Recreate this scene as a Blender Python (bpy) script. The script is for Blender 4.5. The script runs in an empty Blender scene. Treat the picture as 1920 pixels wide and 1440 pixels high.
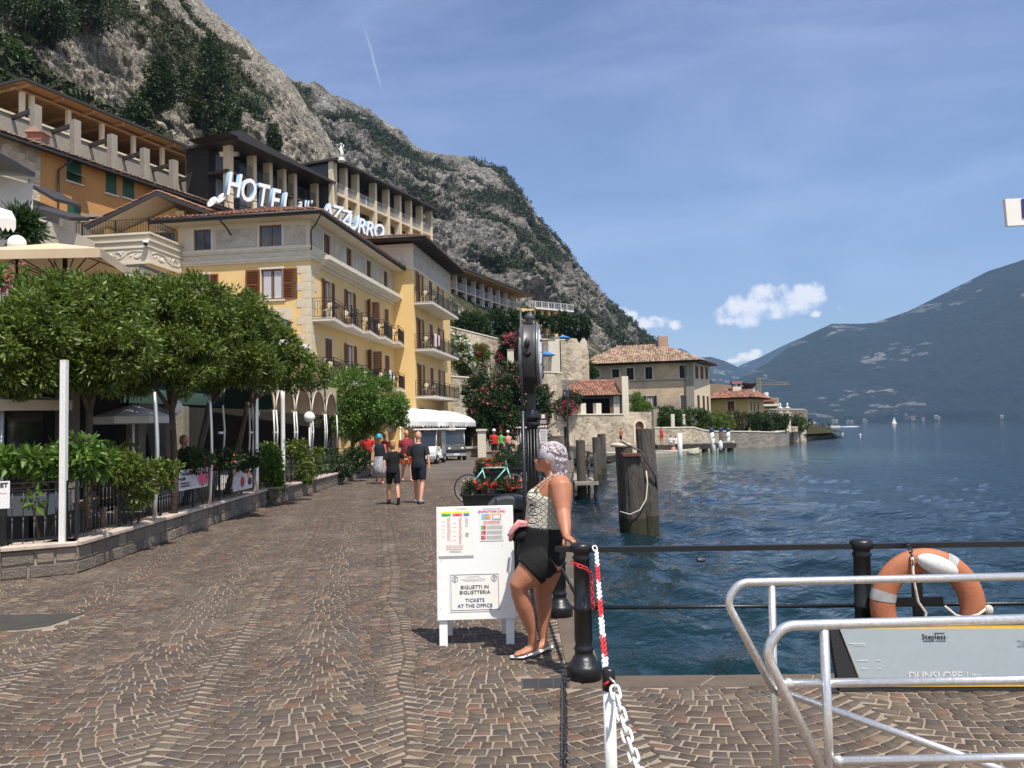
import bpy, math, random
import numpy as np
from mathutils import Vector, Matrix, Euler, Quaternion
rnd = random.Random(7)
rng = np.random.default_rng(11)
S = bpy.context.scene
C = bpy.data.collections.new('promenade'); S.collection.children.link(C)
R = math.radians
FPX, EYE, PITCH, ROLL = 1553.0, 1.7, R(3.17), R(1.26)
cd = bpy.data.cameras.new('camera'); cam = bpy.data.objects.new('camera', cd); S.collection.objects.link(cam)
cd.sensor_width = 36; cd.lens = 36*FPX/1920; cd.clip_start = .05; cd.clip_end = 30000
cam.matrix_world = Matrix.Translation((0, 0, EYE)) @ Matrix.Rotation(R(90)+PITCH, 4, 'X') @ Matrix.Rotation(-ROLL, 4, 'Z')
S.camera = cam
S.render.resolution_x, S.render.resolution_y = 1024, 768
SUN_EL = R(64); SUN_AZ = math.atan2(.53, -.85)
w = bpy.data.worlds.new('World'); S.world = w; w.use_nodes = True
wn, wl = w.node_tree.nodes, w.node_tree.links
bg = wn['Background']; bg.inputs['Strength'].default_value = .112
sky = wn.new('ShaderNodeTexSky'); sky.sky_type = 'NISHITA'; sky.sun_disc = False
sky.sun_elevation = SUN_EL; sky.sun_rotation = SUN_AZ; sky.altitude = 60; sky.air_density = 1.0; sky.dust_density = .6; sky.ozone_density = 3.0
sd = bpy.data.lights.new('sun', 'SUN'); sun = bpy.data.objects.new('sun', sd); S.collection.objects.link(sun)
sd.energy = 5.0; sd.angle = R(.53); sd.color = (1, .945, .86)
SDIR = Vector((math.sin(SUN_AZ)*math.cos(SUN_EL), math.cos(SUN_AZ)*math.cos(SUN_EL), math.sin(SUN_EL)))
sun.rotation_euler = (-SDIR).to_track_quat('-Z', 'Y').to_euler()
S.view_settings.view_transform = 'Standard'; S.view_settings.look = 'None'
S.view_settings.exposure = 0.32; S.view_settings.gamma = 1; S.view_settings.use_curve_mapping = False
S.render.engine = 'CYCLES'
S.cycles.max_bounces = 6; S.cycles.diffuse_bounces = 3; S.cycles.glossy_bounces = 3; S.cycles.transmission_bounces = 4
S.cycles.transparent_max_bounces = 8; S.cycles.volume_bounces = 0
try: S.cycles.use_denoising = True
except Exception: pass
def ray(px, py):
 u = (px-960)/FPX; v = -(py-720)/FPX
 c, s = math.cos(ROLL), math.sin(ROLL); a = u*c+v*s; b = -u*s+v*c
 cp, sp = math.cos(PITCH), math.sin(PITCH)
 return Vector((a, cp-b*sp, sp+b*cp))
def G(px, py, z=0):
 d = ray(px, py); return Vector((0, 0, EYE))+d*((z-EYE)/d.z)
def P(px, py, Y):
 d = ray(px, py); return Vector((0, 0, EYE))+d*(Y/d.y)
def N(t, **k):
 n = wn.new('ShaderNode'+t)
 for a, b in k.items(): setattr(n, a, b)
 return n
def wm(op, a, b=None, c=None, clamp=False):
 n = N('Math', operation=op); n.use_clamp = clamp
 for i, x in enumerate((a, b, c)):
  if x is None: continue
  if isinstance(x, (int, float)): n.inputs[i].default_value = x
  else: wl.new(x, n.inputs[i])
 return n.outputs[0]
tc = N('TexCoord'); gen = tc.outputs['Generated']
def dotv(vec, out=None):
 n = N('VectorMath', operation='DOT_PRODUCT'); wl.new(out or gen, n.inputs[0]); n.inputs[1].default_value = vec; return n.outputs['Value']
def wnoise(scale, detail, rough, out=None, dist=0):
 n = N('TexNoise'); n.inputs['Scale'].default_value = scale; n.inputs['Detail'].default_value = detail
 n.inputs['Roughness'].default_value = rough; n.inputs['Distortion'].default_value = dist; wl.new(out or gen, n.inputs['Vector']); return n.outputs['Fac']
def cloud_field(vec):
 """sum of soft lobes (places of the cumulus puffs) minus turbulence"""
 tot = None
 lobes = [(1395,585,44,24),(1440,575,60,24),(1490,562,46,26),(1440,553,34,22),(1462,548,24,18),(1500,548,24,16),(1370,602,24,10),(1530,588,10,6),(1577,578,9,5),
    (1175,592,22,16),(1215,606,28,12),(1240,603,26,12),(1262,608,18,11),(1225,598,16,9),(1400,670,26,9),(1416,662,12,8),(1380,676,22,5)]
 fac = wnoise(34, 8, .62, vec)
 for x, y, rx, ry in lobes:
  d = ray(x, y).normalized(); r = Vector((d.y, -d.x, 0)).normalized(); u = r.cross(d)
  a = wm('DIVIDE', wm('SUBTRACT', dotv(tuple(r), vec), 0.0), rx/FPX)
  b = wm('DIVIDE', wm('SUBTRACT', dotv(tuple(u), vec), 0.0), ry/FPX)
  q = wm('SUBTRACT', 1.0, wm('ADD', wm('MULTIPLY', a, a), wm('MULTIPLY', b, b)))
  q = wm('MULTIPLY', wm('MAXIMUM', q, -3.2), wm('GREATER_THAN', dotv(tuple(d), vec), .5))
  tot = q if tot is None else wm('MAXIMUM', tot, q)
 return wm('ADD', tot, wm('MULTIPLY', wm('SUBTRACT', fac, .5), 6.5))
f0 = cloud_field(gen)
off = N('VectorMath', operation='ADD'); wl.new(gen, off.inputs[0]); off.inputs[1].default_value = (.004, -.001, .014)
f1 = cloud_field(off.outputs[0])
mask = N('MapRange'); mask.interpolation_type = 'SMOOTHSTEP'; wl.new(f0, mask.inputs[0]); mask.inputs[1].default_value = -.25; mask.inputs[2].default_value = 1.15
lit = N('MapRange'); wl.new(wm('SUBTRACT', f0, f1), lit.inputs[0]); lit.inputs[1].default_value = -.9; lit.inputs[2].default_value = .6
ccol = N('Mix', data_type='RGBA'); wl.new(lit.outputs[0], ccol.inputs[0]); ccol.inputs[6].default_value = (6.6, 7.1, 8.4, 1); ccol.inputs[7].default_value = (9.6, 9.2, 8.9, 1)
mp = N('Mapping'); mp.inputs['Scale'].default_value = (1.0, 1.0, 3.2); mp.inputs['Rotation'].default_value = (.1, .25, .3); wl.new(gen, mp.inputs[0])
veil = wnoise(2.3, 5, .55, mp.outputs[0], .6)
vr = N('MapRange'); wl.new(veil, vr.inputs[0]); vr.inputs[1].default_value = .42; vr.inputs[2].default_value = .78; vr.inputs[3].default_value = 0; vr.inputs[4].default_value = .42
def streak(p0, p1, w0, amp):
 a, b = ray(*p0).normalized(), ray(*p1).normalized(); n = a.cross(b).normalized(); m = (a+b).normalized(); t = n.cross(m)
 half = (a-b).length/2
 wob = wm('MULTIPLY', wm('SUBTRACT', wnoise(30, 3, .6), .5), .006)
 d = wm('DIVIDE', wm('ABSOLUTE', wm('ADD', dotv(tuple(n)), wob)), w0)
 e = wm('DIVIDE', dotv(tuple(t)), half)
 k = wm('MULTIPLY', wm('SUBTRACT', 1.0, wm('MULTIPLY', d, d), clamp=True), wm('SUBTRACT', 1.0, wm('MULTIPLY', e, e), clamp=True))
 return wm('MULTIPLY', wm('MULTIPLY', k, wm('GREATER_THAN', dotv(tuple(m)), 0)), amp)
st = wm('MAXIMUM', streak((675, 20), (722, 195), .0022, .42), streak((610, 185), (690, 150), .0016, .16))
st = wm('MAXIMUM', st, streak((1655, 470), (1665, 400), .007, .10))
thin = wm('MAXIMUM', vr.outputs[0], st)
mix1 = N('Mix', data_type='RGBA'); wl.new(thin, mix1.inputs[0]); hsv = N('HueSaturation'); hsv.inputs['Hue'].default_value = .512; hsv.inputs['Saturation'].default_value = 1.02; wl.new(sky.outputs[0], hsv.inputs['Color']); wl.new(hsv.outputs[0], mix1.inputs[6]); mix1.inputs[7].default_value = (5.0, 6.0, 8.4, 1)
mix2 = N('Mix', data_type='RGBA'); wl.new(mask.outputs[0], mix2.inputs[0]); wl.new(mix1.outputs[2], mix2.inputs[6]); wl.new(ccol.outputs[2], mix2.inputs[7])
wl.new(mix2.outputs[2], bg.inputs['Color'])
# helpers
def thing(name, label, cat, loc=(0, 0, 0), rz=0, group=None):
 o = bpy.data.objects.new(name, None); C.objects.link(o); o.empty_display_size = .2
 o.location = loc; o.rotation_euler = (0, 0, rz); o['label'] = label; o['category'] = cat
 if group: o['group'] = group
 return o
def tag(o, label, cat, group=None):
 o['label'] = label; o['category'] = cat
 if group: o['group'] = group
 return o
def kind(o, k): o['kind'] = k; return o
def npmesh(name, v, f, mats, smooth=False, fm=None):
 """numpy arrays -> mesh (f is an (n,3) or (n,4) array)"""
 me = bpy.data.meshes.new(name); v = np.asarray(v, np.float32); f = np.asarray(f, np.int32)
 me.vertices.add(len(v)); me.vertices.foreach_set('co', v.ravel())
 k = f.shape[1]; me.loops.add(f.size); me.loops.foreach_set('vertex_index', f.ravel())
 me.polygons.add(len(f)); me.polygons.foreach_set('loop_start', np.arange(len(f), dtype=np.int32)*k)
 try: me.polygons.foreach_set('loop_total', np.full(len(f), k, np.int32))
 except Exception: pass
 for m in (mats if isinstance(mats, (list, tuple)) else [mats]): me.materials.append(m)
 if fm is not None: me.polygons.foreach_set('material_index', np.asarray(fm, np.int32))
 if smooth: me.polygons.foreach_set('use_smooth', np.ones(len(f), bool))
 me.update(calc_edges=True); me.validate()
 return me
def link(name, me, parent=None, loc=None, rot=None):
 o = bpy.data.objects.new(name, me); C.objects.link(o)
 if parent: o.parent = parent
 if loc is not None: o.location = loc
 if rot is not None: o.rotation_euler = rot
 return o
class MB:
 def __init__(s, T=None): s.v = []; s.f = []; s.m = []; s.s = []; s.T = T or Matrix.Identity(4)
 def add(s, vs, fs, m=0, smooth=False):
  b = len(s.v); T = s.T
  s.v += [tuple(T @ Vector(p)) for p in vs]
  for f in fs: s.f.append(tuple(b+i for i in f)); s.m.append(m); s.s.append(smooth)
  return s
 def box(s, x0, x1, y0, y1, z0, z1, m=0):
  return s.add([(x0,y0,z0),(x1,y0,z0),(x1,y1,z0),(x0,y1,z0),(x0,y0,z1),(x1,y0,z1),(x1,y1,z1),(x0,y1,z1)],
    [(0,3,2,1),(4,5,6,7),(0,1,5,4),(1,2,6,5),(2,3,7,6),(3,0,4,7)], m)
 def obox(s, c, sz, rot=(0,0,0), m=0):
  M_ = Matrix.Translation(c) @ Euler(rot).to_matrix().to_4x4(); x, y, z = sz[0]/2, sz[1]/2, sz[2]/2
  vs = [M_ @ Vector(p) for p in [(-x,-y,-z),(x,-y,-z),(x,y,-z),(-x,y,-z),(-x,-y,z),(x,-y,z),(x,y,z),(-x,y,z)]]
  return s.add(vs, [(0,3,2,1),(4,5,6,7),(0,1,5,4),(1,2,6,5),(2,3,7,6),(3,0,4,7)], m)
 def beam(s, a, b, w_, h_, m=0):
  a, b = Vector(a), Vector(b); d = (b-a).normalized(); up = Vector((0,0,1)) if abs(d.z) < .95 else Vector((0,1,0))
  x = d.cross(up).normalized(); y = x.cross(d).normalized(); vs = []
  for p in (a, b):
   for i, j in ((-1,-1),(1,-1),(1,1),(-1,1)): vs.append(p+x*i*w_/2+y*j*h_/2)
  return s.add(vs, [(0,1,2,3),(7,6,5,4),(0,4,5,1),(1,5,6,2),(2,6,7,3),(3,7,4,0)], m)
 def tube(s, pts, r, n=8, m=0, cap=True, smooth=True, closed=False, flat=1.0, side=None):
  pts = [Vector(p) for p in pts]; k = len(pts); rs = r if isinstance(r, (list, tuple)) else [r]*k
  vs = []; prev = None
  for i, p in enumerate(pts):
   if closed: d = pts[(i+1) % k]-pts[i-1]
   else: d = pts[min(i+1, k-1)]-pts[max(i-1, 0)]
   if d.length < 1e-9: d = Vector((0,0,1))
   d.normalize()
   if side is not None: x = Vector(side); x = (x-d*x.dot(d)).normalized()
   elif prev is None:
    up = Vector((0,0,1)) if abs(d.z) < .9 else Vector((1,0,0)); x = d.cross(up).normalized()
   else: x = (prev-d*prev.dot(d)).normalized()
   prev = x; y = d.cross(x)
   rr = rs[i]; ra, rb = rr if isinstance(rr, (list, tuple)) else (rr, rr*flat)
   for j in range(n):
    t = 2*math.pi*j/n; vs.append(p+x*(ra*math.cos(t))+y*(rb*math.sin(t)))
  fs = []
  for i in range(k if closed else k-1):
   for j in range(n):
    a = i*n+j; b = i*n+(j+1) % n; c = ((i+1) % k)*n+(j+1) % n; d_ = ((i+1) % k)*n+j
    fs.append((a, b, c, d_))
  if cap and not closed: fs += [tuple(range(n))[::-1], tuple((k-1)*n+j for j in range(n))]
  return s.add(vs, fs, m, smooth)
 def lathe(s, prof, c=(0,0,0), n=16, m=0, axis=None, smooth=True, a0=0, a1=2*math.pi):
  q = Quaternion() if axis is None else Vector((0,0,1)).rotation_difference(Vector(axis)); c = Vector(c); vs = []; full = abs(a1-a0-2*math.pi) < 1e-6
  nn = n if full else n+1
  for r, z in prof:
   for j in range(nn):
    t = a0+(a1-a0)*j/n; vs.append(c+q @ Vector((r*math.cos(t), r*math.sin(t), z)))
  fs = []
  for i in range(len(prof)-1):
   for j in range(n):
    j2 = (j+1) % nn; fs.append((i*nn+j, i*nn+j2, (i+1)*nn+j2, (i+1)*nn+j))
  if full: fs += [tuple(range(nn))[::-1], tuple((len(prof)-1)*nn+j for j in range(nn))]
  return s.add(vs, fs, m, smooth)
 def ell(s, c, r, nu=12, nv=8, m=0, rot=(0,0,0)):
  if isinstance(r, (int, float)): r = (r, r, r)
  E_ = Euler(rot).to_matrix(); c = Vector(c); vs = [c+E_ @ Vector((0,0,-r[2]))]
  for i in range(1, nv):
   ph = -math.pi/2+math.pi*i/nv
   for j in range(nu):
    t = 2*math.pi*j/nu; vs.append(c+E_ @ Vector((r[0]*math.cos(ph)*math.cos(t), r[1]*math.cos(ph)*math.sin(t), r[2]*math.sin(ph))))
  vs.append(c+E_ @ Vector((0,0,r[2]))); fs = []
  for j in range(nu): fs.append((0, 1+(j+1) % nu, 1+j))
  for i in range(nv-2):
   for j in range(nu): a = 1+i*nu; fs.append((a+j, a+(j+1) % nu, a+nu+(j+1) % nu, a+nu+j))
  a = 1+(nv-2)*nu; l = len(vs)-1
  for j in range(nu): fs.append((a+j, a+(j+1) % nu, l))
  return s.add(vs, fs, m, True)
 def poly(s, pts, m=0): return s.add(pts, [tuple(range(len(pts)))], m)
 def prism(s, pts, d, m=0):
  """closed outline pts extruded by vector d"""
  d = Vector(d); k = len(pts); a = [Vector(p) for p in pts]; vs = a+[p+d for p in a]
  return s.add(vs, [tuple(range(k))[::-1], tuple(range(k, 2*k))]+[(i, (i+1) % k, k+(i+1) % k, k+i) for i in range(k)], m)
 def mesh(s, name, mats):
  me = bpy.data.meshes.new(name); me.from_pydata(s.v, [], s.f)
  for m in (mats if isinstance(mats, (list, tuple)) else [mats]): me.materials.append(m)
  me.polygons.foreach_set('material_index', s.m); me.polygons.foreach_set('use_smooth', s.s); me.update(); return me
 def build(s, name, mats, parent=None, loc=None, rot=None): return link(name, s.mesh(name, mats), parent, loc, rot)
def copy_tree(o, parent=None):
 c = o.copy(); C.objects.link(c)
 if parent: c.parent = parent
 for ch in [x for x in o.children]: copy_tree(ch, c)
 return c
def dup(o, loc, rz=None, label=None, scale=None):
 c = copy_tree(o); c.location = loc
 if rz is not None: c.rotation_euler = (0, 0, rz)
 if label: c['label'] = label
 if scale: c.scale = (scale,)*3
 return c
def bevel(o, wd=.01, seg=1):
 m = o.modifiers.new('bevel', 'BEVEL'); m.width = wd; m.segments = seg; m.limit_method = 'ANGLE'; return o
def mat(name, col, rough=.7, var=.18, scale=2.0, bump=0.0, bscale=30, metal=0, col2=None, island=0.0, spec=.5, trans=0, fine=.5, mapscale=None, alpha=1):
 m = bpy.data.materials.new(name); m.use_nodes = True; n, l = m.node_tree.nodes, m.node_tree.links; b = n['Principled BSDF']
 b.inputs['Roughness'].default_value = rough; b.inputs['Metallic'].default_value = metal; b.inputs['Specular IOR Level'].default_value = spec
 t = n.new('ShaderNodeTexCoord'); src = t.outputs['Object']
 if mapscale:
  mp_ = n.new('ShaderNodeMapping'); mp_.inputs['Scale'].default_value = mapscale; l.new(src, mp_.inputs[0]); src = mp_.outputs[0]
 c2 = col2 or tuple(x*.55 for x in col)
 a = n.new('ShaderNodeTexNoise'); a.inputs['Scale'].default_value = scale; a.inputs['Detail'].default_value = 6; a.inputs['Roughness'].default_value = .62; l.new(src, a.inputs[0])
 f = n.new('ShaderNodeTexNoise'); f.inputs['Scale'].default_value = bscale; f.inputs['Detail'].default_value = 4; l.new(src, f.inputs[0])
 mr = n.new('ShaderNodeMapRange'); mr.inputs[1].default_value = .38; mr.inputs[2].default_value = .68; mr.inputs[3].default_value = 0; mr.inputs[4].default_value = var*(2 if not col2 else 1) if not col2 else var
 l.new(a.outputs[0], mr.inputs[0])
 mx = n.new('ShaderNodeMix'); mx.data_type = 'RGBA'; mx.inputs[6].default_value = (*col, 1); mx.inputs[7].default_value = (*c2, 1); l.new(mr.outputs[0], mx.inputs[0]); out = mx.outputs[2]
 if island or fine:
  hv = n.new('ShaderNodeHueSaturation'); l.new(out, hv.inputs['Color']); out = hv.outputs[0]
  m1 = n.new('ShaderNodeMapRange'); m1.inputs[3].default_value = 1-fine*.25; m1.inputs[4].default_value = 1+fine*.25; m1.inputs[1].default_value = .3; m1.inputs[2].default_value = .7; l.new(f.outputs[0], m1.inputs[0])
  val = m1.outputs[0]
  if island:
   g = n.new('ShaderNodeNewGeometry'); oi = n.new('ShaderNodeObjectInfo')
   ad = n.new('ShaderNodeMath'); ad.operation = 'ADD'; l.new(g.outputs['Random Per Island'], ad.inputs[0]); l.new(oi.outputs['Random'], ad.inputs[1])
   fr = n.new('ShaderNodeMath'); fr.operation = 'FRACT'; l.new(ad.outputs[0], fr.inputs[0])
   m2 = n.new('ShaderNodeMapRange'); m2.inputs[3].default_value = 1-island; m2.inputs[4].default_value = 1+island; l.new(fr.outputs[0], m2.inputs[0])
   mu = n.new('ShaderNodeMath'); mu.operation = 'MULTIPLY'; l.new(val, mu.inputs[0]); l.new(m2.outputs[0], mu.inputs[1]); val = mu.outputs[0]
   m3 = n.new('ShaderNodeMath'); m3.operation = 'MULTIPLY'; m3.inputs[1].default_value = 7.31; l.new(fr.outputs[0], m3.inputs[0]); m4 = n.new('ShaderNodeMath'); m4.operation = 'FRACT'; l.new(m3.outputs[0], m4.inputs[0])
   m5 = n.new('ShaderNodeMapRange'); m5.inputs[3].default_value = .5-island*.06; m5.inputs[4].default_value = .5+island*.06; l.new(m4.outputs[0], m5.inputs[0]); l.new(m5.outputs[0], hv.inputs['Hue'])
  l.new(val, hv.inputs['Value'])
 l.new(out, b.inputs['Base Color'])
 if bump:
  bp = n.new('ShaderNodeBump'); bp.inputs['Strength'].default_value = bump; bp.inputs['Distance'].default_value = 1.0/bscale; l.new(f.outputs[0], bp.inputs['Height']); l.new(bp.outputs[0], b.inputs['Normal'])
 if trans: b.inputs['Transmission Weight'].default_value = trans
 if alpha < 1: b.inputs['Alpha'].default_value = alpha
 return m
def leafmat(name, c0, c1, c2=None, rough=.45, tr=.3):
 m = bpy.data.materials.new(name); m.use_nodes = True; n, l = m.node_tree.nodes, m.node_tree.links; b = n['Principled BSDF']; o = n['Material Output']
 g = n.new('ShaderNodeNewGeometry'); r = n.new('ShaderNodeValToRGB'); r.color_ramp.elements[0].color = (*c0, 1); r.color_ramp.elements[1].color = (*c1, 1)
 if c2: e = r.color_ramp.elements.new(.93); e.color = (*c1, 1); r.color_ramp.elements[2].color = (*c2, 1)
 l.new(g.outputs['Random Per Island'], r.inputs[0])
 l.new(r.outputs[0], b.inputs['Base Color']); b.inputs['Roughness'].default_value = rough; b.inputs['Specular IOR Level'].default_value = .45
 t = n.new('ShaderNodeBsdfTranslucent'); hs = n.new('ShaderNodeHueSaturation'); hs.inputs['Value'].default_value = 1.5; hs.inputs['Hue'].default_value = .485; l.new(r.outputs[0], hs.inputs['Color']); l.new(hs.outputs[0], t.inputs[0])
 mx = n.new('ShaderNodeMixShader'); mx.inputs[0].default_value = tr; l.new(b.outputs[0], mx.inputs[1]); l.new(t.outputs[0], mx.inputs[2]); l.new(mx.outputs[0], o.inputs[0]); return m
def emis(m, col, st):
 b = m.node_tree.nodes['Principled BSDF']; b.inputs['Emission Color'].default_value = (*col, 1); b.inputs['Emission Strength'].default_value = st; return m
def rubble(name, c0, c1, mortar, scale=3.0, bump=.6, mortarw=.06, squash=1.6, patch=.0, patchcol=(.5,.42,.3)):
 """rubble or ashlar masonry too far off to pick apart"""
 m = bpy.data.materials.new(name); m.use_nodes = True; n, l = m.node_tree.nodes, m.node_tree.links; b = n['Principled BSDF']; b.inputs['Roughness'].default_value = .9
 t = n.new('ShaderNodeTexCoord'); mp_ = n.new('ShaderNodeMapping'); mp_.inputs['Scale'].default_value = (1, 1, squash); l.new(t.outputs['Object'], mp_.inputs[0])
 v = n.new('ShaderNodeTexVoronoi'); v.inputs['Scale'].default_value = scale; l.new(mp_.outputs[0], v.inputs[0])
 d = n.new('ShaderNodeTexVoronoi'); d.feature = 'DISTANCE_TO_EDGE'; d.inputs['Scale'].default_value = scale; l.new(mp_.outputs[0], d.inputs[0])
 mr = n.new('ShaderNodeMapRange'); mr.inputs[1].default_value = 0; mr.inputs[2].default_value = mortarw; l.new(d.outputs['Distance'], mr.inputs[0])
 sx = n.new('ShaderNodeSeparateColor'); l.new(v.outputs['Color'], sx.inputs[0])
 mx = n.new('ShaderNodeMix'); mx.data_type = 'RGBA'; mx.inputs[6].default_value = (*c0, 1); mx.inputs[7].default_value = (*c1, 1); l.new(sx.outputs[0], mx.inputs[0])
 m2 = n.new('ShaderNodeMix'); m2.data_type = 'RGBA'; m2.inputs[6].default_value = (*mortar, 1); l.new(mr.outputs[0], m2.inputs[0]); l.new(mx.outputs[2], m2.inputs[7]); out = m2.outputs[2]
 ns = n.new('ShaderNodeTexNoise'); ns.inputs['Scale'].default_value = .35; ns.inputs['Detail'].default_value = 6; l.new(t.outputs['Object'], ns.inputs[0])
 if patch:
  pr_ = n.new('ShaderNodeMapRange'); pr_.inputs[1].default_value = .5; pr_.inputs[2].default_value = .58; pr_.inputs[4].default_value = patch; l.new(ns.outputs[0], pr_.inputs[0])
  m3 = n.new('ShaderNodeMix'); m3.data_type = 'RGBA'; m3.inputs[7].default_value = (*patchcol, 1); l.new(pr_.outputs[0], m3.inputs[0]); l.new(out, m3.inputs[6]); out = m3.outputs[2]
 hv = n.new('ShaderNodeHueSaturation'); m1 = n.new('ShaderNodeMapRange'); m1.inputs[1].default_value = .3; m1.inputs[2].default_value = .7; m1.inputs[3].default_value = .72; m1.inputs[4].default_value = 1.2; l.new(ns.outputs[0], m1.inputs[0]); l.new(m1.outputs[0], hv.inputs['Value']); l.new(out, hv.inputs['Color'])
 l.new(hv.outputs[0], b.inputs['Base Color'])
 bp = n.new('ShaderNodeBump'); bp.inputs['Strength'].default_value = bump; bp.inputs['Distance'].default_value = .06; l.new(mr.outputs[0], bp.inputs['Height']); l.new(bp.outputs[0], b.inputs['Normal']); return m
K = {}
K['iron'] = mat('black_iron', (.008,.0085,.010), .38, .1, 8, .15, 60, 0, spec=.6)
K['iron2'] = mat('grey_iron', (.06,.063,.068), .5, .1, 8)
K['alu'] = mat('aluminium', (.78,.76,.73), .34, .10, 6, .06, 90, .85, col2=(.36,.33,.29))
K['white'] = mat('white_paint', (.78,.77,.74), .45, .06, 3, .05, 60)
K['whiteboard'] = mat('white_board', (.80,.79,.76), .4, .10, 1.6, 0, 40, col2=(.70,.68,.62), fine=.1)
K['yellow'] = mat('yellow_plaster', (.80,.56,.235), .88, .5, .45, .12, 60, col2=(.68,.46,.20), fine=.3)
K['cream'] = mat('cream_plaster', (.70,.58,.40), .88, .2, .7, .12, 50, col2=(.58,.46,.31), fine=.25)
K['frieze'] = mat('painted_frieze', (.66,.58,.44), .88, .2, .8, .12, 50, col2=(.54,.47,.36), fine=.3)
K['orange'] = mat('orange_plaster', (.53,.265,.08), .92, .7, .35, .2, 12, col2=(.36,.20,.09), fine=.35)
K['oldwhite'] = mat('old_white_plaster', (.62,.60,.56), .92, .5, .5, .2, 20, col2=(.42,.39,.34), fine=.3)
K['oldcream'] = mat('old_cream_plaster', (.62,.54,.42), .92, .5, .6, .2, 20, col2=(.5,.41,.3), fine=.3)
K['marble'] = mat('painted_marble', (.40,.35,.29), .7, .9, 1.8, 0, 8, col2=(.58,.52,.43), fine=.3)
K['dshutter'] = mat('dark_shutter', (.04,.028,.022), .6, .3, 4)
K['marble2'] = mat('marble_vein', (.24,.22,.20), .7, .3, 4)
K['trim'] = mat('stone_trim', (.72,.65,.52), .8, .15, 3, .1, 40)
K['quoin'] = mat('quoin_stone', (.68,.58,.42), .85, .2, 4, .15, 30)
K['dark'] = mat('dark_brown_metal', (.045,.036,.03), .5, .15, 5)
K['soffit'] = mat('pale_soffit', (.60,.52,.40), .8, .1, 2)
K['shutter'] = mat('brown_shutter', (.21,.075,.03), .5, .25, 3, 0, 30)
K['gshutter'] = mat('green_shutter', (.025,.10,.045), .55, .25, 3)
K['wood'] = mat('brown_wood', (.22,.10,.05), .6, .3, 4, .1, 30)
K['pine'] = mat('pine_boards', (.50,.27,.12), .7, .35, 1.2, .1, 20, mapscale=(1,6,1))
K['glass'] = mat('window_glass', (.03,.035,.04), .06, .2, 1, spec=.9)
K['glassb'] = mat('bright_window_glass', (.20,.26,.30), .08, .3, .6, spec=.9)
K['curtain'] = mat('net_curtain', (.62,.62,.62), .9, .4, 14, mapscale=(9,9,.4))
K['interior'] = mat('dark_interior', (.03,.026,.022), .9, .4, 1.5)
K['tile'] = mat('roof_tile', (.29,.13,.08), .88, .6, .8, .25, 12, col2=(.19,.13,.10), island=.4)
K['tile2'] = mat('old_roof_tile', (.36,.235,.155), .9, .8, .5, .25, 12, col2=(.22,.18,.14), island=.45)
K['canvas'] = mat('beige_canvas', (.60,.46,.30), .85, .12, 2, .05, 60)
K['wcanvas'] = mat('white_canvas', (.66,.64,.60), .85, .08, 3, .05, 60)
K['globe'] = mat('white_globe', (.86,.85,.82), .25, .03, 2)
K['concrete'] = mat('concrete', (.31,.275,.225), .9, .5, 1.4, .3, 14, col2=(.21,.185,.15))
K['rubble'] = rubble('rubble_wall', (.33,.275,.205), (.17,.145,.11), (.36,.30,.22), 2.6, .7)
K['rubble_light'] = rubble('light_rubble_wall', (.62,.53,.39), (.30,.25,.185), (.60,.51,.38), 2.3, .7, patch=.5, patchcol=(.62,.52,.38))
K['rubble_grey'] = rubble('grey_rubble_wall', (.34,.30,.25), (.19,.17,.145), (.36,.32,.26), 2.6, .8, squash=2.2)
K['housewall'] = mat('weathered_plaster', (.66,.50,.32), .94, 1.0, .30, .3, 6, col2=(.25,.225,.19), fine=.5)
K['rubber'] = mat('rubber', (.02,.02,.02), .8, .1, 5)
K['leaf'] = leafmat('orange_tree_leaf', (.034,.066,.010), (.15,.215,.030), (.26,.33,.06))
K['leaf_l'] = leafmat('light_leaf', (.050,.115,.018), (.13,.23,.035), (.28,.34,.06))
K['leaf_d'] = leafmat('dark_leaf', (.012,.034,.010), (.045,.085,.024))
K['leaf_p'] = leafmat('pine_needles', (.014,.032,.010), (.055,.085,.022), tr=.15)
K['leaf_f'] = leafmat('far_leaf', (.025,.055,.014), (.085,.14,.03))
K['bark'] = mat('bark', (.10,.075,.05), .95, .4, 5, .5, 20)
K['pink'] = leafmat('pink_blossom', (.36,.06,.075), (.58,.16,.17))
K['redf'] = leafmat('red_blossom', (.65,.05,.03), (.85,.16,.10))
K['wblossom'] = leafmat('white_blossom', (.7,.7,.64), (.85,.84,.8))
K['fruit'] = mat('orange_fruit', (.9,.40,.03), .5)
# haze
hm = bpy.data.materials.new('haze_air'); hm.use_nodes = True
_n = hm.node_tree.nodes; _n.remove(_n['Principled BSDF']); _v = _n.new('ShaderNodeVolumePrincipled')
_v.inputs['Color'].default_value = (.40, .64, 1.0, 1); _v.inputs['Density'].default_value = .8e-4; _v.inputs['Anisotropy'].default_value = .0
hm.node_tree.links.new(_v.outputs[0], _n['Material Output'].inputs['Volume'])
kind(MB().box(-4200, 7200, -400, 9300, -4, 1500).build('haze', hm), 'stuff')
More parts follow.
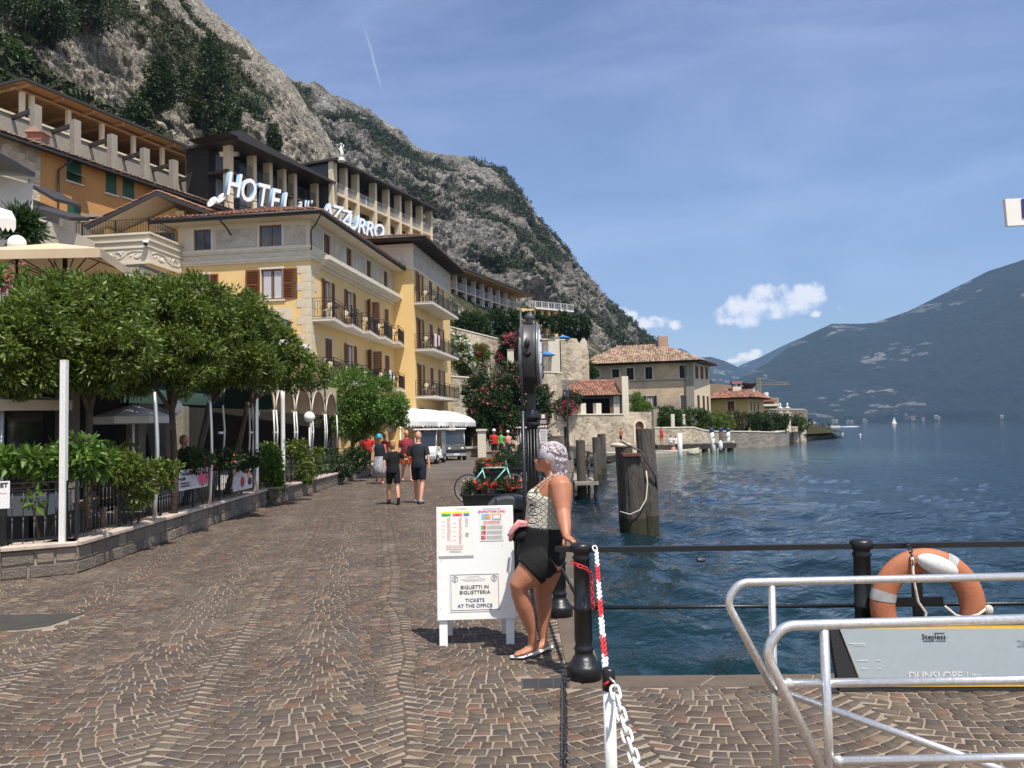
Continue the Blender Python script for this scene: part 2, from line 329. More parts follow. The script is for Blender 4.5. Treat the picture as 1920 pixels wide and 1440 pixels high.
# noise for terrain
_tab = rng.random((64, 64, 64)).astype(np.float32)
def vnoise(p):
 i = np.floor(p).astype(np.int64); f = (p-i).astype(np.float32); f = f*f*(3-2*f); i &= 63; j = (i+1) & 63
 def t(a, b, c): return _tab[a[:, 0], b[:, 1], c[:, 2]]
 x, y, z = f[:, 0], f[:, 1], f[:, 2]
 return (t(i,i,i)*(1-x)+t(j,i,i)*x)*(1-y)*(1-z)+(t(i,j,i)*(1-x)+t(j,j,i)*x)*y*(1-z)+(t(i,i,j)*(1-x)+t(j,i,j)*x)*(1-y)*z+(t(i,j,j)*(1-x)+t(j,j,j)*x)*y*z
def fbm(p, o=5, ridged=False, g=.5):
 a, s, tt = 1.0, 0, 0
 for k in range(o):
  n = vnoise(p*(2.03**k)+k*17.3)
  if ridged: n = 1-abs(2*n-1)
  s = s+a*n; tt += a; a *= g
 return s/tt
def sstep(x, a, b): t = np.clip((x-a)/(b-a), 0, 1); return t*t*(3-2*t)
def rockmat(name, rock0, rock1, veg0, veg1, sc, bump):
 m = bpy.data.materials.new(name); m.use_nodes = True; n, l = m.node_tree.nodes, m.node_tree.links; b = n['Principled BSDF']; b.inputs['Roughness'].default_value = .95; b.inputs['Specular IOR Level'].default_value = .2
 t = n.new('ShaderNodeTexCoord'); at = n.new('ShaderNodeAttribute'); at.attribute_name = 'veg'
 a = n.new('ShaderNodeTexNoise'); a.inputs['Scale'].default_value = sc; a.inputs['Detail'].default_value = 9; a.inputs['Roughness'].default_value = .68; l.new(t.outputs['Object'], a.inputs[0])
 r = n.new('ShaderNodeMapRange'); r.inputs[1].default_value = .38; r.inputs[2].default_value = .64; l.new(a.outputs[0], r.inputs[0])
 c = n.new('ShaderNodeMix'); c.data_type = 'RGBA'; c.inputs[6].default_value = (*rock1, 1); c.inputs[7].default_value = (*rock0, 1); l.new(r.outputs[0], c.inputs[0])
 f = n.new('ShaderNodeTexNoise'); f.inputs['Scale'].default_value = sc*5; f.inputs['Detail'].default_value = 5; f.inputs['Roughness'].default_value = .7; l.new(t.outputs['Object'], f.inputs[0])
 v = n.new('ShaderNodeMix'); v.data_type = 'RGBA'; v.inputs[6].default_value = (*veg0, 1); v.inputs[7].default_value = (*veg1, 1); r2 = n.new('ShaderNodeMapRange'); r2.inputs[1].default_value = .4; r2.inputs[2].default_value = .62; l.new(f.outputs[0], r2.inputs[0]); l.new(r2.outputs[0], v.inputs[0])
 ad = n.new('ShaderNodeMath'); ad.operation = 'ADD'; l.new(at.outputs['Fac'], ad.inputs[0]); m_ = n.new('ShaderNodeMath'); m_.operation = 'MULTIPLY_ADD'; m_.inputs[1].default_value = 1.5; m_.inputs[2].default_value = -.75; l.new(f.outputs[0], m_.inputs[0]); l.new(m_.outputs[0], ad.inputs[1])
 r3 = n.new('ShaderNodeMapRange'); r3.inputs[1].default_value = .42; r3.inputs[2].default_value = .58; l.new(ad.outputs[0], r3.inputs[0])
 o = n.new('ShaderNodeMix'); o.data_type = 'RGBA'; l.new(r3.outputs[0], o.inputs[0]); l.new(c.outputs[2], o.inputs[6]); l.new(v.outputs[2], o.inputs[7]); l.new(o.outputs[2], b.inputs['Base Color'])
 vo = n.new('ShaderNodeTexVoronoi'); vo.feature = 'DISTANCE_TO_EDGE'; vo.inputs['Scale'].default_value = sc*2.2; dm = n.new('ShaderNodeMapping'); dm.inputs['Rotation'].default_value = (.2, .75, .3); dm.inputs['Scale'].default_value = (1, 1, 2.4)
 wv = n.new('ShaderNodeVectorMath'); wv.operation = 'MULTIPLY_ADD'; wv.inputs[1].default_value = (1/sc*.9,)*3; l.new(f.outputs['Color'], wv.inputs[0]); l.new(t.outputs['Object'], wv.inputs[2]); l.new(wv.outputs[0], dm.inputs[0]); l.new(dm.outputs[0], vo.inputs[0])
 vr_ = n.new('ShaderNodeMapRange'); vr_.inputs[1].default_value = 0; vr_.inputs[2].default_value = .14; vr_.inputs[3].default_value = .5; l.new(vo.outputs['Distance'], vr_.inputs[0])
 hs_ = n.new('ShaderNodeHueSaturation'); l.new(vr_.outputs[0], hs_.inputs['Value']); l.new(c.outputs[2], hs_.inputs['Color']); l.new(hs_.outputs[0], o.inputs[6])
 bp0 = n.new('ShaderNodeBump'); bp0.inputs['Strength'].default_value = bump; bp0.inputs['Distance'].default_value = .35/sc*.25; l.new(vr_.outputs[0], bp0.inputs['Height'])
 bp = n.new('ShaderNodeBump'); l.new(bp0.outputs[0], bp.inputs['Normal']); bp.inputs['Strength'].default_value = bump; bp.inputs['Distance'].default_value = 3.5/sc*.25; l.new(a.outputs[0], bp.inputs['Height'])
 bp2 = n.new('ShaderNodeBump'); bp2.inputs['Strength'].default_value = bump; bp2.inputs['Distance'].default_value = 1.0/sc*.25; l.new(f.outputs[0], bp2.inputs['Height']); l.new(bp.outputs[0], bp2.inputs['Normal']); l.new(bp2.outputs[0], b.inputs['Normal'])
 return m
def slope(name, ridge, base, nc, nr, mt, feat, amp, strata=None, vegf=None, power=1.6, keep=.45, back=.5):
 """a mountainside between a foot line and a crest line, roughened in the world, with its far side closed"""
 def rs(pts):
  q = np.array([tuple(P(*p)) if len(p) == 3 else tuple(p[:3]) for p in pts], float); x = np.array([p[0] if len(p) == 3 else p[3] for p in pts], float); return x, q
 xr, qr = rs(ridge); xb, qb = rs(base); xs = np.linspace(max(xr[0], xb[0]), min(xr[-1], xb[-1]), nc)
 A = np.stack([np.interp(xs, xr, qr[:, k]) for k in range(3)], 1); B = np.stack([np.interp(xs, xb, qb[:, k]) for k in range(3)], 1)
 t = np.linspace(0, 1, nr)[:, None, None]; eye = np.array([0, 0, EYE])
 da, db = np.linalg.norm((A-eye)[:, :2], axis=1), np.linalg.norm((B-eye)[:, :2], axis=1)
 ua, ub = (A-eye)/da[:, None], (B-eye)/db[:, None]
 D = db[None, :, None]+(da-db)[None, :, None]*t**power; V = eye+(ub[None]*(1-t)+ua[None]*t)*D
 back_rows = 5; tb = np.linspace(0, 1, back_rows+1)[1:, None, None]; top = V[-1][None]
 bk = top+np.concatenate([(ua[None, :, :2]*tb*(da[None, :, None]*back)), -tb**1.3*(A[None, :, 2:]-0)*np.ones_like(tb)], 2)
 V = np.concatenate([V, bk], 0); T = np.concatenate([np.broadcast_to(t[:, :, 0], (nr, nc)), np.ones((back_rows, nc))], 0).ravel()
 p = V.reshape(-1, 3); q = p/feat
 if strata is not None:
  M_ = np.array(strata, float); q = q @ M_.T
 n1 = fbm(q, 7, True, .58)-.55; n2 = fbm(p/(feat*4)+9, 4)-.5
 fade = 1-(1-keep)*sstep(T, .8, 1)
 dirn = np.array([.35, -.85, .35]); n3 = (fbm(q*4.3+5, 5, True, .6)-.55)*.42; disp = (n1*1.3+n3+n2*1.6)*amp*fade*sstep(T, 0, .06)
 p = p+disp[:, None]*dirn
 rows = nr+back_rows; idx = np.arange(rows*nc).reshape(rows, nc)
 f = np.stack([idx[:-1, :-1], idx[:-1, 1:], idx[1:, 1:], idx[1:, :-1]], -1).reshape(-1, 4)
 me = npmesh(name, p, f, mt, True); veg = vegf(p, T, n1, n2); a = me.attributes.new('veg', 'FLOAT', 'POINT'); a.data.foreach_set('value', veg.astype(np.float32))
 o = link(name, me); kind(o, 'structure'); return o, p.reshape(rows, nc, 3), veg.reshape(rows, nc), n1.reshape(rows, nc)
rockA = rockmat('limestone_cliff', (.86,.77,.63), (.38,.34,.28), (.05,.065,.025), (.15,.13,.065), .22, 1)
rockB = rockmat('limestone_ridge', (.66,.61,.53), (.26,.245,.215), (.042,.057,.024), (.12,.11,.06), .075, 1)
def vegA(p, T, n1, n2):
 v = fbm(p/22+3, 5); hi = sstep(T, .62, .9)*.0; return np.clip((v-.50)*4+.27-n1*.9+hi, 0, 1)
cliff, pA, vA, nA = slope('cliff', [(-500,-900,190),(-200,-640,205),(0,-420,225),(200,-220,245),(330,-60,262),(365,-5,270),(430,50,285),(500,112,300),(555,165,318),(590,215,325),(640,300,332),(720,420,345),(800,520,360)],
  [(-500,420,62),(-200,300,66),(0,235,74),(200,300,80),(400,370,92),(560,420,120),(700,500,170),(800,560,200)], 620, 420, rockA, 11.0, 8.5, [[1,.0,.35],[0,1,0],[-.35,0,.8]], vegA, 1.9)
def vegB(p, T, n1, n2):
 v = fbm(p/62+13, 5); return np.clip((v-.485)*4.4+.40-n1*1.1+(sstep(T, .35, .8)-.5)*.2, 0, 1)
ridgeB, pB, vB, nB = slope('mountain', [(420,130,500),(500,150,520),(560,163,540),(600,163,560),(660,195,580),(720,235,600),(790,285,620),(850,294,640),(885,302,650),(940,325,660),(985,385,670),(1030,440,690),(1080,500,705),(1130,553,720),(1180,603,740),(1230,643,760),(1262,657,780),(1300,690,800),(1350,760,830)],
  [(420,560,230),(600,600,230),(800,640,230),(1000,700,240),(1150,770,290),(1250,800,380),(1350,802,600)], 700, 440, rockB, 30.0, 24.0, [[1,.2,.0],[0,.7,0],[.0,0,.62]] if 0 else [[.75,.15,-.62],[0,.8,0],[.35,.0,.42]], vegB, 1.5)
def ico(sub=1):
 import bmesh
 bm = bmesh.new(); bmesh.ops.create_icosphere(bm, subdivisions=sub, radius=1); bm.verts.ensure_lookup_table()
 v = np.array([x.co[:] for x in bm.verts]); f = np.array([[q.index for q in x.verts] for x in bm.faces]); bm.free(); return v, f
_iv, _if = ico(1)
def scatter_blobs(name, P_, veg, cnt, s0, s1, mt, thr, rows=None, nl=34, seed=0, lf=.36):
 """bushes as tufts of small leaf faces rooted on the slope"""
 r = np.random.default_rng(seed); rr, cc = P_.shape[:2]; R0, R1 = rows or (3, rr-6)
 wgt = np.clip(veg[R0:R1]-thr, 0, 1).ravel()+1e-5; wgt /= wgt.sum()
 c = P_[R0:R1].reshape(-1, 3)[r.choice(len(wgt), cnt, p=wgt)]; c = c+r.normal(0, 1, c.shape)*s0*.6
 s = r.uniform(s0, s1, cnt)*r.uniform(.55, 1.25, cnt)
 d = r.normal(0, 1, (cnt, nl, 3)); d /= np.linalg.norm(d, axis=2, keepdims=True); d *= r.uniform(.35, 1, (cnt, nl, 1)); d[..., 2] = d[..., 2]*.85+.3
 pos = c[:, None]+d*s[:, None, None]
 tri = r.normal(0, 1, (cnt, nl, 3, 3)); tri /= np.linalg.norm(tri, axis=3, keepdims=True); v = pos[:, :, None]+tri*(s[:, None, None, None]*lf)
 return kind(link(name, npmesh(name, v.reshape(-1, 3), np.arange(cnt*nl*3).reshape(-1, 3), mt)), 'stuff')
K['scrub'] = mat('scrub', (.036,.055,.018), .95, .6, .12, 0, 2, col2=(.085,.085,.035), island=.5)
K['scrub2'] = mat('far_scrub', (.030,.045,.020), .95, .5, .05, 0, 1, col2=(.06,.068,.032), island=.4)
scatter_blobs('cliff_scrub', pA, vA, 6500, .5, 1.5, K['scrub'], .45, seed=1)
scatter_blobs('mountain_scrub', pB, vB, 11000, 1.3, 3.2, K['scrub2'], .40, seed=2, nl=26)
farm = rockmat('far_forest_slope', (.20,.195,.19), (.10,.10,.10), (.008,.015,.014), (.016,.025,.021), .011, .4)
def vegF(p, T, n1, n2):
 q = p.copy(); q = q/np.array([60, 120, 14]); k = fbm(q @ np.array([[.9,0,-.55],[0,1,0],[.55,0,.9]]).T+31, 5, False, .62); k2 = fbm(p/900+2, 3)
 m_ = sstep(fbm(p/np.array([260, 500, 200])+7, 3), .50, .60); return 1-sstep(k+k2*.1, .575, .635)*m_*.9
slope('far_mountain', [(1270,800,3300),(1345,730,3600),(1400,702,3700),(1440,680,3750),(1480,650,3800),(1510,630,3800),(1560,607,3800),(1610,607,3800),(1640,605,3750),(1700,585,3700),(1760,555,3600),(1800,535,3550),(1850,510,3500),(1920,487,3400),(2100,425,3200),(2500,350,3000),(3300,300,2500)],
  [(*G(1270,804.2,-3)[:2],-3,1270),(*(P(1345,780,3000)[:2]),-3,1345),(*(P(1600,780,2950)[:2]),-3,1600),(*(P(1920,780,2600)[:2]),-3,1920),(*(P(2500,780,2200)[:2]),-3,2500),(*(P(3300,780,1800)[:2]),-3,3300)] if 0 else
  [(P(1270,780,3100).x,3100,-3,1270),(P(1345,780,3050).x,3050,-3,1345),(P(1600,780,2950).x,2950,-3,1600),(P(1920,780,2600).x,2600,-3,1920),(P(2500,780,2200).x,2200,-3,2500),(P(3300,780,1800).x,1800,-3,3300)],
  520, 170, farm, 260.0, 75.0, [[.8,.1,-.45],[0,.8,0],[.45,0,.7]], vegF, 1.2, .2, .15)
def far(name, pts, D):
 slope(name, [(x, y, D) for x, y in pts], [(P(x, 780, D*.8).x, D*.8, -3, x) for x, y in (pts[0], pts[-1])], 160, 50, farm, 400.0, 60.0, None, vegF, 1.2, .15, .1)
far('far_mountain', [(1150,760),(1290,690),(1307,671),(1333,669),(1359,677),(1380,686),(1410,700),(1480,745),(1520,790)], 5300)
far('far_mountain', [(1330,740),(1370,700),(1387,685),(1425,670),(1462,651),(1500,634),(1550,620),(1620,640),(1720,700),(1800,760)], 6300)
far('far_mountain', [(1150,740),(1220,690),(1262,656),(1275,653),(1288,658),(1301,670),(1330,690),(1400,740)], 7400)
# water
wmtl = bpy.data.materials.new('lake_water'); wmtl.use_nodes = True; n, l = wmtl.node_tree.nodes, wmtl.node_tree.links; b = n['Principled BSDF']
t = n.new('ShaderNodeTexCoord'); mp_ = n.new('ShaderNodeMapping'); mp_.inputs['Scale'].default_value = (1.0, 1.0, 1); mp_.inputs['Rotation'].default_value = (0, 0, .5); l.new(t.outputs['Object'], mp_.inputs[0])
sx = n.new('ShaderNodeSeparateXYZ'); l.new(t.outputs['Object'], sx.inputs[0])
dr = n.new('ShaderNodeMapRange'); dr.inputs[1].default_value = 5; dr.inputs[2].default_value = 26; l.new(sx.outputs['Y'], dr.inputs[0])
mx = n.new('ShaderNodeMix'); mx.data_type = 'RGBA'; mx.inputs[6].default_value = (.004,.022,.024,1); mx.inputs[7].default_value = (.003,.013,.020,1); l.new(dr.outputs[0], mx.inputs[0])
vd = n.new('ShaderNodeVectorMath'); vd.operation = 'DISTANCE'; vd.inputs[1].default_value = (9, 78, -1); l.new(t.outputs['Object'], vd.inputs[0])
sr = n.new('ShaderNodeMapRange'); sr.inputs[1].default_value = 12; sr.inputs[2].default_value = 32; sr.inputs[3].default_value = 1; sr.inputs[4].default_value = 0; l.new(vd.outputs['Value'], sr.inputs[0])
mx2 = n.new('ShaderNodeMix'); mx2.data_type = 'RGBA'; mx2.inputs[7].default_value = (.050,.105,.085,1); l.new(sr.outputs[0], mx2.inputs[0]); l.new(mx.outputs[2], mx2.inputs[6]); l.new(mx2.outputs[2], b.inputs['Base Color'])
b.inputs['Roughness'].default_value = .045; b.inputs['IOR'].default_value = 1.33; b.inputs['Specular IOR Level'].default_value = .5
w1 = n.new('ShaderNodeTexNoise'); w1.inputs['Scale'].default_value = 2.6; w1.inputs['Detail'].default_value = 4; w1.inputs['Distortion'].default_value = .3; l.new(mp_.outputs[0], w1.inputs[0])
w2 = n.new('ShaderNodeTexNoise'); w2.inputs['Scale'].default_value = 9; w2.inputs['Detail'].default_value = 3; l.new(mp_.outputs[0], w2.inputs[0])
w3 = n.new('ShaderNodeTexNoise'); w3.inputs['Scale'].default_value = .45; w3.inputs['Detail'].default_value = 4; l.new(mp_.outputs[0], w3.inputs[0])
bA = n.new('ShaderNodeBump'); bA.inputs['Strength'].default_value = 1; bA.inputs['Distance'].default_value = .11; l.new(w3.outputs[0], bA.inputs['Height'])
bB = n.new('ShaderNodeBump'); bB.inputs['Strength'].default_value = 1; bB.inputs['Distance'].default_value = .085; l.new(w1.outputs[0], bB.inputs['Height']); l.new(bA.outputs[0], bB.inputs['Normal'])
bC = n.new('ShaderNodeBump'); bC.inputs['Strength'].default_value = 1; bC.inputs['Distance'].default_value = .018; l.new(w2.outputs[0], bC.inputs['Height']); l.new(bB.outputs[0], bC.inputs['Normal']); l.new(bC.outputs[0], b.inputs['Normal'])
ys = np.concatenate([[-60, -10, 0], 3*np.exp(np.linspace(0, math.log(9000/3), 520))]); us = np.linspace(-.45, 1.15, 560); us = np.concatenate([[-3, -1], us, [2, 4]])
Y_, U_ = np.meshgrid(ys, us, indexing='ij'); X_ = U_*np.maximum(Y_, 3.0); Z_ = np.full_like(X_, -1.0); cell = np.maximum(Y_, 3)*.0155
wr = np.random.default_rng(5)
wxx = X_+fbm(np.stack([X_.ravel()*.35, Y_.ravel()*.35, np.zeros(X_.size)], 1), 3).reshape(X_.shape)*2.2; wyy = Y_+fbm(np.stack([X_.ravel()*.35+50, Y_.ravel()*.35, np.zeros(X_.size)], 1), 3).reshape(X_.shape)*2.2
for k in range(34):
 lam = 10**wr.uniform(-.4, .5); th = R(205)+wr.normal(0, .55); ph = wr.uniform(0, 6.28); am = .0088*lam**.75
 arg = 2*math.pi/lam*(wxx*math.cos(th)+wyy*math.sin(th))+ph; s_ = np.sin(arg)
 Z_ += am*(s_+.25*np.cos(2*arg))*np.clip((lam/cell-2)/3, 0, 1)*np.clip(1.2-Y_/900, 0, 1)
idx = np.arange(X_.size).reshape(X_.shape)
kind(link('lake_water', npmesh('lake_water', np.stack([X_, Y_, Z_], -1).reshape(-1, 3), np.stack([idx[:-1, :-1], idx[:-1, 1:], idx[1:, 1:], idx[1:, :-1]], -1).reshape(-1, 4), wmtl, True)), 'structure')
# ground
edge = [(16, 5.1), (3.41, 5.68), (.58, 5.78), (.60, 7.6), (.78, 11), (1.1, 17), (1.65, 25), (2.6, 36), (3.3, 46), (4.2, 58), (4.6, 70), (4.85, 78)]
K['grout'] = mat('sand_joints', (.30,.245,.185), .95, .35, 3, .2, 60)
K['paving'] = rubble('far_cobbles', (.120,.092,.070), (.08,.066,.054), (.16,.13,.10), 9.0, .25, mortarw=.07, squash=1)
K['quaywall'] = rubble('quay_wall', (.20,.175,.15), (.11,.10,.09), (.16,.15,.13), 2.0, .6)
K['earth'] = mat('hillside_earth', (.16,.13,.08), .95, .6, .2, .4, 3, col2=(.06,.075,.03))
pv = MB(); pv.poly([(-12, -8, -.005), (16, -8, -.005)]+[(x, y, -.005) for x, y in edge[:8]]+[(-12, 36, -.005)])
for a, b2 in zip(edge[:-1], edge[1:]): pv.poly([(*a, -.005), (*b2, -.005), (*b2, -3), (*a, -3)], 1)
pavement = kind(pv.build('pavement', [K['grout'], K['quaywall']]), 'structure')
rd = MB(); rd.poly([(x, y, 0) for x, y in [(-12, 30.2), (2.04, 30.2), (2.6, 36), (3.3, 46), (4.2, 58), (4.6, 70), (4.85, 78), (16.8, 93), (16.8, 100), (-12, 100)]])
road = kind(rd.build('road', K['paving']), 'structure')
tw = MB()   # ground under and behind the village, rising to the foot of the cliff
tg = [(-260, -40, 0), (-12, -8, 0), (-12, 100, 0), (30, 100, 0), (60, 190, -1.4)]
tw.poly([(-260, -60, -.03), (-11.9, -60, -.03), (-11.9, 66, -.03), (-260, 66, -.03)])
tw.poly([(-11.9, -60, -.03), (60, -60, -.03), (60, -8, -.03), (-11.9, -8, -.03)])
hill = [[(-200,30,0),(-46,30,0),(-28,44,0),(-20,60,0),(-10,68,0),(0,82,0),(10,96,0),(30,108,.0),(60,150,0),(120,320,-2)],
  [(-200,38,16),(-48,40,14),(-30,54,14),(-21,70,14),(-9,78,8),(0,92,7),(12,106,5),(32,122,2),(62,165,1),(130,340,-2)],
  [(-200,48,22),(-52,50,22),(-33,64,22),(-21,82,20),(-8,92,12),(0,110,11),(12,126,8),(34,150,5),(64,190,3),(130,380,-2)],
  [(-200,70,36),(-60,70,36),(-36,90,32),(-16,112,27),(-5,130,22),(8,150,18),(24,180,12),(50,240,8),(90,300,4),(140,460,-2)],
  [(-200,110,60),(-60,110,55),(-30,150,44),(-5,200,36),(20,240,30),(40,300,24),(70,380,18),(110,460,10),(150,520,4),(180,600,-2)]]
V_ = np.array(hill, float)
def dens(a, k, ax):
 x = np.linspace(0, a.shape[ax]-1, k); i = np.minimum(np.floor(x).astype(int), a.shape[ax]-2); f = x-i; f = f.reshape([-1 if q == ax else 1 for q in range(a.ndim)])
 return np.take(a, i, ax)*(1-f)+np.take(a, i+1, ax)*f
V_ = dens(dens(V_, 60, 0), 140, 1); pp = V_.reshape(-1, 3); pp[:, 2] += (fbm(pp/5, 4)-.5)*2.2*np.clip(pp[:, 2]/5, 0, 1)
idx = np.arange(60*140).reshape(60, 140); hv = npmesh('hillside', pp, np.stack([idx[:-1, :-1], idx[:-1, 1:], idx[1:, 1:], idx[1:, :-1]], -1).reshape(-1, 4), rockA, True)
a_ = hv.attributes.new('veg', 'FLOAT', 'POINT'); hveg = np.clip(fbm(pp/9+5, 4)*2-.25, 0, 1); a_.data.foreach_set('value', hveg.astype(np.float32)); kind(link('hillside', hv), 'structure')
kind(tw.build('ground', K['earth']), 'structure')
scatter_blobs('hillside_scrub', pp.reshape(60, 140, 3), hveg.reshape(60, 140), 1500, .3, 1.1, K['scrub'], .3, rows=(14, 59), seed=3)
# porphyry setts in segmental arcs
K['sett'] = mat('porphyry_sett', (.185,.140,.115), .78, .5, 9, .35, 70, col2=(.14,.115,.105), island=.16, fine=.7)
_m = K['sett'].node_tree; _hs = [x for x in _m.nodes if x.type == 'HUE_SAT'][0]; _b = _m.nodes['Principled BSDF']
_cr = _m.nodes.new('ShaderNodeValToRGB'); _fr = [x for x in _m.nodes if x.type == 'MATH' and x.operation == 'FRACT'][0]
cols = [(0, (.082,.057,.040)), (.2, (.100,.071,.050)), (.42, (.084,.064,.049)), (.6, (.108,.075,.051)), (.76, (.067,.052,.041)), (.86, (.115,.062,.040)), (.92, (.052,.042,.036)), (.965, (.145,.106,.070))]
_cr.color_ramp.interpolation = 'CONSTANT'
while len(_cr.color_ramp.elements) < len(cols): _cr.color_ramp.elements.new(.5)
for e, (p_, c_) in zip(_cr.color_ramp.elements, cols): e.position = p_; e.color = (*c_, 1)
_m.links.new(_fr.outputs[0], _cr.inputs[0]); _wn = _m.nodes.new('ShaderNodeTexNoise'); _wn.inputs['Scale'].default_value = .8; _wn.inputs['Detail'].default_value = 4
_tc = [x for x in _m.nodes if x.type == 'TEX_COORD'][0]; _m.links.new(_tc.outputs['Object'], _wn.inputs[0])
_wr = _m.nodes.new('ShaderNodeMapRange'); _wr.inputs[1].default_value = .5; _wr.inputs[2].default_value = .75; _wr.inputs[4].default_value = .5; _m.links.new(_wn.outputs[0], _wr.inputs[0])
_wx = _m.nodes.new('ShaderNodeMix'); _wx.data_type = 'RGBA'; _wx.inputs[7].default_value = (.17,.138,.102,1); _m.links.new(_wr.outputs[0], _wx.inputs[0]); _m.links.new(_cr.outputs[0], _wx.inputs[6]); _m.links.new(_wx.outputs[2], _hs.inputs['Color'])
def in_poly(x, y, poly):
 ins = np.zeros(len(x), bool); j = len(poly)-1
 for i in range(len(poly)):
  xi, yi = poly[i]; xj, yj = poly[j]; c = ((yi > y) != (yj > y)) & (x < (xj-xi)*(y-yi)/(yj-yi+1e-12)+xi); ins ^= c; j = i
 return ins
def inset(e, d): return e
K_W = .245
kerb_in = [(16, 5.1-K_W), (3.41, 5.68-K_W), (.58-K_W, 5.78-K_W), (.60-K_W, 7.6), (.78-K_W, 11), (1.1-K_W, 17), (1.65-K_W, 25), (2.15-K_W, 31)]
sett_poly = [(-8, -2), (16, -2)]+kerb_in+[(-8, 31)]
r_ = np.random.default_rng(21); W, Rr, p_ = 1.36, 1.36/math.sqrt(2), .100; Sx = Rr*math.pi/4; phi = R(9)
quads = []
for lane in range(-9, 14):
 k0 = np.arange(-60, 420)
 for k in k0:
  nst = r_.integers(13, 17); cuts = np.linspace(-Sx, Sx, nst+1)+np.concatenate([[0], r_.uniform(-.011, .011, nst-1), [0]])
  th = cuts/Rr; bx = Rr*np.sin(th); by = k*p_+Rr*(1-np.cos(th)); tx = -np.sin(th)*p_*np.cos(th); ty = np.cos(th)*p_*np.cos(th)
  o = np.stack([np.stack([bx[:-1], by[:-1]], 1), np.stack([bx[1:], by[1:]], 1), np.stack([bx[1:]+tx[1:], by[1:]+ty[1:]], 1), np.stack([bx[:-1]+tx[:-1], by[:-1]+ty[:-1]], 1)], 1)
  o[..., 0] = np.clip(o[..., 0], -W/2, W/2)+lane*W; o[..., 1] += (lane*.37 % 1)*p_
  o[-1, 1:3, 0] = (lane+.5)*W+r_.uniform(.006, .03); o[0, (0, 3), 0] = (lane-.5)*W-r_.uniform(.006, .03)
  quads.append(o)
Q = np.concatenate(quads); c, s = math.cos(phi), math.sin(phi); Q = np.stack([Q[..., 0]*c-Q[..., 1]*s+1.2, Q[..., 0]*s+Q[..., 1]*c-2.6], -1)
wob = fbm(np.stack([Q[..., 0].ravel()*.9, Q[..., 1].ravel()*.9, np.zeros(Q[..., 0].size)], 1), 2).reshape(Q.shape[:2])-.5; Q[..., 0] += wob*.16
wob = fbm(np.stack([Q[..., 0].ravel()*.9, Q[..., 1].ravel()*.9+40, np.zeros(Q[..., 0].size)], 1), 2).reshape(Q.shape[:2])-.5; Q[..., 1] += wob*.16
ce = Q.mean(1); dd = np.hypot(ce[:, 0], ce[:, 1]); ctr = ce
ok = in_poly(ce[:, 0], ce[:, 1], sett_poly) & (ce[:, 1] > 1.2) & (ce[:, 1] < 31) & (abs(ce[:, 0]) < ce[:, 1]*.78+1.0)
ok &= ~((ce[:, 0] > .0) & (ce[:, 0] < .38) & (ce[:, 1] > 5.52) & (ce[:, 1] < 5.80))          # drain grate
ok &= ~((ce[:, 0] < -4.2) & (ce[:, 1] > 7.55) & (ce[:, 1] < 8.25) & (ce[:, 0] > -6.0))          # dark flat patch
Q = Q[ok]; ce = Q.mean(1)[:, None]; n_ = len(Q)
g = .0048+.002*r_.random((n_, 1, 1)); ex = Q-ce; ln = np.linalg.norm(ex, axis=2, keepdims=True)+1e-6; dv = ((Q[:, 2]+Q[:, 3])-(Q[:, 0]+Q[:, 1])); dv /= np.linalg.norm(dv, axis=1, keepdims=True)+1e-9; al = (ex*dv[:, None]).sum(2, keepdims=True)
out_ = ce+ex-np.sign(al)*dv[:, None]*(g*1.25+.001)-(ex-al*dv[:, None])/(np.linalg.norm(ex-al*dv[:, None], axis=2, keepdims=True)+1e-6)*g*.75+r_.normal(0, .0022, Q.shape); inn = ce+(out_-ce)*np.clip(1-.0065/ln, .3, 1)
zt = r_.uniform(-.0015, .004, (n_, 1))+r_.normal(0, .0011, (n_, 4))
V8 = np.concatenate([np.concatenate([out_, np.full((n_, 4, 1), -.012)], 2), np.concatenate([out_*.6+inn*.4, zt[..., None]-.004], 2), np.concatenate([inn, zt[..., None]], 2)], 1)
Fq = []
for a, b2 in ((0, 4), (4, 8)):
 for i in range(4): j = (i+1) % 4; Fq.append((a+i, a+j, b2+j, b2+i))
Fq.append((8, 9, 10, 11)); Fq = np.array(Fq)
cv = ce[:, 0]; spx = np.array([tuple(x) for x in cv]); vis = np.zeros(n_, bool)
_c = cam.matrix_world.inverted(); Mi = np.array(_c); hom = np.concatenate([spx, np.zeros((n_, 1)), np.ones((n_, 1))], 1) @ Mi.T
ppx = 960+FPX*hom[:, 0]/-hom[:, 2]; ppy = 720-FPX*hom[:, 1]/-hom[:, 2]; vis = (hom[:, 2] < 0) & (ppx > 0) & (ppx < 1920) & (ppy > 0) & (ppy < 1436)
order = np.argsort(np.where(vis, np.hypot(spx[:, 0], spx[:, 1]), 1e9)); single = order[:300]; rest = np.setdiff1d(np.arange(n_), single)
vv = V8[rest].reshape(-1, 3); ff = (Fq[None]+(np.arange(len(rest))*12)[:, None, None]).reshape(-1, 4)
cs = link('cobblestones', npmesh('cobblestones', vv, ff, K['sett'])); cs.parent = pavement; kind(cs, 'stuff')
for q in single:
 o0 = spx[q]; me = npmesh('cobblestone', V8[q]-np.array([o0[0], o0[1], 0]), Fq, K['sett']); link('cobblestone', me, pavement, (o0[0], o0[1], 0))
K['kerb'] = mat('kerb_stone', (.125,.094,.066), .8, .7, 2.5, .4, 40, col2=(.082,.068,.050), island=.22)
qe = thing('quay_edge', '', ''); del qe['label']; del qe['category']; kind(qe, 'structure')
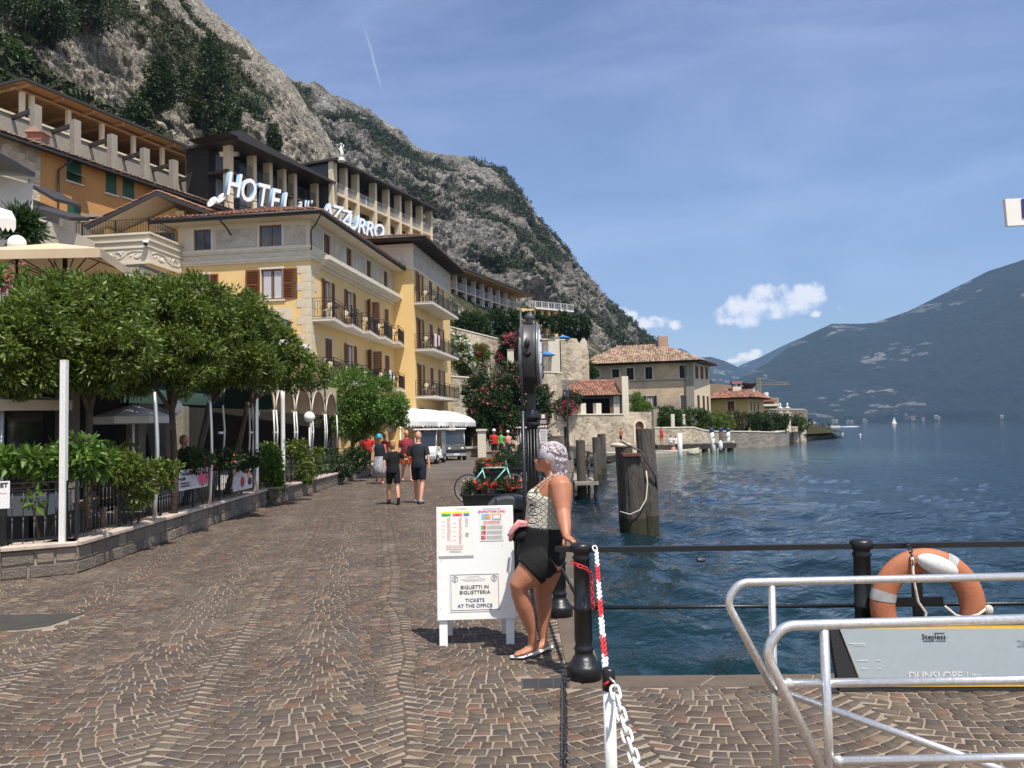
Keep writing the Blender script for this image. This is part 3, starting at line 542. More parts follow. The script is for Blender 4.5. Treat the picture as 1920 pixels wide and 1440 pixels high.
pts_o = edge[:9]; pts_i = [(16, 5.1-K_W), (3.41, 5.68-K_W), (.58-K_W, 5.78-K_W), (.60-K_W, 7.6), (.78-K_W, 11), (1.1-K_W, 17), (1.65-K_W, 25), (2.6-K_W, 36), (3.3-K_W, 46)]
for i in range(len(pts_o)-1):
 a, b2, ai, bi = [Vector(q) for q in (pts_o[i], pts_o[i+1], pts_i[i], pts_i[i+1])]; L_ = (b2-a).length
 if i == 0: L_ = L_;
 n_s = max(1, int(L_/.62)); cuts = [(j+(rnd.uniform(-.2, .2) if 0 < j < n_s else 0))/n_s for j in range(n_s+1)]
 for j in range(n_s):
  e_ = .004/L_; t0, t1 = cuts[j]+e_, cuts[j+1]-e_; z = rnd.uniform(0, .005)
  q = [a.lerp(b2, t0), a.lerp(b2, t1), ai.lerp(bi, t1), ai.lerp(bi, t0)]; cc_ = sum(q, Vector((0, 0)))/4; m_ = MB()
  lo = [(v.x-cc_.x, v.y-cc_.y, -.16) for v in q]; mi = [(v.x-cc_.x, v.y-cc_.y, z-.01) for v in q]; tp = [((v.x-cc_.x)*.97, (v.y-cc_.y)*.97, z) for v in q]
  m_.add(lo+mi+tp, [(0,1,5,4),(1,2,6,5),(2,3,7,6),(3,0,4,7),(4,5,9,8),(5,6,10,9),(6,7,11,10),(7,4,8,11),(8,9,10,11)])
  m_.build('kerb_stone', K['kerb'], qe, (cc_.x, cc_.y, 0))
# building kit
class Bld:
 def __init__(s, name, label, cat, loc, group=None):
  s.loc = Vector(loc); s.root = thing(name, label, cat, loc, 0, group); s.B = Matrix.Translation(-s.loc)
 def fr(s, o, ang): return s.B @ Matrix.Translation(Vector((o[0], o[1], 0))) @ Matrix.Rotation(ang, 4, 'Z')
class Plane:
 """a vertical wall plane through o running at angle ang (seen from outside, left to right)"""
 def __init__(s, o, ang): s.o = Vector((o[0], o[1])); s.ang = ang; s.u = Vector((math.cos(ang), math.sin(ang)))
 def hit(s, px, py):
  d = ray(px, py); n = Vector((-s.u.y, s.u.x)); t = s.o.dot(n)/(Vector((d.x, d.y)).dot(n)); q = Vector((0, 0, EYE))+d*t
  return (Vector((q.x, q.y))-s.o).dot(s.u), q.z
 def op(s, x0, y0, x1, y1, kind_='win'):
  ym = (y0+y1)/2; xm = (x0+x1)/2
  return (s.hit(x0, ym)[0], s.hit(x1, ym)[0], s.hit(xm, y1)[1], s.hit(xm, y0)[1], kind_)
 def pt(s, a, d=0): v = s.o+s.u*a+Vector((-s.u.y, s.u.x))*d; return (v.x, v.y)
def put(name, me, parent, T):
 o = bpy.data.objects.new(name, me); C.objects.link(o); o.parent = parent; o.matrix_basis = T; return o
_cache = {}
def shutter_mesh(w_, h_, m_):
 k = ('sh', round(w_, 2), round(h_, 2), m_)
 if k not in _cache:
  b = MB(); t = .035; f_ = .07
  b.box(0, f_, -t, 0, 0, h_); b.box(w_-f_, w_, -t, 0, 0, h_); b.box(f_, w_-f_, -t, 0, 0, f_); b.box(f_, w_-f_, -t, 0, h_-f_, h_); b.box(f_, w_-f_, -t, 0, h_*.5-f_/2, h_*.5+f_/2)
  n_ = max(3, int(h_/.11))
  for i in range(n_):
   z = f_+(h_-2*f_)*(i+.5)/n_; b.obox((w_/2, -t/2, z), (w_-2*f_, .012, (h_-2*f_)/n_*.95), (R(38), 0, 0))
  _cache[k] = b.mesh('shutter', K[m_])
 return _cache[k]
def window(B, T, x0, x1, z0, z1, kind_, sh='shutter', trim='trim', depth=.16, frame='wood', surround=True):
 w_, h_ = x1-x0, z1-z0; TT = T @ Matrix.Translation((x0, 0, z0)); r = B.root
 if kind_ == 'closed':
  wd = put('window', _frame(w_, h_, depth, trim, surround), r, TT)
  put('shutter', shutter_mesh(w_/2-.005, h_-.02, sh), wd, Matrix.Translation((0, .03, .01))); put('shutter', shutter_mesh(w_/2-.005, h_-.02, sh), wd, Matrix.Translation((w_/2+.005, .03, .01))); return wd
 if kind_ == 'roller':
  wd = put('window', _frame(w_, h_, depth, trim, surround), r, TT); b = MB(); n_ = int(h_/.09)
  for i in range(n_): b.box(.01, w_-.01, .03, .045, i*h_/n_+.004, (i+1)*h_/n_-.004)
  b.build('roller_shutter', K[sh], wd); return wd
 wd = put('window', _frame(w_, h_, depth, trim, surround), r, TT)
 b = MB(); y = depth-.06; f_ = .06
 b.box(0, f_, y, y+.06, 0, h_); b.box(w_-f_, w_, y, y+.06, 0, h_); b.box(f_, w_-f_, y, y+.06, h_-f_, h_); b.box(f_, w_-f_, y, y+.06, 0, f_); b.box(w_/2-f_*.7, w_/2+f_*.7, y-.01, y+.06, f_, h_-f_)
 b.build('window_frame', K[frame], wd)
 MB().box(f_, w_-f_, y+.03, y+.036, f_, h_-f_).build('pane', K['glass'], wd)
 if 'c' in kind_.split('_')[-1] and kind_.endswith('_c'):
  for s_ in (0, 1):
   cu = MB(); xx = np.linspace(0, w_*.36, 9); q = []
   for i, a in enumerate(xx): x = a+.08 if s_ == 0 else w_-.08-a; q.append((x, y+.02-(i % 2)*.03))
   vs = []; fs = []
   for i, (x, yy) in enumerate(q): vs += [(x, yy, .08), (x*(1-.0)+(.0), yy, h_-.08)]
   for i in range(len(q)-1): fs.append((2*i, 2*i+2, 2*i+3, 2*i+1))
   cu.add(vs, fs, 0, True); cu.build('curtain', K['curtain'], wd)
 if kind_.startswith('open'):
  sw = w_*.5 if w_ < 1.6 else .8
  if 'wide' in kind_: sw = .75
  sm = shutter_mesh(sw, h_, sh)
  put('shutter', sm, wd, (Matrix.Translation((-.04-sw, -.045, 0)) @ Matrix.Rotation(R(3), 4, 'Z')) if 'ajar' not in kind_ else (Matrix.Translation((-.04, -.03, 0)) @ Matrix.Rotation(R(225), 4, 'Z')))
  put('shutter', sm, wd, Matrix.Translation((w_+.04, -.035, 0)) @ Matrix.Rotation(R(4 if 'ajar' not in kind_ else -75), 4, 'Z'))
 return wd
def _frame(w_, h_, d, trim, surround):
 k = ('fr', round(w_, 2), round(h_, 2), d, trim, surround)
 if k not in _cache:
  b = MB(); e = .11
  if surround:
   b.box(-e, 0, -.03, .0, 0, h_+e); b.box(w_, w_+e, -.03, 0, 0, h_+e); b.box(0, w_, -.03, 0, h_, h_+e); b.box(-e-.04, w_+e+.04, -.07, .0, -.09, -.001)
  b.box(-.003, w_+.003, d, d+.02, -.003, h_+.003, 1)
  _cache[k] = b.mesh('window', [K[trim], K['interior']])
 return _cache[k]
def wallmb(b, L0, L, z0, z1, ops, depth=.16, m=0, y=0.0):
 xs = sorted({L0, L, *[min(max(o[i], L0), L) for o in ops for i in (0, 1)]}); zs = sorted({z0, z1, *[min(max(o[i], z0), z1) for o in ops for i in (2, 3)]})
 for i in range(len(xs)-1):
  for j in range(len(zs)-1):
   cx, cz = (xs[i]+xs[i+1])/2, (zs[j]+zs[j+1])/2
   if any(o[0] < cx < o[1] and o[2] < cz < o[3] for o in ops): continue
   b.poly([(xs[i], y, zs[j]), (xs[i+1], y, zs[j]), (xs[i+1], y, zs[j+1]), (xs[i], y, zs[j+1])], m)
 for o in ops:
  x0, x1, a, c = o[:4]
  b.poly([(x0, y, a), (x0, y+depth, a), (x0, y+depth, c), (x0, y, c)], m); b.poly([(x1, y, a), (x1, y, c), (x1, y+depth, c), (x1, y+depth, a)], m)
  b.poly([(x0, y, c), (x0, y+depth, c), (x1, y+depth, c), (x1, y, c)], m); b.poly([(x0, y, a), (x1, y, a), (x1, y+depth, a), (x0, y+depth, a)], m)
def facade(B, o, ang, L, z0, z1, ops, wall, sh='shutter', trim='trim', frame='wood', surround=True, L0=0, name='wall'):
 T = B.fr(o, ang); b = MB(T); wallmb(b, L0, L, z0, z1, ops); wl_ = b.build(name, K[wall] if isinstance(wall, str) else wall, B.root)
 for q in ops:
  if q[4] != 'hole': window(B, T, *q, sh=sh, trim=trim, frame=frame, surround=surround)
 return T
def tiles(mb, p0, p1, p2, p3, cw=.24, cl=.42, m=0, seed=0, lift=.03):
 """barrel tiles over the sloping quad p0-p1 (eave) p2-p3 (ridge)"""
 r = random.Random(seed); p0, p1, p2, p3 = map(Vector, (p0, p1, p2, p3)); ux = (p1-p0); L = ux.length; ux.normalize()
 nrm = ux.cross(p3-p0).normalized();
 if nrm.z < 0: nrm = -nrm
 uy = nrm.cross(ux).normalized();
 if uy.dot(p3-p0) < 0: uy = -uy
 H_ = (p3-p0).dot(uy); a3 = (p3-p0).dot(ux); a2 = (p2-p0).dot(ux)
 nx = int(L/cw); ny = int(H_/cl)+1
 for j in range(ny):
  v0 = j*cl; vm = min(v0+cl*.5, H_); k = vm/H_; lo = a3*k; hi = L+(a2-L)*k
  for i in range(nx):
   u = (i+.5)*L/nx
   if u < lo-.03 or u > hi+.03: continue
   w_ = cw*.53; j1 = r.uniform(-.015, .015); z0 = lift+r.uniform(0, .02); vs = []
   ve = min(v0+cl*1.08, H_+.02)
   for vv, s_, zz in ((v0-.04, 1.0, z0+.035), (ve, .86, z0)):
    for a, h_ in ((-1, 0), (-.5, .8), (.5, .8), (1, 0)): vs.append(p0+ux*(u+a*w_*s_+j1)+uy*vv+nrm*(zz+h_*cw*.33))
   mb.add(vs, [(0, 1, 5, 4), (1, 2, 6, 5), (2, 3, 7, 6), (0, 3, 2, 1)], m, False)
def hiproof(B, T, x0, x1, y0, y1, ze, rise, mt, over=.8, cw=.24, cl=.42, axis='y', inset=None, fascia='dark', soffit='soffit', deck=.14, faces='frlb', seed=0):
 """hip roof over the rectangle in frame T; parts: roof (deck), roof_tiles, soffit"""
 X0, X1, Y0, Y1 = x0-over, x1+over, y0-over, y1+over
 if axis == 'y': i_ = (X1-X0)/2 if inset is None else inset; r0, r1 = ((X0+X1)/2, Y0+i_, ze+rise), ((X0+X1)/2, Y1-i_, ze+rise)
 else: i_ = (Y1-Y0)/2 if inset is None else inset; r0, r1 = (X0+i_, (Y0+Y1)/2, ze+rise), (X1-i_, (Y0+Y1)/2, ze+rise)
 a, b, c, d = (X0, Y0, ze), (X1, Y0, ze), (X1, Y1, ze), (X0, Y1, ze)
 m = MB(T); lo = lambda q: (q[0], q[1], q[2]-deck)
 if axis == 'y': F_ = {'f': (a, b, r0, r0), 'r': (b, c, r1, r0), 'b': (c, d, r1, r1), 'l': (d, a, r0, r1)}
 else: F_ = {'f': (a, b, r1, r0), 'r': (b, c, r1, r1), 'b': (c, d, r0, r1), 'l': (d, a, r0, r0)}
 for q in F_.values():
  pts = [q[0], q[1], q[2]]+([q[3]] if q[3] != q[2] else []); m.poly(pts)
 for p, q in ((a, b), (b, c), (c, d), (d, a)): m.poly([lo(p), lo(q), q, p])
 rf = m.build('roof', K[fascia], B.root)
 s = MB(T); s.poly([(X0+.02, Y0+.02, ze-deck-.002), (X0+.02, Y1-.02, ze-deck-.002), (X1-.02, Y1-.02, ze-deck-.002), (X1-.02, Y0+.02, ze-deck-.002)]); s.build('soffit', K[soffit], rf)
 g = MB(T)   # gutters on the two seen sides
 g.tube([(X0, Y0-.06, ze-.04), (X1+.06, Y0-.06, ze-.04), (X1+.06, Y1, ze-.04)], .07, 6, smooth=True); g.build('gutter', K['dark'], rf)
 t = MB(T)
 for i, k in enumerate(faces): tiles(t, *F_[k], cw=cw, cl=cl, seed=seed+i)
 kind(t.build('roof_tiles', K[mt], rf), 'stuff'); return rf
def railing(name, T, parent, pts, h=1.0, gap=.12, mt='iron', top=.04, bar=.016, post=1.4, z=0.0, mid=True):
 """railing along a polyline in frame T; returned as one part"""
 b = MB(T)
 for p, q in zip(pts[:-1], pts[1:]):
  p, q = Vector(p), Vector(q); L_ = (q-p).length; b.beam(p+Vector((0, 0, h)), q+Vector((0, 0, h)), top, top*.6); b.beam(p+Vector((0, 0, .08)), q+Vector((0, 0, .08)), top*.8, top*.6)
  if mid: b.beam(p+Vector((0, 0, h-.14)), q+Vector((0, 0, h-.14)), top*.6, top*.4)
  n_ = max(1, int(L_/gap))
  for i in range(n_+1): c = p.lerp(q, i/n_); b.beam(c+Vector((0, 0, .08)), c+Vector((0, 0, h-.13 if mid else h)), bar, bar)
  n_ = max(1, int(L_/post))
  for i in range(n_+1): c = p.lerp(q, i/n_); b.beam(c, c+Vector((0, 0, h)), top, top)
 return b.build(name, K[mt], parent)
def scrolls(T, parent, x0, x1, z, h, y=-.012, mt='white', pitch=1.15):
 b = MB(T); n_ = max(1, round((x1-x0)/pitch)); pt = (x1-x0)/n_
 for i in range(n_):
  s_ = 1 if i % 2 else -1; cx = x0+pt*(i+.5); pts = []
  for k in range(15): a = k/14*4.4; r_ = h*.42*(1-a/6); pts.append((cx+r_*math.cos(a)*1.1, y, z+h/2+s_*r_*math.sin(a)))
  b.tube(pts, [.035*(1-k/18)+.008 for k in range(15)], 4, flat=.5)
  b.tube([(cx-pt*.5, y, z+h*.5-s_*h*.1), (cx-pt*.2, y, z+h*.5-s_*h*.35), (cx+pt*.25, y, z+h*.5-s_*h*.3), (cx+pt*.5, y, z+h*.5+s_*h*.1)], .022, 4, flat=.5)
  for k in range(3): b.ell((cx-pt*.3+k*pt*.28, y, z+h*.5+s_*h*(.1+.1*k)), (pt*.09, .015, h*.07), 6, 4, rot=(0, .6*s_, 0))
 kind(b.build('frieze_scroll', K[mt], parent), 'stuff')
def pathside(mb, x0, x1, y, z, d, h, m=0): mb.box(x0, x1, y-d, y, z, z+h, m)
# lakeside hotel
C0 = P(583, 600, 41); A0 = -math.atan2(.147, 1); A1 = A0+math.pi/2
H1 = Bld('hotel', 'yellow corner hotel with frescoed frieze, brown shutters and stepped balconies, its name on the roof', 'hotel', (C0.x, C0.y, 0))
pf = Plane((C0.x, C0.y), A0); ps = Plane((C0.x, C0.y), A1)
fo = [pf.op(485, 501, 528, 558, 'openwide_c'), pf.op(352, 418, 385, 457, 'plain'), pf.op(485, 414, 526, 455, 'plain'), pf.op(352, 504, 384, 536, 'open')]
fo = [(-2.62, -1.48, 8.5, 10.05, 'openwide_c'), (-6.25, -5.3, 11.2, 12.28, 'plain'), (-2.7, -1.5, 11.2, 12.3, 'plain'), (-6.3, -5.4, 9.05, 9.95, 'open')]
T = facade(H1, (C0.x, C0.y), A0, 0, 0, 10.62, [o for o in fo if o[2] < 10.6], 'yellow', L0=-7)
b = MB(T); wallmb(b, -7, 0, 10.62, 12.5, [o for o in fo if o[2] > 10.6]); b.build('attic_wall', K['frieze'], H1.root)
for o in fo:
 if o[2] > 10.6: window(H1, T, *o[:5])
for x0, x1 in ((-5.05, -2.85), (-1.35, -.25)):
 MB(T).box(x0, x1, -.03, 0, 11.25, 12.2).build('marble_panel', K['marble'], H1.root)
 v = MB(T)
 for k in range(int((x1-x0)*3)):
  x = rnd.uniform(x0+.1, x1-.4); z = rnd.uniform(11.35, 11.95); v.tube([(x, -.032, z), (x+rnd.uniform(.1, .35), -.032, z+rnd.uniform(-.1, .2)), (x+rnd.uniform(.3, .5), -.032, min(12.15, z+rnd.uniform(-.1, .3)))], .012, 4, flat=.3)
 kind(v.build('marble_vein', K['marble2'], H1.root), 'stuff')
b = MB(T); b.box(-7, .08, -.10, 0, 11.02, 11.16); b.box(-7, .05, -.06, 0, 10.94, 11.02); b.box(-7, .07, -.08, 0, 10.50, 10.62); b.box(-7, .04, -.05, 0, 10.40, 10.50); b.build('cornice', K['trim'], H1.root)
scrolls(T, H1.root, -6.8, -.2, 10.62, .34)
so = []
for i, yc in enumerate((2.35, 5.75, 9.3, 12.75)):
 so += [(yc-.45, yc+.45, 7.5, 9.75, ('open_c', 'open_c', 'open_ajar', 'closed')[i]), (yc-.5, yc+.5, 4.5, 6.7, ('closed', 'open_c', 'open_ajar', 'closed')[i]), (yc-.55, yc+.55, 11.15, 12.25, 'plain')]
Ts = facade(H1, (C0.x, C0.y), A1, 15.2, 0, 10.62, [o for o in so if o[2] < 10.6], 'yellow')
b = MB(Ts); wallmb(b, 0, 15.2, 10.62, 12.5, [o for o in so if o[2] > 10.6]); b.build('attic_wall', K['frieze'], H1.root)
for o in so:
 if o[2] > 10.6: window(H1, Ts, *o[:5])
for x0, x1 in ((.15, 1.65), (3.1, 5.0), (6.5, 8.55), (10.05, 12.0), (13.5, 15.0)): MB(Ts).box(x0, x1, -.03, 0, 11.25, 12.2).build('marble_panel', K['marble'], H1.root)
b = MB(Ts); b.box(0, 1.0, -.08, 0, 10.50, 10.62); b.box(1.0, 15.1, -.62, 0, 10.62, 10.84); b.box(1.06, 15.04, -.50, 0, 10.50, 10.62); b.box(1.1, 15.0, -.36, 0, 10.38, 10.50); b.box(1.1, 15.0, -.10, 0, 10.2, 10.38); b.build('cornice', K['trim'], H1.root)
b = MB(Ts); b.box(0, 15.2, 7, 7.1, 0, 12.5); b.box(15.1, 15.2, 0, 7, 0, 12.5); b.build('rear_wall', K['yellow'], H1.root)
for i in range(24):
 z = .3+i*.43
 if z > 10.1: break
 for Tq, sgn in ((T, -1), (Ts, 1)):
  w_ = (.74, .48)[i % 2]
  if ('q', w_) not in _cache: _cache[('q', w_)] = MB().box(0, w_, -.018, 0, 0, .415).mesh('quoin_stone', K['quoin'])
  put('quoin_stone', _cache[('q', w_)], H1.root, Tq @ Matrix.Translation((-w_-.0 if sgn < 0 else 0, 0, z)))
hiproof(H1, H1.fr((C0.x, C0.y), A0), -7.4, 0, 0, 15.2, 12.68, 1.5, 'tile', .85, deck=.2, faces='frl', seed=3)
b = MB(T); b.tube([(-4.4, -.85, 12.5), (-4.2, -.5, 12.15), (-4.2, -.06, 11.9)], .045, 6); b.tube([(.85, -.7, 12.5), (.4, -.3, 12.1), (.07, -.06, 11.9), (.07, -.06, 10.9)], .045, 6); b.build('downpipe', K['dark'], H1.root)
def text(s_, size, ext=.002, off=0, shear=0, space=1.0, align='CENTER'):
 cu = bpy.data.curves.new('t', 'FONT'); cu.body = s_; cu.size = size; cu.extrude = ext; cu.offset = off; cu.align_x = align; cu.shear = shear; cu.space_character = space; cu.resolution_u = 3
 o = bpy.data.objects.new('t', cu); S.collection.objects.link(o); dg = bpy.context.evaluated_depsgraph_get(); me = bpy.data.meshes.new_from_object(o.evaluated_get(dg)); bpy.data.objects.remove(o); return me
def lettering(name, s_, size, parent, T, m_, ext=.002, off=0, shear=0, space=1.0, align='CENTER', side=None):
 me = text(s_, size, ext, off, shear, space, align); me.materials.clear(); me.materials.append(m_)
 if side:
  me.materials.append(side)
  for p in me.polygons: p.material_index = 1 if abs(p.normal.z) < .6 else 0
 return put(name, me, parent, T @ Matrix.Rotation(R(90), 4, 'X'))
K['faded'] = mat('faded_ink', (.45,.33,.16), .9); pq = MB(T).box(-2.75, -1.0, -.012, 0, 7.45, 8.05).build('painted_plaque', K['frieze'], H1.root)
lettering('lettering', 'Hotel', .42, H1.root, T @ Matrix.Translation((-1.9, -.016, 7.62)), K['faded'], shear=.35)
K['slab'] = mat('balcony_slab', (.66,.62,.54), .85, .15, 2, .1, 40, col2=(.55,.5,.42))
K['slabtile'] = mat('slab_edge_tiles', (.40,.33,.26), .8, .2, 4)
chair_spots = []
def balcony(B, T, x0, x1, y0a, d0, d1, z, rail_h=1.0):
 """slab from the wall (y=0) out to -d0 at x0 and -d1 at x1"""
 bb = MB(T); q = [(x0, y0a), (x0, -d0), (x1, -d1), (x1, y0a)]; bb.prism([(x, y, z-.16) for x, y in q], (0, 0, .16)); sl = bb.build('balcony', K['slab'], B.root)
 t = MB(T); L_ = abs(d0)+y0a; n_ = max(2, int(L_/.13))
 for i in range(n_): y = y0a-L_*(i+.08)/n_; t.box(x0-.012, x0-.001, y-L_/n_*.84, y, z-.05, z-.004)
 t.build('edge_tiles', K['slabtile'], sl)
 railing('railing', T, sl, [(x0+.04, y0a, z), (x0+.04, -d0+.04, z), (x1-.04, -d1+.04, z)], rail_h, .13)
 return sl
for lv, z in enumerate((7.5, 4.5)):
 seg = [0.15, 2.9, 5.8, 8.7, 11.7, 14.3]
 for i in range(5):
  x0, x1 = seg[i], seg[i+1]; d0 = 1.0+.0*i; d1 = d0-(x1-x0)*.06
  balcony(H1, Ts, x0, x1, 0, d0+.12, d1-.08, z)
  chair_spots.append((Ts, (x0+x1)/2, -.55, z))
CT = P(775, 500, 55); TW = Bld('hotel', 'taller yellow hotel block with three balconies, behind the shuttered corner hotel', 'hotel', (CT.x, CT.y, 0))
T = facade(TW, (CT.x, CT.y), A0, 0, 0, 12.7, [], 'yellow', L0=-5); b = MB(T); b.box(-5, 0, -.02, 0, 12.7, 14.35); b.build('attic_wall', K['frieze'], TW.root); scrolls(T, TW.root, -4.8, -.2, 13.1, .8, -.03, pitch=1.6)
b = MB(T); b.box(-5, .06, -.08, 0, 12.6, 12.75); b.box(-5, .06, -.08, 0, 14.0, 14.12); b.build('cornice', K['trim'], TW.root)
to = []
for z in (10.38, 7.25, 4.1):
 for i, yc in enumerate((1.5, 4.6, 7.7)): to.append((yc-.5, yc+.5, z, z+2.2, ('open_c', 'open', 'closed')[(i+int(z)) % 3]))
Tt = facade(TW, (CT.x, CT.y), A1, 11, 0, 12.7, to, 'yellow'); b = MB(Tt); b.box(0, 11, -.02, 0, 12.7, 14.35); b.build('attic_wall', K['marble'], TW.root)
b = MB(Tt); b.box(0, 11, -.08, 0, 12.6, 12.75); b.box(0, 11, -.05, 0, 13.5, 13.55); b.build('cornice', K['trim'], TW.root)
b = MB(Tt); b.box(0, 11, 4.9, 5, 0, 14.3); b.box(10.9, 11, 0, 5, 0, 14.3); b.build('rear_wall', K['yellow'], TW.root)
for z in (10.38, 7.25, 4.1): balcony(TW, Tt, 0.02, 8.3, 0, 1.25, 1.25, z); chair_spots += [(Tt, 1.2, -.6, z), (Tt, 3.4, -.6, z)]
hiproof(TW, TW.fr((CT.x, CT.y), A0), -5, 0, 0, 11, 14.6, .9, 'tile', 1.0, fascia='dark', soffit='dark', deck=.12, faces='fr', seed=5)
rb = MB(Tt)
for i in range(26): y = -.8+i*.5; rb.box(y, y+.08, -.98, 0, 14.36, 14.47)
kind(rb.build('rafters', K['dark'], TW.root), 'stuff')
K['towel'] = mat('pink_towel', (.72,.42,.42), .95, .8, 5, col2=(.75,.72,.68)); K['towelb'] = mat('pale_blue_towel', (.50,.58,.66), .95, .5, 5)
def towel(T, x, y, z, w_, h_, m_, label):
 b = MB(T); vs = []; n_ = 7
 for s_, o in ((-1, 0), (1, .0)):
  pass
 for i in range(n_+1):
  u = x+w_*i/n_; wv = .015*math.sin(i*1.9); vs += [(u, y-.03+wv, z-h_*(1+.04*math.sin(i))), (u, y-.03+wv, z-.05), (u, y, z+.02), (u, y+.04-wv, z-.05), (u, y+.04, z-h_*.8)]
 b.add(vs, [(i*5+j, i*5+5+j, i*5+6+j, i*5+1+j) for i in range(n_) for j in range(4)], 0, True); return tag(b.build('towel', m_), label, 'towel')
Wt = Matrix.Translation((CT.x, CT.y, 0)) @ Matrix.Rotation(A1, 4, 'Z')
towel(Wt, .5, -1.22, 8.27, .7, .85, K['towel'], 'pink striped towel hung over the middle balcony railing of the taller block')
towel(Wt @ Matrix.Translation((0, 0, 0)), 1.6, -1.22, 8.27, .4, .7, K['towel'], 'narrow pink towel beside the wide one on the middle balcony railing')
Ws = Matrix.Translation((C0.x, C0.y, 0)) @ Matrix.Rotation(A1, 4, 'Z')
towel(Ws, 10.0, -.95, 5.52, .5, .6, K['towelb'], 'pale blue towel hung over the lower stepped balcony railing')
def wicker_chair():
 t = thing('balcony_chair', 'dark cane balcony chair', 'chair')
 b = MB(); b.ell((0, 0, .45), (.24, .24, .03), 12, 4); b.build('seat', K['cream'], t)
 for x, y in ((-.2, -.2), (.2, -.2), (-.2, .2), (.2, .2)): MB().tube([(x, y, 0), (x*.95, y*.95, .45)], .016, 6).build('leg', K['dark'], t)
 b = MB(); b.tube([(-.23, .2, .45), (-.25, .26, .75), (-.15, .29, .93), (.15, .29, .93), (.25, .26, .75), (.23, .2, .45)], .018, 6); b.tube([(-.25, .2, .66), (-.26, -.18, .66), (-.22, -.2, .45)], .014, 6); b.tube([(.25, .2, .66), (.26, -.18, .66), (.22, -.2, .45)], .014, 6); b.build('back_frame', K['dark'], t)
 MB().ell((0, .27, .72), (.15, .012, .16), 10, 6).build('back_panel', K['cream'], t); return t
ch0 = wicker_chair(); tb0 = thing('balcony_table', 'small round dark balcony table', 'table'); MB().lathe([(.0, .70), (.35, .70), (.36, .72), (.0, .73)], n=14).build('table_top', K['dark'], tb0)
for k in range(3): a = k*2.1; MB().tube([(.05*math.cos(a), .05*math.sin(a), .7), (.28*math.cos(a), .28*math.sin(a), 0)], .015, 6).build('leg', K['dark'], tb0)
lab = ['upper stepped balcony nearest the quoined corner', 'second upper stepped balcony', 'third upper stepped balcony', 'fourth upper stepped balcony', 'fifth upper stepped balcony by the taller block',
  'lower stepped balcony nearest the quoined corner', 'second lower stepped balcony', 'third lower stepped balcony', 'fourth lower stepped balcony', 'fifth lower stepped balcony by the taller block',
  'top balcony of the taller block, near end', 'top balcony of the taller block, middle', 'middle balcony of the taller block, by the towels', 'middle balcony of the taller block, past the towels', 'lowest balcony of the taller block, near end', 'lowest balcony of the taller block, middle']
used = 0
for i, (T_, x, y, z) in enumerate(chair_spots):
 W_ = (Ws if T_ is Ts else Wt);
 for dx, o_, base in ((-.75, ch0, 'cane chair on the '), (.0, tb0, 'round table on the ')):
  p = W_ @ Vector((x+dx, y, z+.002)); c = o_ if not used or (used == 1 and o_ is tb0) else copy_tree(o_); used += 1
  c.location = p; c.rotation_euler = (0, 0, A1+R(-80+rnd.uniform(-20, 20))); c['label'] = base+lab[i]; c['group'] = 'chairs on the hotel balconies' if o_ is ch0 else 'tables on the hotel balconies'
WG = Bld('hotel_wing', 'low hotel wing with scrollwork parapet, roof terrace and a gabled room', 'building', tuple(Vector(pf.pt(-9, -2.9)))+(0,))
T = facade(WG, pf.pt(0, -2.9), A0, -6.9, 0, 10.05, [(-8.7, -8.0, 8.3, 9.35, 'closed')], 'yellow', L0=-12.3)
b = MB(T); b.box(-12.3, -6.88, -.02, 0, 10.05, 11.42); b.build('parapet', K['frieze'], WG.root)
Tr = facade(WG, pf.pt(-6.9, -2.9), A1, 2.9, 0, 10.05, [(.7, 1.9, 8.5, 9.6, 'open')], 'yellow'); MB(Tr).box(0, 2.9, -.02, 0, 10.05, 11.42).build('parapet', K['frieze'], WG.root)
for TT, a, c in ((T, -12.32, -6.8), (Tr, -.0, 2.88)):
 b = MB(TT); b.box(a, c, -.12, .2, 11.42, 11.52); b.box(a, c, -.09, 0, 11.1, 11.2); b.box(a, c, -.06, 0, 10.78, 10.84); b.box(a, c, -.07, 0, 10.0, 10.12); b.build('cornice', K['trim'], WG.root)
scrolls(T, WG.root, -12.2, -7.0, 10.22, .5, -.03); scrolls(Tr, WG.root, .2, 2.8, 10.22, .5, -.03)
b = MB(T); b.box(-12.3, -6.9, .2, 8, 11.2, 11.3); b.build('terrace_floor', K['slabtile'], WG.root)
railing('terrace_railing', T, WG.root, [(-12.2, 3.0, 11.5), (-12.2, .1, 11.5), (-7.0, .1, 11.5), (-7.0, 2.6, 11.5)], .72, .14, mid=False)
g = MB(T); gx0, gx1, gy = -11.9, -6.6, 3.2; zz = 11.3
wallmb(g, gx0+.5, -7.0, zz, 12.75, [(-9.1, -8.1, 11.3, 12.65)], y=gy+1.2); g.poly([(gx0+.5, gy+1.2, 12.75), (-7.0, gy+1.2, 12.75), (-7.0, gy+1.2, 13.4), (-8.2, gy+1.2, 13.95), (gx0+.5, gy+1.2, 12.76)])
g.box(-7.45, -6.95, gy, gy+1.4, zz, 13.4); g.box(gx0+.45, gx0+.7, gy, gy+1.2, zz, 12.7); g.build('loggia_wall', K['yellow'], WG.root)
w_ = window(WG, T @ Matrix.Translation((0, gy+1.2, 0)), -9.1, -8.1, 11.3, 12.65, 'open')
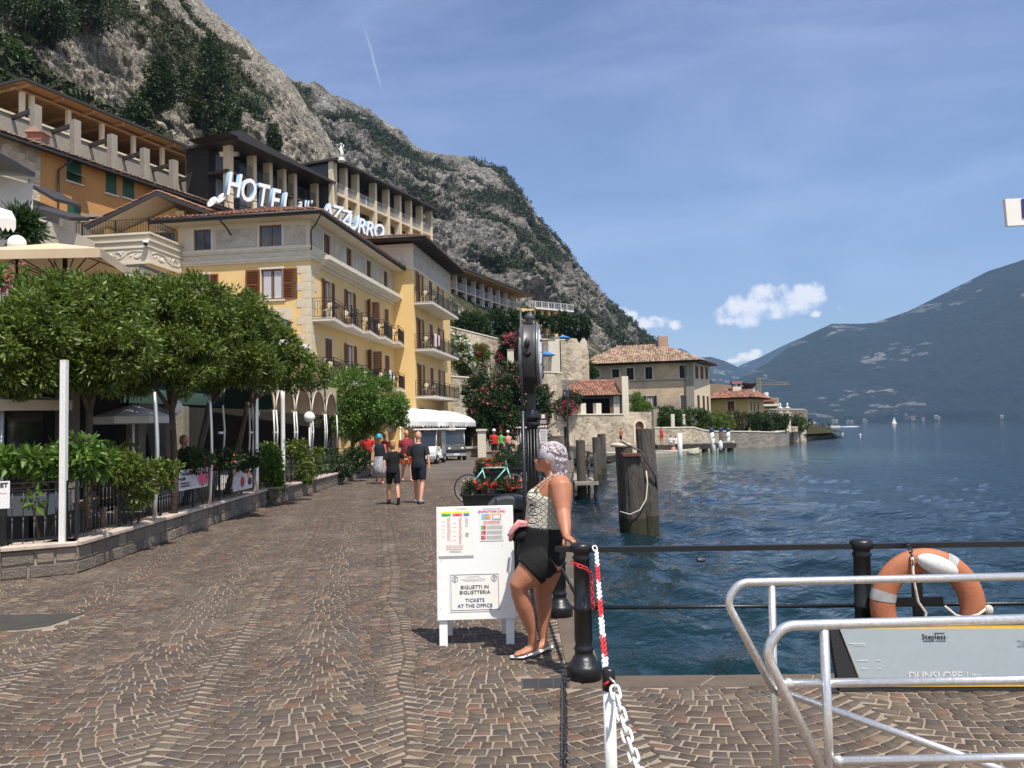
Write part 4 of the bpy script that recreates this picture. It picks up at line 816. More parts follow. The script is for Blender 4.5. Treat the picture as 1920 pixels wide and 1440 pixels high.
for s_, (a, b_) in enumerate((((gx0-.4, 12.55), (-8.2, 14.15)), ((-8.2, 14.15), (-5.2, 12.9)))):
 r_ = MB(T); r_.prism([(a[0], gy-.5, a[1]), (b_[0], gy-.5, b_[1]), (b_[0], gy-.5, b_[1]+.22), (a[0], gy-.5, a[1]+.22)], (0, 5, 0)); rf = r_.build('roof', K['dark'], WG.root)
 q = MB(T); q.poly([(a[0]+.1, gy-.46, a[1]-.004), (b_[0], gy-.46, b_[1]-.004), (b_[0], gy+4.4, b_[1]-.004), (a[0]+.1, gy+4.4, a[1]-.004)]); q.build('soffit', K['soffit'], rf)
 q = MB(T); e0, e1 = ((a, b_) if s_ == 0 else (b_, a)); tiles(q, (e0[0], gy-.5, e0[1]+.22), (e0[0], gy+4.5, e0[1]+.22), (e1[0], gy+4.5, e1[1]+.22), (e1[0], gy-.5, e1[1]+.22), seed=9+s_); kind(q.build('roof_tiles', K['tile'], rf), 'stuff')
p = Matrix.Translation((0, 0, 0)); sc_ = thing('security_camera', 'white dome security camera on the corner of the terrace parapet', 'camera', (*pf.pt(-6.95, -3.12), 10.95)); MB().lathe([(.07, .12), (.14, .1), (.15, .0), (.12, -.02)], n=14).build('housing', K['white'], sc_); MB().ell((0, 0, -.02), (.11, .11, .12), 12, 8).build('dome', K['iron'], sc_); MB().box(-.03, .03, 0, .22, .06, .12).build('bracket', K['white'], sc_)
cp = P(180, 400, 46); chm = thing('chimney', 'white chimney with three stacked hoods behind the terrace gable', 'chimney', (cp.x, cp.y, 11.0)); MB().box(-.55, .55, -.4, .4, 0, 2.2).build('stack', K['oldwhite'], chm)
for k in range(3): b = MB(); z = 2.4+k*.33; b.prism([(-.62, -.5, z), (.62, -.5, z), (.62, -.5, z+.07), (0, -.5, z+.2), (-.62, -.5, z+.07)], (0, 1, 0)); b.build('hood', K['concrete'], chm)
MB().box(-.3, .3, -.25, .25, 2.2, 3.2).build('flue', K['interior'], chm)
AN = Bld('hotel_annex', 'low yellow annex with a grey metal roof edge in front of the shuttered hotel window', 'building', (-11.2, 33, 0))
b = MB(AN.B); b.prism([(-13.6, 27, 3.4), (-11.9, 27, 3.4), (-10.95, 40.4, 3.4), (-13.6, 40.8, 3.4)], (0, 0, 3.5)); b.build('wall', K['yellow'], AN.root)
b = MB(AN.B); b.prism([(-14.2, 26, 6.9), (-11.7, 26, 6.9), (-10.7, 40.2, 6.9), (-14.2, 40.6, 6.9)], (0, 0, .22)); rf = b.build('roof', K['trim'], AN.root); b = MB(AN.B); b.prism([(-14.3, 25.9, 7.12), (-11.6, 25.9, 7.12), (-10.6, 40.2, 7.12), (-14.3, 40.6, 7.12)], (0, 0, .06)); b.build('metal_edge', K['iron2'], rf)
K['signw'] = mat('sign_white', (.82,.82,.80), .35, .05, 3); K['signb'] = mat('sign_light_blue', (.30,.55,.78), .4, .1, 3)
sg = thing('roof_sign', "white and light blue letters HOTEL all' AZZURRO standing on the tiled roof", 'sign', (*pf.pt(-4, 1), 13.4))
sB = Matrix.Translation(-Vector(sg.location))
def letters(word, spots, size, dep=.16):
 for ch, (x, y, D) in zip(word, spots):
  q = P(x, y, D); q0 = sB @ Matrix.Translation(q) @ Matrix.Rotation(A0+R(58), 4, 'Z')
  me = text(ch, size, dep, .028 if size > 1 else .01, .25); me.materials.clear(); me.materials.append(K['signw']); me.materials.append(K['signb'])
  for p_ in me.polygons: p_.material_index = 1 if abs(p_.normal.z) < .6 else 0
  o = put('letter', me, sg, q0 @ Matrix.Rotation(R(90), 4, 'X') @ Matrix.Diagonal((.66 if size > 1.6 else .85, 1, 1, 1)))
letters('HOTEL', [(434, 368, 44), (461, 378, 45), (488, 387, 46), (511, 395, 47), (533, 402, 48)], 1.85)
letters('all\'', [(562, 389, 47.5), (571, 391, 48), (576, 392, 48.4), (582, 392, 48.8)], .75, .05)
letters('AZZURRO', [(611, 411, 50), (628, 415, 51.2), (645, 422, 52.4), (659, 430, 53.6), (675, 437, 54.8), (690, 442, 56), (707, 446, 57.2)], 1.42, .14)
b = MB(sB)
pa, pb = P(418, 372, 44.4), P(716, 452, 58);
for k in range(2): b.tube([P(420, 360+k*16, 44.4), P(545, 397+k*14, 48.5), P(600, 400+k*14, 50), P(716, 436+k*12, 58)], .03, 5)
for k in range(12):
 q = pa.lerp(pb, k/11); b.tube([(q.x, q.y+.15, 13.0), (q.x, q.y+.15, q.z+1.0)], .025, 5); b.tube([(q.x, q.y+.15, q.z+.8), (q.x+.2, q.y+1.2, 13.2)], .02, 5)
b.build('sign_frame', K['iron2'], sg)
for i, (x, y, D, lb) in enumerate(((401, 382, 43.5, 'small satellite dish above the tiled eave beside the terrace gable'), (418, 375, 44, 'satellite dish on a mast below the letter H'))):
 q = P(x, y, D); ds = thing('satellite_dish', lb, 'satellite dish', (q.x, q.y, 12.9)); z = q.z-12.9
 MB().lathe([(.02, .0), (.2, .03), (.34, .1), (.345, .115), (.2, .045), (.02, .015)], (0, -.1, z), 18, axis=(-.5, -.9, .5)).build('dish', K['white'], ds); MB().tube([(0, 0, 0), (0, 0, z)], .025, 6).build('mast', K['iron2'], ds); MB().tube([(0, -.1, z-.2), (-.15, -.45, z+.1)], .012, 5).build('arm', K['iron2'], ds)
# orange house
OA = math.atan2(1, .41); oo = P(75, 300, 47.1); po = Plane((oo.x, oo.y), OA)
OH = Bld('orange_house', 'old orange plastered house with green shutters and a tiled eave', 'house', (oo.x, oo.y, 0))
ops = [po.op(125, 300, 153, 342, 'roller'), po.op(198, 324, 219, 364, 'roller'), po.op(230, 335, 252, 372, 'roller'), po.op(288, 356, 307, 384, 'roller'), po.op(354, 378, 371, 405, 'roller'), po.op(126, 383, 152, 424, 'roller')]
To = facade(OH, (oo.x, oo.y), OA, 21, 4, 18.45, ops, 'orange', sh='gshutter', surround=False)
b = MB(To); b.box(-6, 0, -.04, 0, 4, 18.45); b.build('stone_wall', K['rubble_light'], OH.root)
for o in ops: MB(To).box(o[0]-.1, o[1]+.1, -.12, 0, o[2]-.1, o[2]).build('sill', K['trim'], OH.root)
b = MB(To); b.box(-6, 21, 6.9, 7, 4, 18.6); b.box(20.9, 21, 0, 7, 4, 18.6); b.box(-6, -5.9, 0, 7, 4, 18.6); b.build('rear_wall', K['orange'], OH.root)
b = MB(To); b.prism([(-6.5, -.8, 18.45), (-6.5, 4.4, 19.5), (-6.5, 7.2, 18.8), (-6.5, 7.2, 18.6), (-6.5, 4.4, 19.3), (-6.5, -.8, 18.3)], (28, 0, 0)); rf = b.build('roof', K['dark'], OH.root)
q = MB(To); tiles(q, (-6.5, -.8, 18.45), (21.5, -.8, 18.45), (21.5, 4.4, 19.5), (-6.5, 4.4, 19.5), cw=.3, seed=31); kind(q.build('roof_tiles', K['tile2'], rf), 'stuff')
b = MB(To); b.tube([(1.6, -.7, 18.3), (1.1, -.15, 17.6), (1.1, -.08, 5)], .06, 6); b.build('downpipe', K['dark'], OH.root); o = ops[0]
aw = MB(To); aw.prism([(o[0]-.02, -.03, o[3]-.8), (o[0]-.02, -.75, o[2]+.3), (o[0]-.02, -.78, o[2]+.26), (o[0]-.02, -.03, o[3]-.86)], (o[1]-o[0]+.04, 0, 0)); aw.build('propped_shutter', K['gshutter'], OH.root)
cq = P(72, 240, 50.5); c_ = thing('chimney', 'squat rendered chimney with a terracotta cap on the orange house roof', 'chimney', (cq.x, cq.y, 18.9)); MB().box(-.4, .4, -.4, .4, 0, 1.3).build('stack', K['concrete'], c_); MB().box(-.45, .45, -.45, .45, 1.3, 1.75).build('cap', K['tile'], c_); MB().prism([(-.6, -.6, 1.75), (.6, -.6, 1.75), (0, -.6, 2.1)], (0, 1.2, 0)).build('hood', K['tile2'], c_)
# lemon-house terrace: pillars, beams, wall
lm = P(68, 205, 52.5); pl = Plane((lm.x, lm.y), OA); LT = Bld('terrace_wall', 'grey terrace wall with tall square pillars above the orange house', 'wall', (lm.x, lm.y, 15))
Tl = LT.fr((lm.x, lm.y), OA); b = MB(Tl); zw = Plane(pl.pt(0, 2.2), OA).hit(190, 257)[1]-.8; b.box(-9, 30, 2.2, 2.6, 12, zw); b.build('wall', K['concrete'], LT.root)
b = MB(Tl); b.box(-9, 30, 2.1, 2.75, zw, zw+.15); b.build('coping', K['quoin'], LT.root); b = MB(Tl); b.box(-9, 30, -2, 2.2, 15, 16.9); b.build('terrace_bed', K['earth'], LT.root)
for x, y in ((68, 198), (142, 226), (211, 253), (272, 279), (326, 301), (376, 322), (415, 338), (452, 350)):
 s_, z = pl.hit(x, y); MB(Tl).box(s_-.26, s_+.26, -.2, .25, 15.5, z).build('pillar', K['concrete'], LT.root)
 bm_ = MB(Tl); bm_.beam((s_, 2.3, z-.45), (s_, -.1, z-.25), .2, .26); bm_.build('beam', K['dark'], LT.root)
pe = P(45, 150, 54); pp_ = Plane((pe.x, pe.y), OA); ze_ = pe.z
PG = Bld('pergola', 'long open pergola with pine board ceiling under a dark roof edge, above the orange house', 'pergola', (pe.x, pe.y, 18))
Tp = PG.fr((pe.x, pe.y), OA); L_ = pp_.hit(410, 299)[0]
b = MB(Tp); b.box(-.1, L_+3, -.1, 9.2, ze_-.02, ze_+.16); b.build('roof', K['dark'], PG.root)
b = MB(Tp)
for i in range(45): y = .05+i*.2; b.box(0, L_+2.9, y, y+.19, ze_-.07+(i % 2)*.004, ze_-.021)
kind(b.build('ceiling_boards', K['pine'], PG.root), 'stuff')
for i in range(int(L_/2.6)+1): MB(Tp).box(.3+i*2.6, .45+i*2.6, .02, 9.1, ze_-.3, ze_-.08).build('rafter', K['pine'], PG.root)
MB(Tp).box(0, L_+2.8, .9, 1.1, ze_-.42, ze_-.301).build('beam', K['pine'], PG.root); MB(Tp).box(0, L_+2.8, 5.4, 5.6, ze_-.42, ze_-.301).build('beam', K['pine'], PG.root)
pq_ = Plane(pp_.pt(0, 1.0), OA)
for x in (41, 59, 128, 191, 250, 304, 353, 400): s_ = pq_.hit(x, 220)[0]; MB(Tp).box(s_-.14, s_+.14, .86, 1.14, ze_-4, ze_-.422).build('post', K['cream'], PG.root)
b = MB(Tp); b.box(-6, L_+3, 9.2, 9.4, ze_-6, ze_-.1); b.build('rear_wall', K['concrete'], PG.root)
# upper hotel with yellow columns
def bays(B, T, L0, L, zs, cols, dep=1.4, colw=.36, glass='glass', slab='cream', rail='white', roof_over=.9, roofm='dark', wallm='cream', railh=.95, floorm='pine'):
 zt = zs[-1]
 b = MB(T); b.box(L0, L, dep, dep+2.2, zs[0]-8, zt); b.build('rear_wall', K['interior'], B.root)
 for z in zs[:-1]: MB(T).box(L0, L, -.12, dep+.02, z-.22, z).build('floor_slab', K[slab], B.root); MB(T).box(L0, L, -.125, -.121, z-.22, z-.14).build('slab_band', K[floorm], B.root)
 MB(T).box(L0-.5, L+.5, -roof_over, dep+2.4, zt, zt+.2).build('roof', K[roofm], B.root)
 for c_ in cols: MB(T).box(c_-colw/2, c_+colw/2, -.2, .5, zs[0]-6, zt).build('column', K[wallm], B.root)
 cs_ = [L0]+list(cols)+[L]
 for z0, z1 in zip(zs[:-1], zs[1:]):
  for a, c_ in zip(cs_[:-1], cs_[1:]):
   if c_-a < .8: continue
   w = MB(T); w.box(a+.25, c_-.25, dep-.08, dep, z0, z1-.05); w_ = w.build('window', K['dark'], B.root); n_ = max(1, round((c_-a)/1.1));
   for k in range(n_): x0 = a+.35+(c_-a-.7)*k/n_; MB(T).box(x0+.03, x0+(c_-a-.7)/n_-.03, dep-.12, dep-.081, z0+.1, z1-.3).build('pane', K[glass], w_)
   if rail: railing('railing', T, B.root, [(a+.05, -.05, z0), (c_-.05, -.05, z0)], railh, .16, rail, .04, .02, mid=False)
ub = P(623, 340, 74); pu = Plane((ub.x, ub.y), OA); UB = Bld('hotel', 'upper hotel block with pale yellow columns and white balcony rails below the mountain', 'hotel', (ub.x, ub.y, 8))
Tu = UB.fr((ub.x, ub.y), OA); colx = [pu.hit(x, 380)[0] for x in (627, 647, 669, 702, 726, 748, 768, 788, 806)]; z3 = pu.hit(700, 343)[1]; z2 = pu.hit(702, 394)[1]; z1_ = z2-(z3-z2)
bays(UB, Tu, colx[0]-.3, colx[-1]+.3, [z1_-3.2, z1_, z2, z3], colx)
x_ = colx[0]-.3; b = MB(Tu); b.box(x_-.12, x_-.01, .2, 3.3, 8, z3-.1); b.build('black_panel', K['iron2'], UB.root); b = MB(Tu); b.box(x_-.3, x_, 3.3, 3.9, 8, z3); b.box(x_-.3, x_-.01, -.25, .2, 8, z3); b.build('pier', K['cream'], UB.root)
ua = P(475, 300, 66); pa_ = Plane((ua.x, ua.y), OA); UA = Bld('restaurant_pavilion', 'dark roofed pavilion with yellow pillars and wide windows behind the roof letters', 'building', (ua.x, ua.y, 8))
Ta = UA.fr((ua.x, ua.y), OA); cx_ = [pa_.hit(x, 330)[0] for x in (431, 475, 505, 531, 551, 592)]; zt = pa_.hit(475, 293)[1]; za = pa_.hit(475, 337)[1]
bays(UA, Ta, cx_[0]-.4, cx_[-1]+.3, [za-3.0, za, zt], cx_, glass='glassb', rail='iron2', roof_over=1.6, dep=1.8, slab='dark')
b = MB(Ta); b.prism([(cx_[0]-2, -1.6, zt+.2), (cx_[0]-.6, -1.6, zt+.8), (cx_[1], -1.6, zt+.55), (cx_[-1], -1.6, zt+.21)], (0, 4, 0)); b.build('roof_ridge', K['dark'], UA.root)
fl = P(430, 288, 65); fd = thing('floodlight', 'pair of floodlights under the dark pavilion roof', 'lamp', (fl.x, fl.y, fl.z))
for k in (-.5, .5): MB().obox((k, 0, 0), (.6, .35, .45), (.3, 0, 0)).build('lamp_head', K['alu'], fd)
MB().tube([(-.7, .2, .3), (.7, .2, .3)], .03, 6).build('bracket', K['dark'], fd)
sp = P(640, 303, 73); st_ = thing('statue', 'small white statue of a standing figure on the upper hotel roof', 'statue', (sp.x, sp.y, sp.z)); b = MB()
b.lathe([(.32, 0), (.32, .15), (.2, .2), (.2, .35)], n=10); b.build('plinth', K['white'], st_); b = MB(); b.tube([(0, 0, .3), (.05, 0, .8), (-.03, 0, 1.2), (0, 0, 1.45)], [.2, .17, .13, .06], 8); b.ell((0, 0, 1.58), .11, 8, 6); b.tube([(0, 0, 1.35), (.2, -.05, 1.2), (.25, -.1, 1.5)], .045, 6); b.tube([(0, 0, 1.35), (-.2, 0, 1.15), (-.15, -.1, .95)], .045, 6); b.build('figure', K['white'], st_)
# long terrace hotel farther off
fh = P(835, 520, 118); AF = math.atan2(1, .42); pfh = Plane((fh.x, fh.y), AF); FH = Bld('hotel', 'long terraced hotel with deep brown eaves and white railings under the mountain', 'hotel', (fh.x, fh.y, 4))
Tf = FH.fr((fh.x, fh.y), AF); Lf = pfh.hit(975, 570)[0]; zA = pfh.hit(850, 513)[1]; zB = pfh.hit(850, 541)[1]; zC = pfh.hit(850, 572)[1]
cs_ = [Lf*(i/9)**.98 for i in range(1, 9)]
bays(FH, Tf, 0, Lf, [zC, zB, zA], cs_, dep=3.0, colw=.22, rail='white', roof_over=2.2, roofm='pine', wallm='white', slab='cream', railh=1.1)
MB(Tf).box(-.3, Lf+1, -2.4, 8, zA+.21, zA+.45).build('roof_edge', K['dark'], FH.root); MB(Tf).box(-.5, .6, -.6, 3, zB-1, zA-.02).build('pier', K['orange'], FH.root)
MB(Tf).box(-1, Lf, -1, 4, 2, zC-.25).build('stone_base', K['rubble_light'], FH.root)
fr_ = P(1003, 600, 150); AR = math.atan2(.75, 1); pr_ = Plane((fr_.x, fr_.y), AR); FR = Bld('hotel', 'yellow end block of the far terraced hotel with a roof terrace railing', 'hotel', (fr_.x, fr_.y, 4))
Tg = FR.fr((fr_.x, fr_.y), AR); Lr = pr_.hit(1066, 590)[0]; zt = pr_.hit(1020, 582)[1]; zm = pr_.hit(1020, 606)[1]
bays(FR, Tg, 0, Lr, [zm-4.2, zm, zt], [Lr*k/5 for k in range(1, 5)], dep=1.6, colw=.7, roof_over=1.0, wallm='yellow', slab='white', roofm='white')
railing('roof_railing', Tg, FR.root, [(-2, -.9, zt+.2), (Lr+.4, -.9, zt+.2)], 1.2, .4, 'white', .08, .05, mid=False)
b = MB(Tg); b.box(-5, 0, -.3, 6, zm-6, zt); b.build('wall', K['yellow'], FR.root)
# stone terraces behind the promenade
def wall_thing(name, label, pts, zt, zb=-1, th=.5, mt='rubble_light', cope=True, cat='wall', group=None):
 p0 = Vector(pts[0]); o = thing(name, label, cat, (p0.x, p0.y, max(zb, 0)), 0, group); B = Matrix.Translation(-Vector(o.location))
 for i in range(len(pts)-1):
  a, b = Vector(pts[i]), Vector(pts[i+1]); z0 = zt[i] if isinstance(zt, (list, tuple)) else zt; z1 = zt[i+1] if isinstance(zt, (list, tuple)) else zt
  d = (b-a).normalized(); n_ = Vector((-d.y, d.x))*th
  m = MB(B); m.add([(a.x, a.y, zb), (b.x, b.y, zb), (b.x+n_.x, b.y+n_.y, zb), (a.x+n_.x, a.y+n_.y, zb), (a.x, a.y, z0), (b.x, b.y, z1), (b.x+n_.x, b.y+n_.y, z1), (a.x+n_.x, a.y+n_.y, z0)], [(0,3,2,1),(4,5,6,7),(0,1,5,4),(1,2,6,5),(2,3,7,6),(3,0,4,7)])
  m.build('masonry', K[mt], o)
  if cope: c_ = MB(B); c_.beam((a.x+n_.x*.5, a.y+n_.y*.5, z0+.06), (b.x+n_.x*.5, b.y+n_.y*.5, z1+.06), th+.12, .12); c_.build('coping', K['trim'], o)
 return o
def xy(px, py, Y): q = P(px, py, Y); return (q.x, q.y)
def zz_(px, py, Y): return P(px, py, Y).z
wall_thing('terrace_wall', 'pale rubble wall behind the golf carts, under the oleanders', [xy(838, 800, 69), xy(930, 800, 72), xy(1012, 800, 77)], [zz_(838, 706, 69), zz_(930, 712, 72), zz_(1012, 716, 77)])
wall_thing('terrace_wall', 'rubble wall of the second terrace beside the clock head', [xy(985, 760, 79), xy(1055, 760, 81)], [zz_(990, 696, 79), zz_(1055, 700, 81)], zb=1)
wall_thing('terrace_wall', 'upper rubble terrace wall below the dark garden trees', [xy(838, 660, 84), xy(990, 660, 90)], [zz_(838, 612, 84), zz_(990, 650, 90)], zb=2, mt='rubble_light')
wall_thing('terrace_wall', 'tall grey rubble retaining wall under the far hotel palms', [xy(985, 660, 92), xy(1060, 660, 94)], [zz_(985, 636, 92), zz_(1062, 638, 94)], zb=3, mt='rubble')
rn = wall_thing('ruined_wall', 'broken pale wall with jagged top beside the retaining wall', [xy(1052, 670, 93.4), xy(1068, 670, 93.6), xy(1074, 670, 93.8), xy(1082, 670, 94), xy(1088, 670, 94.2), xy(1096, 670, 94.4), xy(1101, 670, 94.6), xy(1104, 670, 94.8)], [zz_(1052, 638, 93.4), zz_(1066, 644, 93.6), zz_(1072, 634, 93.8), zz_(1080, 635, 94), zz_(1086, 648, 94.2), zz_(1094, 633, 94.4), zz_(1101, 640, 94.6), zz_(1104, 664, 94.8)], zb=4, mt='rubble_light', cope=False, cat='wall')
for i, (px, y0, y1, D, lb) in enumerate(((958, 657, 700, 85, 'pale square pillar below the pink oleander beside the clock'), (1044, 634, 690, 86, 'pale square pillar standing on the tall retaining wall'), (1005, 655, 700, 84, 'pale square pillar just past the clock face'), (885, 675, 712, 78, 'pale garden pillar among the white oleander'), (912, 672, 712, 78, 'pale garden pillar between white and pink oleander'), (1035, 638, 692, 83, 'slim pale pillar on the terrace with a blue parasol'))):
 q = P(px, y1, D); z1 = zz_(px, y0, D); o = thing('stone_pillar', lb, 'pillar', (q.x, q.y, q.z-3), 0, 'pillars on the garden terraces'); MB().box(-.33, .33, -.33, .33, 0, z1-q.z+3).build('shaft', K['trim'], o); MB().box(-.38, .38, -.38, .38, z1-q.z+3, z1-q.z+3.1).build('cap', K['concrete'], o)
K['blue'] = mat('blue_canvas', (.04,.20,.50), .8); K['dblue'] = mat('dark_blue_paint', (.02,.05,.16), .5)
def parasol(name, label, p, r_, h, m_, group=None, n_=8, drop=.35, pole='white'):
 o = thing(name, label, 'parasol', p, 0, group); MB().lathe([(.02, h+drop), (r_*.5, h+drop*.55), (r_, h), (r_*1.0, h-.12), (r_*.97, h-.12), (r_*.5, h+drop*.5), (.02, h+drop-.03)], n=n_, smooth=False).build('canopy', m_, o); MB().tube([(0, 0, 0), (0, 0, h+drop)], .025, 6).build('pole', K[pole], o); return o
for i, (x, y, D, lb) in enumerate(((1030, 612, 126, 'blue parasol under the palms of the far terrace'), (1022, 665, 82, 'blue parasol beside the clock face'), (1057, 633, 118, 'blue parasol next to the ruined wall'))):
 q = P(x, y, D); parasol('parasol', lb.replace(' at the left of', ' of'), (q.x, q.y, q.z-2), 1.0, 2, K['blue'], 'blue parasols on the garden terraces')
ax = Vector(xy(1052, 770, 90)); AXA = math.atan2(5, 11.7);
AX = Bld('loggia_house', 'low stone house with a red tiled lean-to roof over a dark open loggia', 'house', (ax.x, ax.y, 3))
pax = Plane((ax.x, ax.y), .12); Ta_ = AX.fr((ax.x, ax.y), .12); h_ = pax.hit
s0, zt = h_(1057, 709); s1 = h_(1165, 712)[0]; b = MB(Ta_); b.box(s0, s1, 3.2, 3.6, 2, zt); b.box(s0, s0+.4, 0, 3.2, 2, h_(1060, 738)[1]); b.build('parapet_wall', K['rubble_grey'], AX.root)
l0 = h_(1083, 760)[0]; l1 = h_(1143, 760)[0]; zb_ = h_(1110, 777)[1]; ze = h_(1110, 743)[1]; b = MB(Ta_); b.box(l0, l1+1.5, 2.8, 3.1, 1, ze); b.build('loggia_back', K['interior'], AX.root)
b = MB(Ta_); b.box(l0-.8, l0-.05, 0, .4, 1, ze); b.box(l1+.05, l1+.5, 0, .4, 1, ze); b.build('loggia_pier', K['wood'], AX.root); b = MB(Ta_); b.box(l0-.8, s1, -.05, .35, ze-.25, ze); b.build('lintel', K['dark'], AX.root)
e0 = h_(1076, 741)[0]; e1 = h_(1165, 741)[0]; zr = h_(1120, 726)[1]+.9; q = MB(Ta_); tiles(q, (e0-1.5, -.5, ze+.02), (e1, -.5, ze+.02), (e1, 3.2, zr), (e0+1, 3.2, zr), cw=.3, seed=41); rf = MB(Ta_); rf.poly([(e0-1.5, -.5, ze), (e1, -.5, ze), (e1, 3.2, zr-.02), (e0+1, 3.2, zr-.02)]); rf = rf.build('roof', K['dark'], AX.root); kind(q.build('roof_tiles', K['tile'], rf), 'stuff')
w0, w1 = h_(1164, 740)[0], h_(1176, 740)[0]; zw = h_(1170, 706)[1]; b = MB(Ta_); b.box(w0, w1, -.6, 3.4, 1, zw); b.build('end_wall', K['trim'], AX.root)
g0, g1 = h_(1150, 760)[0], h_(1162, 760)[0]; b = MB(Ta_); b.box(g0, g1, -.12, -.06, zb_, ze+.3); gw_ = b.build('window', K['trim'], AX.root)
for k in range(3): MB(Ta_).box(g0+.08+(g1-g0-.1)*k/3, g0+(g1-g0-.1)*(k+1)/3, -.15, -.121, zb_+.8, ze+.2).build('pane', K['glassb'], gw_)
qa, qb = G(1010, 836), G(1238, 828); qa = Vector((qa.x, 80, 0)); qa.x = P(1010, 830, 80).x; qb = Vector((P(1240, 828, 90).x, 90, 0))
QA = math.atan2(qb.y-qa.y, qb.x-qa.x); pq2 = Plane((qa.x, qa.y), QA); QW = Bld('quay_wall', 'pale rubble garden wall along the far quay with an arched wooden door and a dark doorway', 'wall', (qa.x, qa.y, 0))
Tq_ = QW.fr((qa.x, qa.y), QA); Lq = (qb-qa).length; zt1 = pq2.hit(1100, 778)[1]; zt2 = pq2.hit(1215, 788)[1]
dr_ = [pq2.op(1058, 800, 1066, 838), pq2.op(1191, 790, 1207, 832)]; dr_ = [(o[0], o[1], 0, o[3]) for o in dr_]
b = MB(Tq_); sm_ = pq2.hit(1170, 800)[0]; wallmb(b, -2, sm_, -1.2, zt1, [dr_[0]], .35); wallmb(b, sm_, Lq+1, -1.2, zt2+.9, [dr_[1]], .35); b.box(-2, sm_, .01, .5, zt1-.3, zt1-.001); b.build('masonry', K['rubble_light'], QW.root)
b = MB(Tq_); b.box(-2, sm_, -.08, .5, zt1, zt1+.12); b.build('coping', K['trim'], QW.root); b = MB(Tq_); b.box(dr_[0][0], dr_[0][1], .33, .36, 0, dr_[0][3]); b.build('doorway', K['interior'], QW.root)
b = MB(Tq_); x0, x1, _, z1 = dr_[1]; b.box(x0-.01, x1+.01, .2, .26, 0, z1); dd_ = b.build('door', K['wood'], QW.root); b = MB(Tq_); b.box(x0-.25, x0, -.06, .04, 0, z1-.5); b.box(x1, x1+.25, -.06, .04, 0, z1-.5)
for k in range(9):
 a0, a1 = math.pi*k/9, math.pi*(k+1)/9-.03; cx = (x0+x1)/2; r0, r1 = (x1-x0)/2, (x1-x0)/2+.25; zc = z1-.5
 b.prism([(cx+r0*math.cos(a0), -.06, zc+r0*math.sin(a0)*.8), (cx+r1*math.cos(a0), -.06, zc+r1*math.sin(a0)*.8), (cx+r1*math.cos(a1), -.06, zc+r1*math.sin(a1)*.8), (cx+r0*math.cos(a1), -.06, zc+r0*math.sin(a1)*.8)], (0, .1, 0))
b.build('stone_arch', K['trim'], QW.root)
for px in (1033, 1094, 1123): s_ = pq2.hit(px, 770)[0]; MB(Tq_).box(s_-.35, s_+.35, 0, .5, zt1+.12, pq2.hit(px, 756)[1]).build('pillar', K['trim'], QW.root)
s_ = pq2.hit(1228, 790)[0]; MB(Tq_).box(s_-.5, s_+.35, -.3, .5, 0, pq2.hit(1228, 767)[1]).build('pillar', K['concrete'], QW.root)
hc = Vector(xy(1301, 720, 98)); hl = Vector(xy(1104, 720, 101)); HA = math.atan2(hc.y-hl.y, hc.x-hl.x); Lh = (hc-hl).length
BH = Bld('villa', 'large weathered ochre villa with hipped tile roof and dark shutters at the water', 'house', (hl.x, hl.y, 2)); pbh = Plane((hl.x, hl.y), HA)
zh = pbh.hit(1250, 681)[1]; wf = [pbh.op(*q) for q in ((1112, 693, 1124, 707, 'closed'), (1148, 692, 1161, 708, 'closed'), (1175, 690, 1188, 712, 'closed'), (1210, 688, 1223, 711, 'closed'), (1274, 685, 1286, 709, 'closed'), (1213, 742, 1225, 762, 'openx_c'), (1276, 741, 1289, 767, 'plain'))]
Tb = facade(BH, (hl.x, hl.y), HA, Lh, 0, zh, wf, 'housewall', sh='dshutter' if 'dshutter' in K else 'dark')
sx_ = Vector(xy(1331, 720, 105)); SA_ = math.atan2(sx_.y-hc.y, sx_.x-hc.x); Ls = (sx_-hc).length; psd = Plane((hc.x, hc.y), SA_)
ws_ = [psd.op(*q) for q in ((1303, 686, 1309, 710, 'closed'), (1313, 687, 1318.5, 711, 'closed'), (1322, 688, 1327, 711, 'closed'), (1307, 741, 1312, 768, 'closed'), (1317, 742, 1321.5, 769, 'closed'), (1325, 743, 1329, 770, 'closed'))]
K['housewall2'] = mat('pale_plaster', (.66,.55,.38), .92, .4, .4, .2, 8, col2=(.5,.42,.3)); facade(BH, (hc.x, hc.y), SA_, Ls, 0, zh, ws_, 'housewall2', sh='shutter')
W_ = max(9.0, 10); back = [Vector((sx_.x, sx_.y)), Vector((hl.x, hl.y))+Vector((-math.sin(HA), math.cos(HA)))*W_]
b = MB(BH.B); b.poly([(back[0].x, back[0].y, 0), (back[1].x, back[1].y, 0), (back[1].x, back[1].y, zh), (back[0].x, back[0].y, zh)]); b.poly([(back[1].x, back[1].y, 0), (hl.x, hl.y, 0), (hl.x, hl.y, zh), (back[1].x, back[1].y, zh)]); b.build('rear_wall', K['housewall'], BH.root)
b = MB(Tb); b.box(0, Lh, -.05, 0, pbh.hit(1250, 713)[1]-.08, pbh.hit(1250, 713)[1]+.08); b.box(Lh-.9, Lh, -.04, 0, 0, zh); b.tube([(Lh-1.2, -.7, zh-.1), (Lh-1.0, -.12, zh-.7), (Lh-1.0, -.12, 2)], .07, 6); b.build('string_course', K['concrete'], BH.root)
e_ = [Tb @ Vector(q) for q in ((-.9, -.9, zh+.1),)]
c0 = hl+Vector((-math.cos(HA)-(-math.sin(HA))*1.0, -math.sin(HA)-math.cos(HA)*1.0)); ov = 1.0; un = Vector((-math.sin(HA), math.cos(HA))); uu = Vector((math.cos(HA), math.sin(HA))); us_ = Vector((math.cos(SA_), math.sin(SA_))); so_ = Vector((math.sin(SA_), -math.cos(SA_)))
